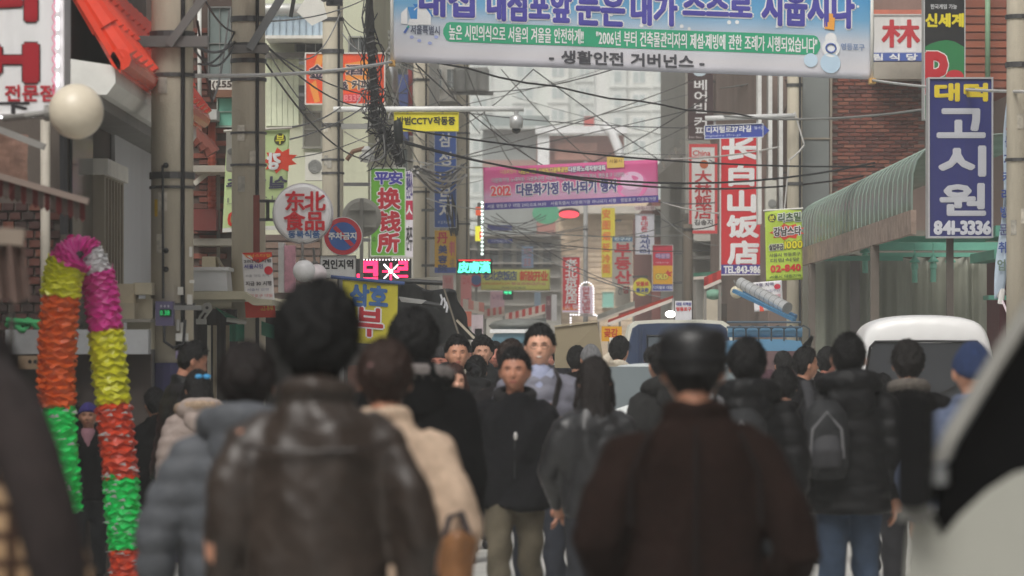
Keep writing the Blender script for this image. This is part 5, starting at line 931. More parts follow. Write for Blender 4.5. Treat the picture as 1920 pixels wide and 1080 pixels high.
# near white truck at the right border: side of the cab, nose to the left
t = thing('near_truck', 'blurred white truck cab with black mirror close at the right border', 'truck', W(1700, 0, 8)); t.location = (W(1700, 0, 8).x, 8, 0); t.rotation_euler = (0, 0, R(-13))
def N(px, py, off=0): q = W(px, py, 8); return (q.x - t.location.x, q.z)
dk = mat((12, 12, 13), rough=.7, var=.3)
MB().prism([N(1716, 1500), N(1700, 1300), N(1698, 1080), N(1702, 1000), N(1716, 960), N(1736, 962), N(1764, 1008), N(1800, 965), N(1850, 918), N(1900, 886), N(1990, 862), N(2600, 840), N(2600, 1500)], 0, .10).build('door_panel', coated((146, 146, 138)), t, local=True, fix=True)
MB().prism([N(1716, 1500), N(1698, 1080), N(1702, 1000), N(1712, 965), N(1740, 965), N(1766, 1012), N(2600, 1012), N(2600, 1500)], .10, 1.5).build('lower_body', coated((146, 146, 138)), t, local=True, fix=True)
MB().prism([N(1756, 872), N(1750, 855), N(1770, 810), N(1850, 678), N(1905, 588), N(1990, 460), N(2010, 474), N(1925, 608), N(1868, 700), N(1790, 830), N(1776, 864)], -.01, .06).build('window_pillar', mat((132, 131, 126), rough=.4), t, local=True, fix=True)
MB().prism([N(1776, 864), N(1790, 830), N(1868, 700), N(1925, 608), N(2010, 474), N(2600, 474), N(2600, 1012), N(1766, 1012), N(1744, 966), N(1748, 880)], .065, .09).build('side_window', mat((9, 9, 10), rough=.12, spec=.25), t, local=True, fix=True)
MB().prism([N(1776, 864), N(2010, 474), N(2600, 440), N(2600, 1012), N(1766, 1012), N(1748, 880)], .5, .55).build('dark_backing', dk, t, local=True, fix=True)  # black sheet painting the shaded cab interior behind the window
MB().prism([N(1990, 460), N(2600, 440), N(2600, 476), N(2010, 476)], -.01, 1.5).build('roof', coated((146, 146, 138)), t, local=True, fix=True)
o = MB().prism(rrect(*N(1694, 950), *N(1752, 735), .02), -.12, .02).build('wing_mirror', mat((16, 16, 17), rough=.6, spec=.15, k=.6), t, local=True, fix=True)
MB().bar((N(1692, 950)[0], -.05, N(1692, 956)[1]), (N(1750, 950)[0], -.05, N(1740, 962)[1]), .035).build('mirror_arm', mat((120, 120, 116)), t, local=True)
MB().box(N(1752, 0)[0], N(1775, 0)[0], -.02, .03, N(0, 908)[1], N(0, 876)[1]).build('hinge_cover', mat((120, 122, 122)), t, local=True)
wheel(t, (N(1900, 0)[0], .2, .34), .34)
# ------------------------------------------------------------------ paper garland arch
t = thing('paper_garland', 'fluorescent honeycomb paper garland arch in pink, yellow, orange and green', 'garland', (W(170, 0, 25).x, 25, 0))
L = [(122, 1100), (120, 960), (116, 900), (110, 800), (106, 720), (108, 640), (113, 560), (122, 505), (138, 480), (158, 478), (176, 500), (188, 545), (198, 620), (206, 700), (216, 790), (225, 880), (231, 960), (237, 1030), (242, 1120), (246, 1300)]
P = [W(x, y, 25 + (.0 if i < 9 else .25)) for i, (x, y) in enumerate(L)]
def cr(P, s):
    i = min(int(s), len(P) - 2); u = s - i; p0, p1, p2, p3 = P[max(i - 1, 0)], P[i], P[i + 1], P[min(i + 2, len(P) - 1)]
    return .5 * ((2 * p1) + (p2 - p0) * u + (2 * p0 - 5 * p1 + 4 * p2 - p3) * u * u + (3 * p1 - p0 - 3 * p2 + p3) * u ** 3)
GC = {'g': (16, 176, 76), 'o': (250, 72, 22), 'y': (222, 236, 24), 'p': (255, 38, 118), 'w': (214, 206, 210), 'r': (244, 54, 28)}
for a, b, c, rr in ((1.0, 3.45, 'g', .118), (3.45, 6.05, 'o', .125), (6.05, 7.3, 'y', .13), (7.3, 9.3, 'p', .125), (9.3, 10.35, 'w', .105), (10.35, 12.0, 'p', .115), (12.0, 13.65, 'y', .118), (13.65, 15.2, 'r', .118), (15.2, 17.0, 'g', .118), (17.0, 18.9, 'r', .118)):
    n = int((b - a) * 22); pts = [cr(P, a + (b - a) * k / n) for k in range(n + 1)]
    mb = MB(); NS = 16; vs = []; fs = []; u = None
    for k, p in enumerate(pts):
        tt = (cr(P, min(a + (b - a) * k / n + .05, len(P) - 1.001)) - cr(P, a + (b - a) * k / n - .05)).normalized()
        u = tt.cross(Vector((0, 1, 0))).normalized(); w = Vector((0, 1, 0))
        for j in range(NS):
            g_ = 2 * math.pi * (j + .5 * (k % 2)) / NS
            hc = (1.0 if k % 4 in (1, 2) else .90) * (1 + .05 * math.cos((j + (k // 4) % 2) * math.pi)) * ru(.93, 1.07)
            e = rr * hc * (.94 if k in (0, n) else 1)
            vs.append(p + u * e * math.cos(g_) + w * e * math.sin(g_) + tt * (.010 * math.cos((j + k // 4) * math.pi)) )
    for k in range(n):
        for j in range(NS): fs.append((k * NS + j, k * NS + (j + 1) % NS, (k + 1) * NS + (j + 1) % NS, (k + 1) * NS + j))
    fs += [tuple(range(NS))[::-1], tuple(range(n * NS, n * NS + NS))]
    mb.add(vs, fs).build('garland_segment', mat(GC[c], rough=.3, var=.14, scale=14, spec=.5, trans=.12, k=2.0), t, fix=True)
    pb = MB()
    for q in range(int(24 * (b - a))):      # loose tissue petals
        k = random.randint(0, n); g_ = ru(0, 6.283); p = pts[k]; tt = (pts[min(k + 1, n)] - pts[max(k - 1, 0)]).normalized(); u = tt.cross(Vector((0, 1, 0))).normalized()
        nn_ = u * math.cos(g_) + Vector((0, 1, 0)) * math.sin(g_); sd = nn_.cross(tt); h = ru(.018, .034); c_ = p + nn_ * rr * .93; e = c_ + nn_ * ru(.010, .018) - tt * h * ru(.2, 1.0)
        pb.add([c_ - sd * h, c_ + sd * h, e + sd * h * .6, e + nn_ * .006 - tt * h * .3, e - sd * h * .6], [(0, 1, 2, 3, 4)])
    o = pb.build('paper_petals', mat(GC[c], rough=.3, var=.14, scale=14, spec=.5, trans=.12, k=2.0), t); o['kind'] = 'stuff'
    if c in 'grw':      # small pale glossy strips on the camera side
        for q in range(26 if c != 'w' else 10):
            k = random.randint(1, n - 1); g_ = ru(3.6, 5.9); p = pts[k]; e = rr * 1.03; c_ = p + Vector((e * math.cos(g_), e * math.sin(g_), 0))
            if p.z < 1.55 or c == 'w': h = ru(.012, .03); MB().add([c_ + Vector((-h, -.01, 0)), c_ + Vector((h, -.01, ru(-.01, .01))), c_ + Vector((h * .5, -.012, ru(.008, .02)))], [(0, 1, 2), (2, 1, 0)]).build('pale_strip', mat((226, 226, 224), rough=.25, spec=.7), t)
MB().tube([cr(P, .5 + k * .3) for k in range(62)], .03, 6).build('wire_core', mat((60, 60, 60)), t)
# cardboard sheet carried over the crowd
t = thing('cardboard_sheet', 'large blank cardboard sheet carried above the crowd at centre', 'cardboard', W(1085, 690, 37)); 
MB().add([W(1040, 614, 37), W(1120, 604, 36.6), W(1134, 690, 36.6), W(1040, 690, 37)] + [W(1040, 614, 37.06), W(1120, 604, 36.66), W(1134, 690, 36.66), W(1040, 690, 37.06)], [(3, 2, 1, 0), (4, 5, 6, 7), (0, 1, 5, 4), (1, 2, 6, 5), (2, 3, 7, 6), (3, 0, 4, 7)]).build('sheet', mat((150, 138, 114), rough=.85, var=.05, scale=2), t, fix=True)
MB().bar(W(1040, 612, 36.98), W(1120, 602, 36.58), .012).build('top_edge', mat((176, 164, 138)), t)
# ------------------------------------------------------------------ cables
WG = ['thin overhead wire crossing the open view below the big banner', 'thin wires crossing below the big banner']
wire_m = [mat((30, 30, 32), rough=.6), mat((60, 60, 62), rough=.6), mat((112, 112, 110), rough=.6), mat((176, 174, 170), rough=.5)]
def wire(a, b, da, db, sag=.3, r=.012, m=1, label=None, n=14, wob=.0, group='thin overhead wires strung across and along the alley'):
    A, B = W(*a, da), W(*b, db)
    pts = [A.lerp(B, k / n) + Vector((0, 0, -sag * 4 * (k / n) * (1 - k / n) + wob * math.sin(k * 1.9))) for k in range(n + 1)]
    o = MB().tube(pts, r, 5).build('overhead_cable', wire_m[m], None, smooth=True)
    return tag(o, label or WG[0], 'cable', WG[1] if not label else None)
wire((735, 116), (360, 142), 48, 30, .05, .018, 3, 'white rope tying the big banner to the near left poles')
wire((1635, 150), (1930, 172), 48, 36, .03, .016, 3, 'white rope tying the big banner to the right pole')
wire((820, 118), (1500, 226), 50, 60, .10, .014, 0, 'thick black cable just under the big banner', wob=.02)
wire((745, 240), (1640, 312), 51, 56, .15, .013, 0, 'black cable crossing below the dome camera')
wire((745, 265), (1640, 305), 51, 58, .42, .015, 0, 'thick black cable pair grazing the pink banner, upper strand')
wire((745, 262), (1620, 330), 52, 62, .40, .015, 0, 'thick black cable pair grazing the pink banner, lower strand')
wire((918, 314), (770, 300), 68, 78, .05, .014, 3, 'pale cord holding the left end of the pink banner'); wire((1246, 298), (1460, 276), 68, 60, .05, .014, 3, 'pale cord holding the upper right end of the pink banner'); wire((1243, 380), (1350, 400), 68, 64, .03, .012, 3, 'pale cord holding the lower right end of the pink banner'); wire((918, 393), (800, 372), 68, 76, .05, .012, 3, 'pale cord holding the lower left end of the pink banner')
wire((1340, 215), (1735, 205), 60, 52, .1, .018, 2, 'grey cable running left from the black and green sign')
WL = [((780, 120), (1080, 340), 52, 80), ((800, 120), (1000, 300), 60, 90), ((850, 300), (1320, 200), 84, 76), ((720, 330), (1300, 150), 56, 72), ((640, 240), (1130, 130), 54, 82), ((900, 262), (1300, 175), 92, 78), ((900, 262), (1330, 290), 92, 74), ((960, 180), (1330, 270), 88, 72), ((1000, 130), (1250, 310), 70, 90), ((940, 130), (1160, 340), 66, 90), ((790, 200), (1290, 240), 78, 76), ((880, 170), (1150, 130), 91, 60), ((840, 250), (1000, 130), 84, 66), ((1100, 310), (1330, 180), 86, 70), ((1000, 330), (1300, 230), 86, 74), ((820, 130), (900, 250), 62, 92), ((870, 120), (960, 310), 64, 88), ((760, 350), (930, 330), 70, 90), ((640, 130), (780, 200), 55, 74), ((500, 85), (700, 200), 36, 52), ((500, 90), (720, 180), 36, 54), ((505, 100), (620, 240), 36, 54), ((500, 120), (690, 300), 36, 52), ((520, 240), (640, 200), 40, 54), ((490, 270), (690, 195), 38, 51), ((500, 300), (700, 250), 40, 52), ((640, 30), (700, 60), 54, 51), ((640, 60), (700, 90), 54, 51), ((560, 110), (640, 20), 48, 54), ((500, 40), (700, -10), 36, 52), ((360, 80), (440, 78), 29, 35), ((360, 84), (440, 83), 29, 35), ((372, 120), (440, 60), 31, 35), ((385, 0), (440, 60), 31, 35), ((398, 190), (430, 20), 34, 36), ((370, 40), (398, 190), 32, 34), ((900, 420), (1250, 560), 80, 76), ((930, 400), (1180, 540), 84, 84), ((870, 410), (1290, 440), 86, 72), ((880, 430), (1330, 470), 90, 70), ((1100, 440), (1290, 410), 110, 72), ((920, 440), (1098, 430), 96, 110), ((905, 460), (1098, 445), 96, 110), ((940, 470), (1098, 470), 98, 110), ((1230, 390), (1345, 460), 72, 66), ((1500, 130), (1420, 320), 60, 64), ((1500, 120), (1350, 165), 60, 72), ((1330, 300), (1500, 320), 72, 60), ((1345, 420), (1240, 410), 66, 78), ((1340, 380), (1190, 370), 68, 84), ((1500, 140), (1380, 160), 60, 70), ((800, 380), (900, 410), 74, 86), ((800, 300), (870, 320), 76, 90), ((790, 250), (868, 280), 78, 92)]
for k, (a, b, da, db) in enumerate(WL):
    WG[:] = ['thin overhead wire strung between the left hand poles', 'wires between the left hand poles'] if max(a[0], b[0]) < 790 else ['thin wire low over the far alley beneath the pink banner', 'low wires beneath the pink banner'] if min(a[1], b[1]) > 385 else ['thin overhead wire crossing the open view below the big banner', 'thin wires crossing below the big banner']
    wire(a, b, da, db, ru(.02, .22), ru(.006, .012), random.choice((1, 1, 2, 2)))
WG[:] = ['tangled far wire above the yellow opening banner', 'far wires above the yellow banner']
for k in range(14): wire((ru(905, 940), ru(400, 480)), (ru(1000, 1100), ru(400, 470)), 98, 112, ru(.05, .2), .012, random.choice((1, 2)))
WG[:] = ['short tangled wire beside the heavy cable bundle', 'short wires around the cable bundle']
for k in range(12): wire((ru(640, 700), ru(0, 300)), (ru(720, 800), ru(20, 330)), 54, 70, ru(0, .2), .009, random.choice((1, 2, 3)))
for k in range(10): wire((ru(700, 780), ru(90, 200)), (ru(780, 870), ru(120, 330)), 60, 84, ru(0, .3), .009, random.choice((1, 2, 3)))
wire((1490, 210), (1508, 272), 59.5, 59.5, 0, .014, 3, 'pinkish service cable zigzag on the thin right pole, upper leg'); wire((1508, 272), (1480, 300), 59.5, 59.5, .02, .014, 3, 'pinkish service cable zigzag on the thin right pole, lower leg'); wire((1480, 300), (1470, 400), 59.5, 59.5, 0, .012, 3, 'pale service cable running down the thin right pole')
t = thing('cable_bundle', 'heavy tangled black cable bundle hanging down beside the third pole', 'cables', W(735, 330, 51))
core = [(692, -20), (694, 60), (698, 120), (702, 170), (702, 215), (712, 240), (728, 262), (742, 285), (752, 312)]
CP = [W(x, y, 51) for x, y in core]
MB().tube([cr(CP, k * .16) for k in range(50)], [.052 * ru(.8, 1.2) for k in range(50)], 8).build('main_bundle', mat((34, 33, 33), rough=.7, bump=.5, bscale=30), t)
for k in range(46): s = 1 + k * .14; p = cr(CP, min(s, 7.9)); MB().tube([p + Vector((.06 * math.cos(q * .785), .06 * math.sin(q * .785), .02 * math.sin(q))) for q in range(8)], .008, 4, True).build('tie_wrap', wire_m[k % 3], t)
for q in range(26):
    ox, oy = ru(-.13, .17), ru(-.12, .2); ph = ru(0, 6); s0 = ru(0, 4); s1 = ru(s0 + 2, 8)
    MB().tube([cr(CP, min(7.9, s0 + (s1 - s0) * k / 16)) + Vector((ox * math.sin(k * .5 + ph) + .05 * math.sin(k * 1.3 + ph), oy, .06 * math.sin(k * .8 + ph))) for k in range(17)], ru(.005, .010), 5).build('cable', wire_m[random.choice((0, 0, 0, 1, 1, 2))], t)
for q in range(22):
    x0_, x1_ = ru(715, 750), ru(672, 778); y1_ = ru(290, 330); A = W(x0_, ru(232, 275), 50.8); B = W(x1_, y1_, 50.6 + rnd()); md = A.lerp(B, .5) + Vector((ru(-.12, .12), 0, ru(-.15, .05)))
    CPq = [A, md, B]; MB().tube([cr(CPq, k * .2) for k in range(10)], ru(.006, .012), 5).build('loose_cable', wire_m[random.choice((0, 0, 0, 1, 2))], t)
a, b = W(736, 268, 50.6), W(754, 228, 50.6); MB().tube([W(744, 225, 50.6), W(746, 232, 50.6), W(748, 262, 50.6), W(749, 270, 50.6)], [.04, .06, .06, .04], 12).build('splice_case', mat((30, 33, 33), rough=.5), t, smooth=True)
for q in range(18):
    A = W(ru(770, 790), ru(305, 325), 56); B = W(ru(850, 880), ru(300, 330), 80); md = A.lerp(B, .5) + Vector((0, 0, -ru(.1, .45))); CPq = [A, md, B]
    o = MB().tube([cr(CPq, k * .2) for k in range(10)], ru(.010, .02), 5).build('sagging_cable', wire_m[random.choice((1, 2, 2, 3))], t)
for q in range(10):
    A = W(ru(838, 850), ru(360, 380), 76); B = W(ru(843, 860), ru(430, 450), 76); CPq = [A, A.lerp(B, .5) + Vector((ru(-.08, .08), 0, 0)), B]; MB().tube([cr(CPq, k * .2) for k in range(10)], .014, 5).build('hanging_coil', wire_m[1], t)
t = thing('insulator', 'silver pole insulators and clamps beside the third pole', 'insulator', W(690, 312, 52))
MB().lathe(W(688, 305, 52), [(.03, 0), (.1, .03), (.11, .09), (.06, .13), (.08, .17), (.03, .22)], 14).build('shed', mat((186, 186, 182), metal=.3, rough=.3), t, smooth=False); MB().tube([W(650, 300, 52), W(662, 284, 52), W(684, 278, 52)], .03, 8).build('strut', mat((110, 80, 60)), t); MB().bar(W(640, 237, 52.5), W(702, 237, 52.5), .07).build('steel_angle', mat((150, 150, 146), metal=.5), t)
# ------------------------------------------------------------------ people
def fuse(mb, voxel, smooth=4, shrink=0):
    me = bpy.data.meshes.new('f'); me.from_pydata([tuple(v) for v in mb.v], [], mb.f)
    bm = bmesh.new(); bm.from_mesh(me); bmesh.ops.recalc_face_normals(bm, faces=bm.faces); bm.to_mesh(me); bm.free()
    o = bpy.data.objects.new('f', me); r = o.modifiers.new('r', 'REMESH'); r.mode = 'VOXEL'; r.voxel_size = voxel
    if smooth: s = o.modifiers.new('s', 'SMOOTH'); s.factor = .5; s.iterations = smooth
    out = evaluated(o)
    v = np.zeros(len(out.vertices) * 3); out.vertices.foreach_get('co', v); nr = np.zeros(len(out.vertices) * 3); out.vertices.foreach_get('normal', nr)
    f = [tuple(p.vertices) for p in out.polygons]
    bpy.data.objects.remove(o); bpy.data.meshes.remove(me); bpy.data.meshes.remove(out)
    return v.reshape(-1, 3), nr.reshape(-1, 3), f
def nz3(v, sc, seed=0):     # cheap smooth noise for whole arrays
    x, y, z = v[:, 0] * sc + seed, v[:, 1] * sc + seed * 1.7, v[:, 2] * sc + seed * .6
    return (np.sin(x * 1.3 + 1.7 * np.sin(y * 1.1 + z * .7)) + np.sin(y * 1.9 + 1.3 * np.sin(z * 1.3 + x)) + np.sin(z * 1.6 + 1.9 * np.sin(x * .9 - y))) / 3
def solid(name, v, f, m, parent):
    me = bpy.data.meshes.new(name); me.from_pydata([tuple(map(float, q)) for q in v], [], f); me.polygons.foreach_set('use_smooth', [True] * len(f)); me.materials.append(m)
    o = bpy.data.objects.new(name, me); C.objects.link(o); o.parent = parent; return o
# head: one closed surface with brow, sockets, nose, lips, chin; looks along +y; origin in the middle of the head
def head_grid(nu=56, nv=44, female=False):
    P = np.zeros((nv + 1, nu, 3))
    for j in range(nv + 1):
        e = -math.pi / 2 + math.pi * j / nv
        for i in range(nu):
            a = 2 * math.pi * i / nu
            x = .081 * math.cos(e) * math.sin(a); y = .094 * math.cos(e) * math.cos(a); z = .118 * math.sin(e)
            if z < 0:
                q = -z / .118; x *= 1 - (.30 if female else .24) * q ** 1.6
                if y < 0: y *= 1 - .45 * q
                else: y *= 1 + .10 * q
            if y > 0:
                y = min(y, .082 + .25 * max(0, y - .082))
                gs = lambda x0, z0, sx, sz: math.exp(-((x - x0) / sx) ** 2 - ((z - z0) / sz) ** 2)
                y += .024 * gs(0, -.022, .015, .016) + .011 * gs(0, .004, .011, .024)
                y -= .006 * (gs(.032, .010, .018, .011) + gs(-.032, .010, .018, .011))
                y += .005 * (gs(.030, .030, .024, .009) + gs(-.030, .030, .024, .009)) + .004 * (gs(.046, -.018, .02, .02) + gs(-.046, -.018, .02, .02))
                y += .007 * gs(0, -.055, .024, .011) - .004 * gs(0, -.056, .026, .003) + .008 * gs(0, -.094, .024, .016)
            P[j, i] = (x, y, z)
    return P
HG = {k: head_grid(female=k) for k in (False, True)}
def grid_faces(nv, nu): return [(j * nu + i, j * nu + (i + 1) % nu, (j + 1) * nu + (i + 1) % nu, (j + 1) * nu + i)[::-1] for j in range(nv) for i in range(nu)]
def surf_y(P, x, z):
    q = P.reshape(-1, 3); q = q[q[:, 1] > 0]; d = (q[:, 0] - x) ** 2 + (q[:, 2] - z) ** 2; k = np.argsort(d)[:3]; return float(q[k, 1].mean())
HEADS = {}
for k in (False, True):
    mb = MB(); P = HG[k]; nv, nu = P.shape[0] - 1, P.shape[1]
    mb.add([tuple(p) for p in P.reshape(-1, 3)], grid_faces(nv, nu))
    for s in (-1, 1): mb.ell((s * .083, -.008, -.004), (.013, .022, .033), 10, 8, Matrix.Rotation(s * .35, 3, 'Z'))
    mb.tube([(0, -.015, -.06), (0, -.022, -.13), (0, -.03, -.22)], [(.052, .056), (.052, .055), (.064, .062)], 14)
    HEADS[k] = fuse(mb, .0062, 1)
mb = MB()      # right hand hanging down, palm towards the body, fingers slightly curled; wrist at origin
mb.tube([(0, 0, .03), (0, .002, -.02), (0, .006, -.06), (0, .01, -.095)], [(.026, .020), (.032, .018), (.040, .017), (.038, .014)], 12)
for i, (y, l) in enumerate(((.034, .072), (.012, .080), (-.011, .075), (-.032, .06))):
    mb.tube([(0, y, -.085), (-.004, y * 1.05, -.09 - l * .4), (-.016, y * 1.05, -.09 - l * .75), (-.034, y, -.09 - l)], [.0105, .0095, .0088, .007], 8)
mb.tube([(-.006, .026, -.02), (-.022, .046, -.05), (-.03, .05, -.08), (-.034, .044, -.10)], [.014, .0125, .0105, .008], 8)
HAND = fuse(mb, .005, 1)
def skinm(c): return mat(c, rough=.48, var=.16, scale=26, spec=.4, bump=.1, bscale=90)
SK = {'m': skinm((176, 128, 104)), 't': skinm((160, 112, 90)), 'r': skinm((186, 122, 104)), 'f': skinm((198, 150, 126))}
HAIR_BLK = (20, 18, 19)
def hairm(c): return mat(c, rough=.45, var=.45, scale=60, spec=.22, bump=.5, bscale=140, k=.5)
def person(label, px, top, d, face='away', H=None, jacket=(34, 34, 36), kind='puffer', hem=.80, bulk=1.0, trousers=(40, 42, 48), hair='short', hairc=HAIR_BLK, skin='m', female=False, collar='stand', collarc=None, arms=None, legs=.12, yaw=0, head_yaw=0, head_tilt=0, vox=.018, seated=False, gloss=None, hair_t=.02, lean=0, phase=0.0, brows=True, inner=None, fur=None, mouth=True, shoes=(26, 26, 28), jm=None):
    loc = W(px, 655, d); ztop = W(px, top, d).z
    if H is None: H = ztop - (.015 if hair in ('short', 'long', 'bun') else .03)
    s = H / 1.72; rz = {'away': 0, 'toward': math.pi}.get(face, face if isinstance(face, (int, float)) else 0) + yaw
    t = thing('person', label, 'person', (loc.x, d, 0), rz=rz)
    if seated: t.location.z = ztop - H - .015
    V = lambda x, y, z: Vector((x * s, (y + lean * max(0, z - .9)) * s, z * s))
    rs = lambda r: tuple(q * s for q in r) if isinstance(r, tuple) else r * s
    # arms: (shoulder) elbow, wrist for left(-x) and right(+x)
    dar = {-1: ((-.235, -.04, 1.12), (-.245, .04, .87)), 1: ((.235, -.04, 1.12), (.245, .04, .87))}
    if arms: dar.update(arms)
    w = (.93 if female else 1.0)
    def legpts(sd):
        st = legs * sd * (1 if phase >= 0 else -1)
        return [V(sd * .085, 0, .92), V(sd * .092, .03 + st * .5, .49), V(sd * .095, st - .02 * (st < 0), .09)]
    hc = Vector(V(0, .025, 1.595)); R3 = Matrix.Rotation(-head_yaw, 3, 'Z') @ Matrix.Rotation(-head_tilt, 3, 'X')
    hs = s * (1.0 if not female else .97)
    # body: one skin surface (torso, limbs, neck, head, hands)
    mb = MB()
    mb.tube([V(0, 0, .84), V(0, 0, .95), V(0, 0, 1.1), V(0, -.005, 1.28), V(0, -.005, 1.39), V(0, -.005, 1.46)], [rs((.13 * w, .09)), rs((.16 * w, .105)), rs((.14 * w, .095)), rs((.165 * w, .11)), rs((.16 * w, .09)), rs((.06, .055))], 14)
    for sd in (-1, 1):
        e, wr = dar[sd]; mb.tube([V(sd * .165 * w, -.005, 1.385), V(*e), V(*wr)], [rs(.052), rs(.042), rs(.029)], 10)
        mb.tube(legpts(sd), [rs(.082), rs(.056), rs(.036)], 10)
    v, nr, f = fuse(mb, .022, 2); vs_ = [v]; fs_ = list(f); off = len(v)
    hv, hn, hf = HEADS[female]; q = np.array([tuple(hc + R3 @ (Vector(p) * hs)) for p in hv]); vs_.append(q); fs_ += [tuple(i + off for i in g) for g in hf]; off += len(q)
    for sd in (-1, 1):
        e, wr = Vector(V(*dar[sd][0])), Vector(V(*dar[sd][1])); dv = (wr - e).normalized(); rot = Vector((0, 0, -1)).rotation_difference(dv).to_matrix()
        q = HAND[0].copy(); q[:, 0] *= sd
        q = np.array([tuple(wr + rot @ (Vector(p) * s)) for p in q]); vs_.append(q); fs_ += [tuple(i + off for i in (g if sd > 0 else g[::-1])) for g in HAND[2]]; off += len(q)
    body = solid('body', np.vstack(vs_), fs_, SK[skin], t)
    # trousers and shoes
    if not seated or True:
        mb = MB(); mb.tube([V(0, 0, 1.0), V(0, 0, .93), V(0, 0, .84), V(0, 0, .78)], [rs((.165 * w, .115)), rs((.175 * w, .108)), rs((.17 * w, .108)), rs((.10, .09))], 14)
        for sd in (-1, 1): a, k_, b = legpts(sd); mb.tube([a, a.lerp(k_, .5), k_, k_.lerp(b, .5), b], [rs(.09), rs(.085), rs(.074), rs(.068), rs(.064)], 12)
        v, nr, f = fuse(mb, vox, 4); v = v + nr * (.012 * nz3(v, 22, px) * np.clip((1.0 * s - v[:, 2]) * 3, 0, 1))[:, None]
        solid('trousers', v, f, mat(trousers, k=.75, rough=.85, var=.18, scale=12, bump=.15), t)
        for sd in (-1, 1):
            b = legpts(sd)[2]; sh = MB(); sh.tube([b + Vector((0, -.07, -.045)) * s, b + Vector((0, -.02, -.035)) * s, b + Vector((0, .07, -.05)) * s, b + Vector((0, .15, -.062)) * s, b + Vector((0, .175, -.068)) * s], [rs((.030, .035)), rs((.042, .055)), rs((.045, .04)), rs((.040, .026)), rs((.02, .015))], 12)
            sh.build('shoe', mat(shoes, rough=.5), t, smooth=True, local=True)
    # jacket
    B = bulk; mb = MB(); hz = hem; JK = .34 if max(jacket) < 100 else .8 if max(jacket) < 170 else 1.0
    sec = [(hz, .20, .15), (.95, .197, .145), (1.08, .195, .138), (1.22, .212, .145), (1.32, .212, .138), (1.385, .175, .118), (1.43, .125, .10), (1.465, .085, .08)]
    sec = [q for q in sec if q[0] >= hz - .001]; 
    if hz < .8: sec[0] = (hz, .215, .155)
    mb.tube([V(0, -.005, z) for z, a, b in sec], [rs((a * w * B, b * (B * .5 + .5) if kind != 'puffer' else b * B)) for z, a, b in sec], 20)
    for sd in (-1, 1):
        e, wr = dar[sd]; a0 = V(sd * (.115 * w * (B * .6 + .4)), -.005, 1.385); a1 = V(sd * (.172 * w * (B * .6 + .4)), -.005, 1.345); e = V(e[0] * (B * .7 + .3), e[1], e[2]); wr = V(wr[0] * (B * .5 + .5), wr[1], wr[2])
        mb.tube([a0, a1, a1.lerp(e, .5) + Vector((sd * .008, -.006, 0)), e, e.lerp(wr, .55), wr + (wr - e).normalized() * .01], [rs(.062 * B), rs(.083 * B), rs(.078 * B), rs(.069 * B), rs(.062 * B), rs(.05 * B)], 12)
    if collar in ('stand', 'shirt', 'open'):
        n0 = 14; cz = 1.475 if collar == 'stand' else 1.455
        pts = [V(.082 * math.sin(2 * math.pi * k / n0), -.012 - .075 * math.cos(2 * math.pi * k / n0), cz + .02 * math.cos(2 * math.pi * k / n0)) for k in range(n0)]
        if collar != 'stand': pts = [p for k, p in enumerate(pts) if not 5 <= k <= 9]; pts = pts[6:] + pts[:6]
        else: pts = pts + pts[:1]
        mb.tube(pts, rs((.018, .034)) if False else rs(.026), 8)
    v, nr, f = fuse(mb, vox, 7)
    z = v[:, 2]
    if kind == 'puffer':
        pz = .085 * s; q = np.abs(np.sin(np.pi * (z + .012 * nz3(v, 9, px)) / pz)); v = v + nr * (.011 * (q ** .6 - .6) + .005 * nz3(v, 30, px))[:, None]
    else: v = v + nr * (.012 * nz3(v, 11, px) + .011 * nz3(v * np.array([1.4, 1, .3]), 17, px + 9) + .008 * nz3(v * np.array([1, 1, .45]), 26, px + 3) + .003 * nz3(v, 60, px))[:, None]
    if kind == 'leather': jmat = mat(jacket, k=.6, rough=.40, var=.25, scale=7, bump=.2, bscale=18, spec=.45)
    elif kind == 'puffer': jmat = mat(jacket, k=JK, rough=.55 if gloss is None else gloss, var=.12, scale=9, bump=.15, bscale=50, spec=.22)
    else: jmat = mat(jacket, k=JK, rough=.95, var=.14, scale=40, bump=.3, bscale=220, spec=.08)
    jk = solid('jacket', v, f, jm or jmat, t)
    cm = mat(collarc, rough=.95, var=.25, scale=50, bump=.6, bscale=150) if collarc else (jm or jmat)
    if collar in ('hood', 'furhood'):
        mb = MB(); n0 = 11
        pts = [V(.135 * math.sin(R(-128 + 256 * k / (n0 - 1))), -.02 - .115 * math.cos(R(-128 + 256 * k / (n0 - 1))), 1.455 + .03 * math.cos(R(-128 + 256 * k / (n0 - 1)))) for k in range(n0)]
        mb.tube(pts, [rs(.035 + .028 * math.sin(math.pi * k / (n0 - 1))) for k in range(n0)], 10); mb.ell(V(0, -.125, 1.385), rs((.135, .06, .105)), 14, 10)
        v, nr, f = fuse(mb, vox * .8, 3); v = v + nr * (.009 * nz3(v, 18, px + 7) + .004 * nz3(v, 50, px))[:, None]; solid('hood', v, f, jm or jmat, t)
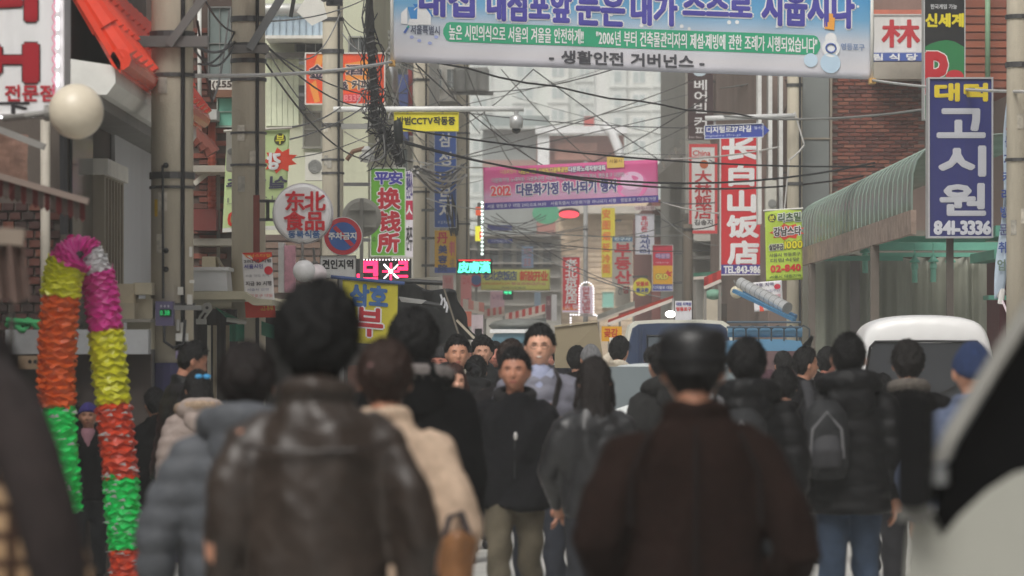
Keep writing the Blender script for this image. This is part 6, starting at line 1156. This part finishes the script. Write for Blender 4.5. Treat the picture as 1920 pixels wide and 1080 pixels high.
    if collar in ('furhood', 'fur'):
        mb = MB(); n0 = 15; rr = .150 if collar == 'furhood' else .098
        pts = [V(rr * math.sin(R(-150 + 300 * k / (n0 - 1))), -.025 - (rr - .01) * math.cos(R(-150 + 300 * k / (n0 - 1))), (1.47 if collar == 'furhood' else 1.462) + .025 * math.cos(R(-150 + 300 * k / (n0 - 1)))) for k in range(n0)]
        mb.tube(pts, [rs(.034)] * n0, 10)
        for k in range(900):
            i = random.randint(0, n0 - 2); p = pts[i].lerp(pts[i + 1], rnd()); q = Vector((ru(-1, 1), ru(-1, 1), ru(-1, 1))).normalized(); p = p + q * .028 * s; e = p + q * ru(.012, .03) * s + Vector((0, 0, -.008)); u = q.cross(Vector((.3, .2, 1))).normalized() * .0035
            mb.add([p - u, p + u, e], [(0, 1, 2)])
        mb.build('fur_trim', cm if collarc else mat((70, 66, 64), rough=.9), t, local=True, smooth=False)
    if inner:        # shirt or hoodie front showing in an open collar
        mb = MB(); mb.tube([V(0, .03, 1.28), V(0, .05, 1.36), V(0, .05, 1.44), V(0, .03, 1.475)], [rs((.05, .11)), rs((.065, .085)), rs((.07, .06)), rs((.07, .052))], 12)
        v, nr, f = fuse(mb, .012, 2); solid('inner_shirt', v, f, mat(inner, rough=.9, bump=.2), t)
    # hair or headgear, grown off the head's own surface
    Pg = HG[female]; nv, nu = Pg.shape[0] - 1, Pg.shape[1]; hv = np.zeros_like(Pg); sd_ = random.random() * 9
    for j in range(nv + 1):
        for i in range(nu):
            p = Pg[j, i]; a = 2 * math.pi * i / nu; ca = math.cos(a)
            front = max(0, ca) ** .8; back = max(0, -ca); ad = abs((math.degrees(a) + 180) % 360 - 180)
            zl = float(np.interp(ad, [0, 40, 58, 74, 90, 108, 135, 180], [.070, .067, .058, .022, -.004, -.045, -.086, -.093])) + (.007 * math.sin(a * 17 + sd_) if ad < 50 else 0)
            if hair == 'beanie': zl = .050 * front + .018 * (1 - front) * (1 - back) - .03 * back
            m_ = max(0.0, min(1.0, (p[2] - zl) / .010 + .3)); rise = .30 + .70 * max(0.0, min(1.0, (p[2] - zl) / .05)); q = Vector(p); nn_ = Vector((p[0] / .076 ** 2, p[1] / .094 ** 2, p[2] / .118 ** 2)).normalized()
            tk = hair_t * (1 + .5 * max(0, nn_.z)) * (1 + .30 * math.sin(a * 9 + 3 * math.sin(j * .4 + sd_) + sd_) * .6 + .25 * math.sin(a * 23 + j * .5 + sd_))
            tk *= rise
            if hair == 'beanie': tk = .016 * (1 + .25 * math.sin(a * 44)) + (.02 * max(0, nn_.z - .6))
            hv[j, i] = tuple(q + nn_ * (tk * m_ - .010 * (1 - m_)))
    q = np.array([tuple(hc + R3 @ (Vector(p) * hs)) for p in hv.reshape(-1, 3)])
    hm = hairm(hairc)
    ho = solid('hat' if hair == 'beanie' else 'hair', q, grid_faces(nv, nu), mat(hairc, rough=.95, bump=.5, bscale=120, var=.2, scale=40, k=.75) if hair == 'beanie' else hm, t)
    HT = lambda x, y, z: hc + R3 @ (Vector((x, y, z)) * hs)
    if hair == 'short':      # tufts break up the outline
        mb = MB()
        for k in range(700):
            a = ru(0, 6.283); e = ru(.1, 1.5); nn_ = Vector((math.cos(e) * math.sin(a), math.cos(e) * math.cos(a), math.sin(e)))
            if nn_.y > .55 and nn_.z < .75: continue
            p = Vector((nn_.x * .078, nn_.y * .095, nn_.z * .118)) + nn_ * hair_t * .8; dn = Vector((ru(-.4, .4), ru(-.5, .3), -.25)); e2 = p + (nn_ * .5 + dn).normalized() * ru(.012, .045); u = nn_.cross(dn).normalized() * .0025
            mb.add([HT(*(p - u)), HT(*(p + u)), HT(*e2)], [(0, 1, 2)])
        mb.build('hair_tuft', hm, t, local=True)
    if hair == 'long':
        mb = MB(); mb.tube([HT(0, -.05, .06), HT(0, -.075, -.02), HT(0, -.085, -.12), HT(0, -.092, -.22), HT(0, -.09, -.30)], [rs((.075, .05)), rs((.088, .055)), rs((.088, .05)), rs((.092, .046)), rs((.075, .025))], 16)
        for sd in (-1, 1): mb.tube([HT(sd * .06, .02, .06), HT(sd * .085, .02, -.03), HT(sd * .09, .01, -.14), HT(sd * .085, -.01, -.24)], [rs(.03), rs(.034), rs(.036), rs(.015)], 10)
        v, nr, f = fuse(mb, .012, 3); ang = np.arctan2(v[:, 0], v[:, 1] + .05); v = v + nr * (.006 * np.sin(ang * 34 + v[:, 2] * 7) + .004 * nz3(v, 40, px))[:, None]; solid('hair_length', v, f, hm, t)
    if hair == 'bun':
        mb = MB(); mb.ell(HT(0, -.105, .035), rs((.05, .042, .046)), 16, 10); v, nr, f = fuse(mb, .01, 2); v = v + nr * (.006 * np.sin(np.arctan2(v[:, 0], v[:, 2]) * 9 + v[:, 1] * 60))[:, None]; solid('hair_bun', v, f, hm, t)
    # face
    if brows:
        for sd in (-1, 1):
            y = surf_y(Pg, sd * .031, .010); mb = MB(); mb.ell(HT(sd * .031, y - .001, .010), rs((.0125, .004, .0034)), 10, 6, R3); e = mb.build('eye', mat((34, 24, 22), rough=.2, spec=.6), t, smooth=True, local=True)
            y = surf_y(Pg, sd * .031, .030); MB().tube([HT(sd * .014, y + .001, .026), HT(sd * .032, y + .001, .032), HT(sd * .048, y - .006, .027)], [.0026 * s, .0038 * s, .0016 * s], 6).build('eyebrow', hairm(HAIR_BLK), t, local=True)
        if mouth:
            y = surf_y(Pg, 0, -.055); MB().ell(HT(0, y - .004, -.056), rs((.023, .006, .0075)), 12, 6, R3).build('lips', mat((150, 82, 74), rough=.45), t, smooth=True, local=True)
    t['_h'] = 0; del t['_h']
    return t, V, HT, s
# --- nearest people
t, V, HT, s = person('man in dark brown leather jacket seen from behind, nearest left of centre', 596, 546, 10, 'away', jacket=(72, 61, 54), kind='leather', bulk=.92, hair_t=.030, hairc=(20, 19, 19), brows=False, vox=.012, trousers=(44, 44, 50), arms={-1: ((-.25, -.03, 1.1), (-.25, .05, .86)), 1: ((.27, -.04, 1.1), (.275, .03, .86))})
MB().tube([V(-.19, -.10, 1.345), V(-.1, -.145, 1.335), V(0, -.155, 1.33), V(.1, -.145, 1.335), V(.19, -.10, 1.345)], .005, 6).build('yoke_seam', mat((40, 33, 30), rough=.4), t, local=True)
t, V, HT, s = person('elderly man in dark brown wool coat and flat black hat, seen from behind', 1300, 640, 11, 'away', H=1.66, jacket=(64, 47, 41), kind='coat', hem=.6, bulk=1.05, hairc=(40, 38, 38), hair_t=.008, brows=False, vox=.013, arms={-1: ((-.275, -.08, 1.10), (-.2, .10, .95)), 1: ((.30, -.08, 1.06), (.2, .10, .95))})
MB().tube([V(0, -.155, 1.44), V(0, -.172, 1.3), V(0, -.165, 1.1), V(0, -.175, .9), V(0, -.18, .65)], .006, 5).build('back_seam', mat((30, 22, 20), rough=.95, k=.6), t, local=True)
for sd in (-1, 1): MB().tube([V(sd * .13, -.12, 1.42), V(sd * .185, -.13, 1.3), V(sd * .19, -.13, 1.15)], .006, 5).build('armhole_seam', mat((30, 22, 20), rough=.95, k=.6), t, local=True)
pr_ = [(.103, -.03), (.105, .02), (.103, .06), (.098, .082), (.088, .096), (.07, .104), (.02, .107)]
h = MB().lathe((0, 0, 0), pr_, 28).build('flat_hat', mat((30, 30, 31), rough=.42, var=.15, scale=20, spec=.5, k=.9), t, local=True, smooth=False); h.location = HT(0, -.005, .022); h.scale = (s, s * 1.16, s); smooth_angle(h, 35)
MB().lathe((0, 0, 0), [(.107, .0), (.110, .004), (.110, .02), (.106, .024)], 28).build('hat_band', mat((16, 16, 17), rough=.7), h, local=True)
t, V, HT, s = person('person in grey hooded puffer jacket left of the leather jacket', 462, 648, 12.5, 'away', jacket=(92, 95, 100), kind='puffer', bulk=1.1, collar='hood', hairc=(42, 34, 32), hair_t=.022, brows=False, hair='bun', arms={-1: ((-.29, -.02, 1.08), (-.30, .04, .84))}, vox=.014)
t, V, HT, s = person('woman in cream coat with hair bun right of the leather jacket', 722, 638, 12.5, 'away', jacket=(196, 172, 150), kind='coat', bulk=1.06, hem=.78, collar='stand', hair='bun', hairc=(66, 46, 38), female=True, brows=False, vox=.014, arms={1: ((.26, -.02, 1.08), (.235, .06, .96))})
MB().tube([HT(-.05, -.11, .055), HT(-.01, -.125, .06), HT(.03, -.12, .055)], .008, 6).build('hair_clip', mat((150, 110, 110), rough=.3), t, local=True)
b = thing('shoulder_bag', 'tan leather bag hanging from the cream coated woman\'s arm', 'bag', W(856, 1120, 12.4)); 
o = MB().grid(lambda u, v: W(825 + 70 * u - 8 * math.sin(v * 3), 1180 - 165 * v - 20 * math.sin(u * 3.1), 12.35) + Vector((0, -.05 * math.sin(u * 3.14), 0)), 10, 10, (0, .12, 0)).build('pouch', mat((140, 98, 64), rough=.4, var=.35, scale=9, bump=.3, bscale=30, k=.9), b, smooth=True); MB().tube([W(832, 1012, 12.35), W(842, 970, 12.35), W(865, 962, 12.4), W(880, 1006, 12.4)], .011, 6).build('strap', mat((60, 54, 56)), b)
t, V, HT, s = person('man in black jacket with grey fur hood, curly black hair, seen from behind', 776, 590, 17, 'away', jacket=(26, 26, 28), kind='coat', bulk=1.06, hem=.72, collar='furhood', collarc=(112, 106, 104), hair_t=.030, brows=False, vox=.016)
t, V, HT, s = person('person in tan checked coat with long dark hair, cut by the left border', -46, 640, 8, 'away', H=1.62, jacket=(150, 124, 96), kind='coat', hem=.5, bulk=1.0, hair='long', hairc=(40, 33, 32), female=True, brows=False, vox=.014, yaw=-.2)
for m_ in [o for o in t.children if o.name.startswith('jacket')]:
    mt = m_.data.materials[0].copy(); n_, l_ = mt.node_tree.nodes, mt.node_tree.links; tc = n_.new('ShaderNodeTexCoord'); br = n_.new('ShaderNodeTexBrick'); br.offset = 0; br.inputs['Scale'].default_value = 9; br.inputs['Mortar Size'].default_value = .09; br.inputs['Brick Width'].default_value = .5; br.inputs['Row Height'].default_value = .5
    mp = n_.new('ShaderNodeMapping'); mp.inputs['Rotation'].default_value = (R(90), 0, 0); l_.new(tc.outputs['Object'], mp.inputs[0]); l_.new(mp.outputs[0], br.inputs['Vector']); br.inputs['Color1'].default_value = (*col((158, 130, 100)), 1); br.inputs['Color2'].default_value = (*col((176, 148, 118)), 1); br.inputs['Mortar'].default_value = (*col((66, 50, 42)), 1); l_.new(br.outputs['Color'], n_['Principled BSDF'].inputs['Base Color']); m_.data.materials[0] = mt
lc = Matrix.Rotation(-t.rotation_euler.z, 3, 'Z'); sc = [lc @ (W(x_, y_, d_) - Vector(t.location)) for x_, y_, d_ in ((-30, 700, 7.95), (15, 760, 7.85), (50, 850, 7.75), (82, 950, 7.7), (108, 1060, 7.7), (120, 1200, 7.72))]
MB().tube(sc, [(.06, .05), (.075, .05), (.072, .05), (.066, .05), (.062, .05), (.05, .04)], 14).build('scarf', mat((46, 38, 37), rough=.9, var=.3, scale=20, k=.8, bump=.5, bscale=20), t, local=True, smooth=True)
# --- the two men walking towards the camera
t, V, HT, s = person('man in black fur collared jacket and khaki trousers walking towards the camera', 965, 652, 21, 'toward', jacket=(48, 48, 52), kind='coat', bulk=1.06, hem=.80, collar='fur', collarc=(30, 28, 29), trousers=(98, 90, 74), skin='t', head_yaw=.12, hair_t=.017, legs=.16, vox=.013, arms={-1: ((-.26, -.03, 1.1), (-.25, .10, .84)), 1: ((.26, -.04, 1.1), (.25, .02, .84))})
MB().tube([V(0, .142, .98), V(0, .146, 1.1), V(0, .152, 1.22)], .003, 6).build('zip', mat((50, 50, 50), metal=.3), t, local=True); MB().ell(V(-.005, .160, 1.225), (.010, .006, .022), 8, 6).build('zip_pull', mat((206, 204, 200), metal=.5, rough=.3), t, local=True)
t, V, HT, s = person('tall smiling man with glasses in grey puffer jacket and pale blue shirt', 1012, 609, 24, 'toward', jacket=(128, 128, 140), kind='puffer', bulk=1.08, hem=.84, collar='open', trousers=(36, 40, 50), skin='f', hair_t=.018, vox=.013, inner=(140, 146, 170), head_yaw=.05, legs=-.12)
gl = mat((40, 34, 34), rough=.3, metal=.3); y = surf_y(HG[False], .031, .010) + .012
for sd in (-1, 1): MB().tube([HT(sd * .032 + .021 * math.cos(k * .628), y - .006 * abs(math.cos(k * .628)), .006 + .0135 * math.sin(k * .628)) for k in range(10)], .0018, 5, True).build('glasses_rim', gl, t, local=True); MB().tube([HT(sd * .053, y - .006, .010), HT(sd * .08, .0, .010)], .0018, 5).build('glasses_temple', gl, t, local=True)
MB().tube([HT(-.011, y, .010), HT(.011, y, .010)], .0018, 5).build('glasses_bridge', gl, t, local=True)
MB().tube([V(-.03, .13, 1.10), V(-.09, .15, 1.25), V(-.12, .12, 1.40), V(-.10, -.02, 1.45)], [(.05, .012), (.05, .012), (.035, .012), (.03, .01)], 8).build('backpack_strap', mat((36, 32, 32)), t, local=True); MB().ell(V(-.08, .165, 1.25), (.014, .006, .008), 8, 6).build('strap_logo', mat((220, 130, 40)), t, local=True)
for sd in (-1, 1): MB().prism([(sd * .012 * s, 1.415 * s), (sd * .075 * s, 1.47 * s), (sd * .085 * s, 1.43 * s), (sd * .04 * s, 1.37 * s)], .098 * s, .104 * s).build('shirt_collar', mat((150, 156, 178)), t, local=True)
MB().ell(HT(0, surf_y(HG[False], 0, -.055) + .001, -.055), (.017, .003, .004), 10, 6).build('teeth', mat((206, 200, 190), rough=.3), t, local=True)
t, V, HT, s = person('woman with long straight black hair in black jacket seen from behind, centre', 1115, 670, 20, 'away', jacket=(50, 50, 52), kind='leather', bulk=1.0, hem=.82, hair='long', hairc=(42, 34, 32), female=True, brows=False, vox=.016, arms={-1: ((-.27, .02, 1.08), (-.21, .18, .88))})
# --- right of centre
def backpack(t, V, c1, c2, x=0, w=.15, z0=.98, z1=1.38, dep=.14, y=-.15):
    mb = MB(); mb.tube([V(x, y - dep * .4, z0), V(x, y - dep * .5, z0 + .05), V(x, y - dep * .55, (z0 + z1) / 2), V(x, y - dep * .5, z1 - .07), V(x, y - dep * .35, z1)], [(w * .8, dep * .5), (w, dep * .62), (w * .98, dep * .6), (w * .9, dep * .5), (w * .5, dep * .25)], 16)
    v, nr, f = fuse(mb, .014, 2); v = v + nr * (.008 * nz3(v, 20, x))[:, None]; p = solid('backpack', v, f, mat(c1, rough=.7, var=.15, bump=.3), t)
    mb = MB(); mb.tube([V(x, y - dep * 1.05, z0 + .05), V(x, y - dep * 1.12, z0 + .14), V(x, y - dep * 1.0, z0 + .22)], [(w * .6, .03), (w * .66, .04), (w * .5, .02)], 12); v, nr, f = fuse(mb, .012, 2); solid('pocket', v, f, mat(c2, rough=.7, var=.15), p)
    MB().tube([V(x - w * .7, y - dep, z0 + .1), V(x - w * .6, y - dep * 1.05, z0 + .25), V(x, y - dep * 1.0, z1 - .06), V(x + w * .6, y - dep * 1.05, z0 + .25), V(x + w * .7, y - dep, z0 + .1)], .008, 6).build('zip', mat((96, 96, 98)), p, local=True)
    for sd in (-1, 1): MB().tube([V(x + sd * .07, y - .02, z1 - .06), V(x + sd * .085, -.11, 1.43), V(x + sd * .09, 0, 1.475), V(x + sd * .10, .10, 1.40)], [(.026, .01)] * 4, 8).build('strap', mat(c2, rough=.8), p, local=True)
t, V, HT, s = person('man in black hooded puffer and blue jeans with a grey backpack, seen from behind', 1592, 624, 20, 'away', jacket=(30, 30, 33), kind='puffer', bulk=1.06, hem=.78, collar='hood', trousers=(58, 74, 96), hair_t=.014, brows=False, vox=.014, legs=.05, head_yaw=.1)
backpack(t, V, (26, 27, 29), (46, 46, 49), x=-.14, w=.125)
t, V, HT, s = person('man in black jacket with a grey strapped backpack just right of the hat', 1402, 636, 19, 'away', jacket=(28, 28, 31), kind='puffer', bulk=1.08, hem=.8, collar='hood', hairc=(26, 24, 25), brows=False, vox=.016)
backpack(t, V, (26, 27, 29), (84, 84, 86), x=-.05, w=.14)
person('man in dark jacket with patterned collar behind the backpacker, seen from behind', 1703, 640, 22, 'away', jacket=(36, 34, 36), kind='coat', bulk=1.02, hem=.75, collar='fur', collarc=(96, 90, 84), hairc=(36, 30, 28), brows=False, vox=.018, trousers=(34, 34, 38))
t, V, HT, s = person('person in blue grey jacket with a blue cap, right of the backpacker', 1822, 634, 16.5, 'away', jacket=(104, 114, 138), kind='coat', bulk=1.05, hem=.8, hair='beanie', hairc=(46, 62, 100), brows=False, vox=.018, lean=-.1, collar='stand', trousers=(30, 30, 34), arms={-1: ((-.27, .02, 1.12), (-.24, .12, .92))})
t, V, HT, s = person('man in grey hooded coat in front of the silver car', 1244, 646, 24, 'away', jacket=(74, 74, 74), kind='coat', bulk=1.05, hem=.72, collar='hood', hairc=(30, 28, 28), brows=False, yaw=.5, vox=.018)
person('person in purple jacket before the wing flap of the blue truck', 1470, 660, 36, 'away', jacket=(108, 80, 112), kind='puffer', bulk=1.05, hairc=(36, 32, 32), vox=.022, yaw=.4, brows=False)
t, V, HT, s = person('bespectacled man in dark jacket looking right beside the purple jacket', 1506, 652, 29, 'away', jacket=(40, 38, 42), kind='coat', hairc=(24, 22, 22), vox=.022, yaw=-1.25, brows=True)
for sd in (-1, 1): MB().tube([HT(sd * .032 + .02 * math.cos(k * .785), .092, .006 + .013 * math.sin(k * .785)) for k in range(8)], .002, 5, True).build('glasses_rim', gl, t, local=True)
person('dark haired person between the bespectacled man and the backpacker', 1548, 652, 34, 'away', jacket=(44, 40, 44), kind='coat', vox=.022, brows=False, skin='r', yaw=-.9)
person('person in pink jacket low beside the blue truck bed', 1446, 690, 37, 'away', jacket=(186, 130, 140), kind='coat', vox=.022, brows=False, hair='beanie', hairc=(90, 60, 70), yaw=.8)
# --- left of centre
person('young man in black puffer and cream hoodie walking towards the camera', 858, 630, 29, 'toward', head_yaw=-.1, jacket=(40, 40, 42), kind='puffer', bulk=1.06, hem=.84, collar='hood', inner=(196, 190, 172), hair_t=.02, vox=.016, skin='m', trousers=(44, 46, 52))
person('man in dark knit cap left of the cream hoodie', 827, 646, 32, 'toward', jacket=(40, 40, 44), kind='coat', hair='beanie', hairc=(60, 58, 60), skin='r', vox=.02, head_yaw=.35, head_tilt=.1)
t, V, HT, s = person('person in black hooded jacket with red zip, right of the cream hoodie', 905, 634, 36, 'toward', jacket=(40, 44, 46), kind='puffer', hair='short', hair_t=.03, vox=.02, skin='f'); MB().tube([V(-.06, .15, .95), V(-.05, .16, 1.3)], .012, 6).build('red_zip', mat((170, 60, 70)), t, local=True)
person('dim man in grey jacket far behind, left of the walking men', 928, 642, 40, 'toward', jacket=(60, 66, 70), kind='coat', vox=.024, skin='r')
person('brown haired woman in blue jacket with white collar, half hidden', 848, 682, 25, 'toward', jacket=(46, 92, 146), kind='puffer', bulk=1.06, hairc=(84, 52, 44), female=True, hair='long', skin='f', inner=(214, 212, 206), collar='open', vox=.018, yaw=.4)
person('brown haired person directly behind the fur collared man', 958, 640, 27, 'away', jacket=(60, 56, 58), kind='coat', hairc=(66, 50, 44), vox=.02, brows=False, hair_t=.024)
t, V, HT, s = person('person in grey knitted beanie before the cardboard sheet', 1108, 642, 33, 'away', jacket=(44, 42, 44), kind='coat', hair='beanie', hairc=(132, 132, 134), vox=.02, brows=False)
person('dark haired person left of the grey beanie', 1082, 650, 35, 'away', jacket=(50, 48, 50), kind='coat', vox=.022, brows=False)
person('person in profile left of the cardboard sheet behind the glasses', 1052, 642, 39, 'toward', jacket=(60, 60, 70), kind='coat', vox=.024, skin='r', yaw=.9)
t, V, HT, s = person('man in cream jacket raising a gloved hand to the cardboard sheet', 1160, 632, 37, 'away', jacket=(214, 204, 186), kind='coat', vox=.018, brows=False, yaw=-.5, arms={-1: ((-.27, .08, 1.36), (-.18, .22, 1.58))})
wq = V(-.18, .22, 1.58); mb = MB(); mb.ell(wq + Vector((0, .02, .05)), (.042, .03, .055), 10, 8)
for k in range(4): mb.tube([wq + Vector((-.03 + k * .02, .02, .08)), wq + Vector((-.04 + k * .026, .03, .15))], .012, 6)
mb.tube([wq + Vector((.03, .02, .03)), wq + Vector((.07, .03, .08))], .013, 6); v, nr, f = fuse(mb, .008, 1); solid('work_glove', v, f, mat((206, 200, 190), rough=.9), t)
# --- at the left pole
person('man in black jacket bent over a stall by the blue wrapped pole, in profile', 326, 692, 25, -1.35, jacket=(38, 38, 41), kind='puffer', bulk=1.06, H=1.64, lean=.15, head_tilt=.35, skin='t', vox=.018, hair_t=.016)
t, V, HT, s = person('woman in beige coat with fur hood and blue hair bow, seen from behind', 372, 694, 23.5, 'away', jacket=(176, 160, 152), kind='puffer', bulk=1.05, hem=.7, collar='furhood', collarc=(170, 148, 126), hair='long', hairc=(30, 27, 27), female=True, brows=False, vox=.016, yaw=.3)
for sd in (-1, 1): MB().ell(HT(.02 + sd * .03, -.085, .10), (.026, .014, .016), 10, 6).build('hair_bow', mat((60, 140, 190), rough=.4), t, local=True)
t, V, HT, s = person('old woman in purple knitted hat and patterned scarf behind the garland', 166, 754, 26.5, 'toward', H=1.5, seated=True, jacket=(36, 35, 38), kind='coat', hair='beanie', hairc=(72, 62, 140), skin='m', female=True, vox=.02, inner=(150, 110, 120))
t.location.z = 0; t.scale = (.84, .84, .82)
person('dark coated person standing between garland and blue wrapped pole', 292, 728, 26.2, 'away', jacket=(30, 29, 32), kind='coat', hem=.6, bulk=1.05, vox=.02, brows=False, yaw=.5)
person('person in black padded coat far side of the purple hat', 120, 770, 27.2, 'away', H=1.42, jacket=(30, 29, 31), kind='coat', hem=.6, vox=.022, brows=False)
person('person in long black coat just left of the fur collared man', 893, 668, 31, 'away', jacket=(24, 24, 27), kind='coat', hem=.55, bulk=1.04, vox=.02, brows=False)
person('person in black coat behind the shoulder of the backpacker', 1655, 702, 27, 'away', jacket=(30, 29, 31), kind='coat', hem=.7, bulk=1.04, vox=.02, brows=False)
person('dark haired person in black between the two backpackers', 1470, 690, 24, 'away', jacket=(32, 31, 34), kind='puffer', hem=.78, vox=.02, brows=False)
# --- far crowd
far = [(880, 646, 48, (70, 76, 80), 'person in grey coat far down the alley, left'), (942, 648, 52, (60, 60, 66), 'dark coated person far down the alley below the yellow banner'), (1002, 650, 56, (80, 84, 92), 'person in bluish jacket far down the alley behind the glasses'), (976, 648, 46, (50, 56, 60), 'capped man far down the alley by the teal truck'), (812, 652, 38, (60, 50, 54), 'person in dark coat beside the black tarp'), (1222, 652, 44, (66, 60, 60), 'person standing beside the navy truck cab'), (894, 652, 58, (60, 60, 64), 'tiny dark figure farthest down the alley, left'), (1030, 652, 50, (52, 50, 56), 'dark figure far behind the right shoulder of the tall man'), (918, 655, 45, (48, 46, 50), 'dark coated walker far behind the red zip jacket'), (790, 668, 34, (50, 46, 48), 'dark figure below the black tarp edge'), (1060, 656, 47, (70, 70, 78), 'grey figure far left of the cardboard sheet')]
for px, top, d, c, lb in far: person(lb, px, top, d, random.choice(('toward', 'away')), jacket=c, kind='coat', vox=.028, skin='r', hair=random.choice(('short', 'beanie')), hairc=(36, 34, 36))
set_type()
bpy.data.scenes.remove(tmp)
# ------------------------------------------------------------------ haze
hz = MB().box(-150, 150, -12, 640, -1.3, 62).build('haze', mat((255, 255, 255))); hm = bpy.data.materials.new('haze'); hm.use_nodes = True
n = hm.node_tree.nodes; n.clear(); ou = n.new('ShaderNodeOutputMaterial'); pv = n.new('ShaderNodeVolumePrincipled'); pv.inputs['Color'].default_value = (.93, .95, .94, 1); pv.inputs['Density'].default_value = .0017; pv.inputs['Anisotropy'].default_value = .0
hm.node_tree.links.new(pv.outputs[0], ou.inputs['Volume']); hz.data.materials[0] = hm; tag(hz, kind='stuff')
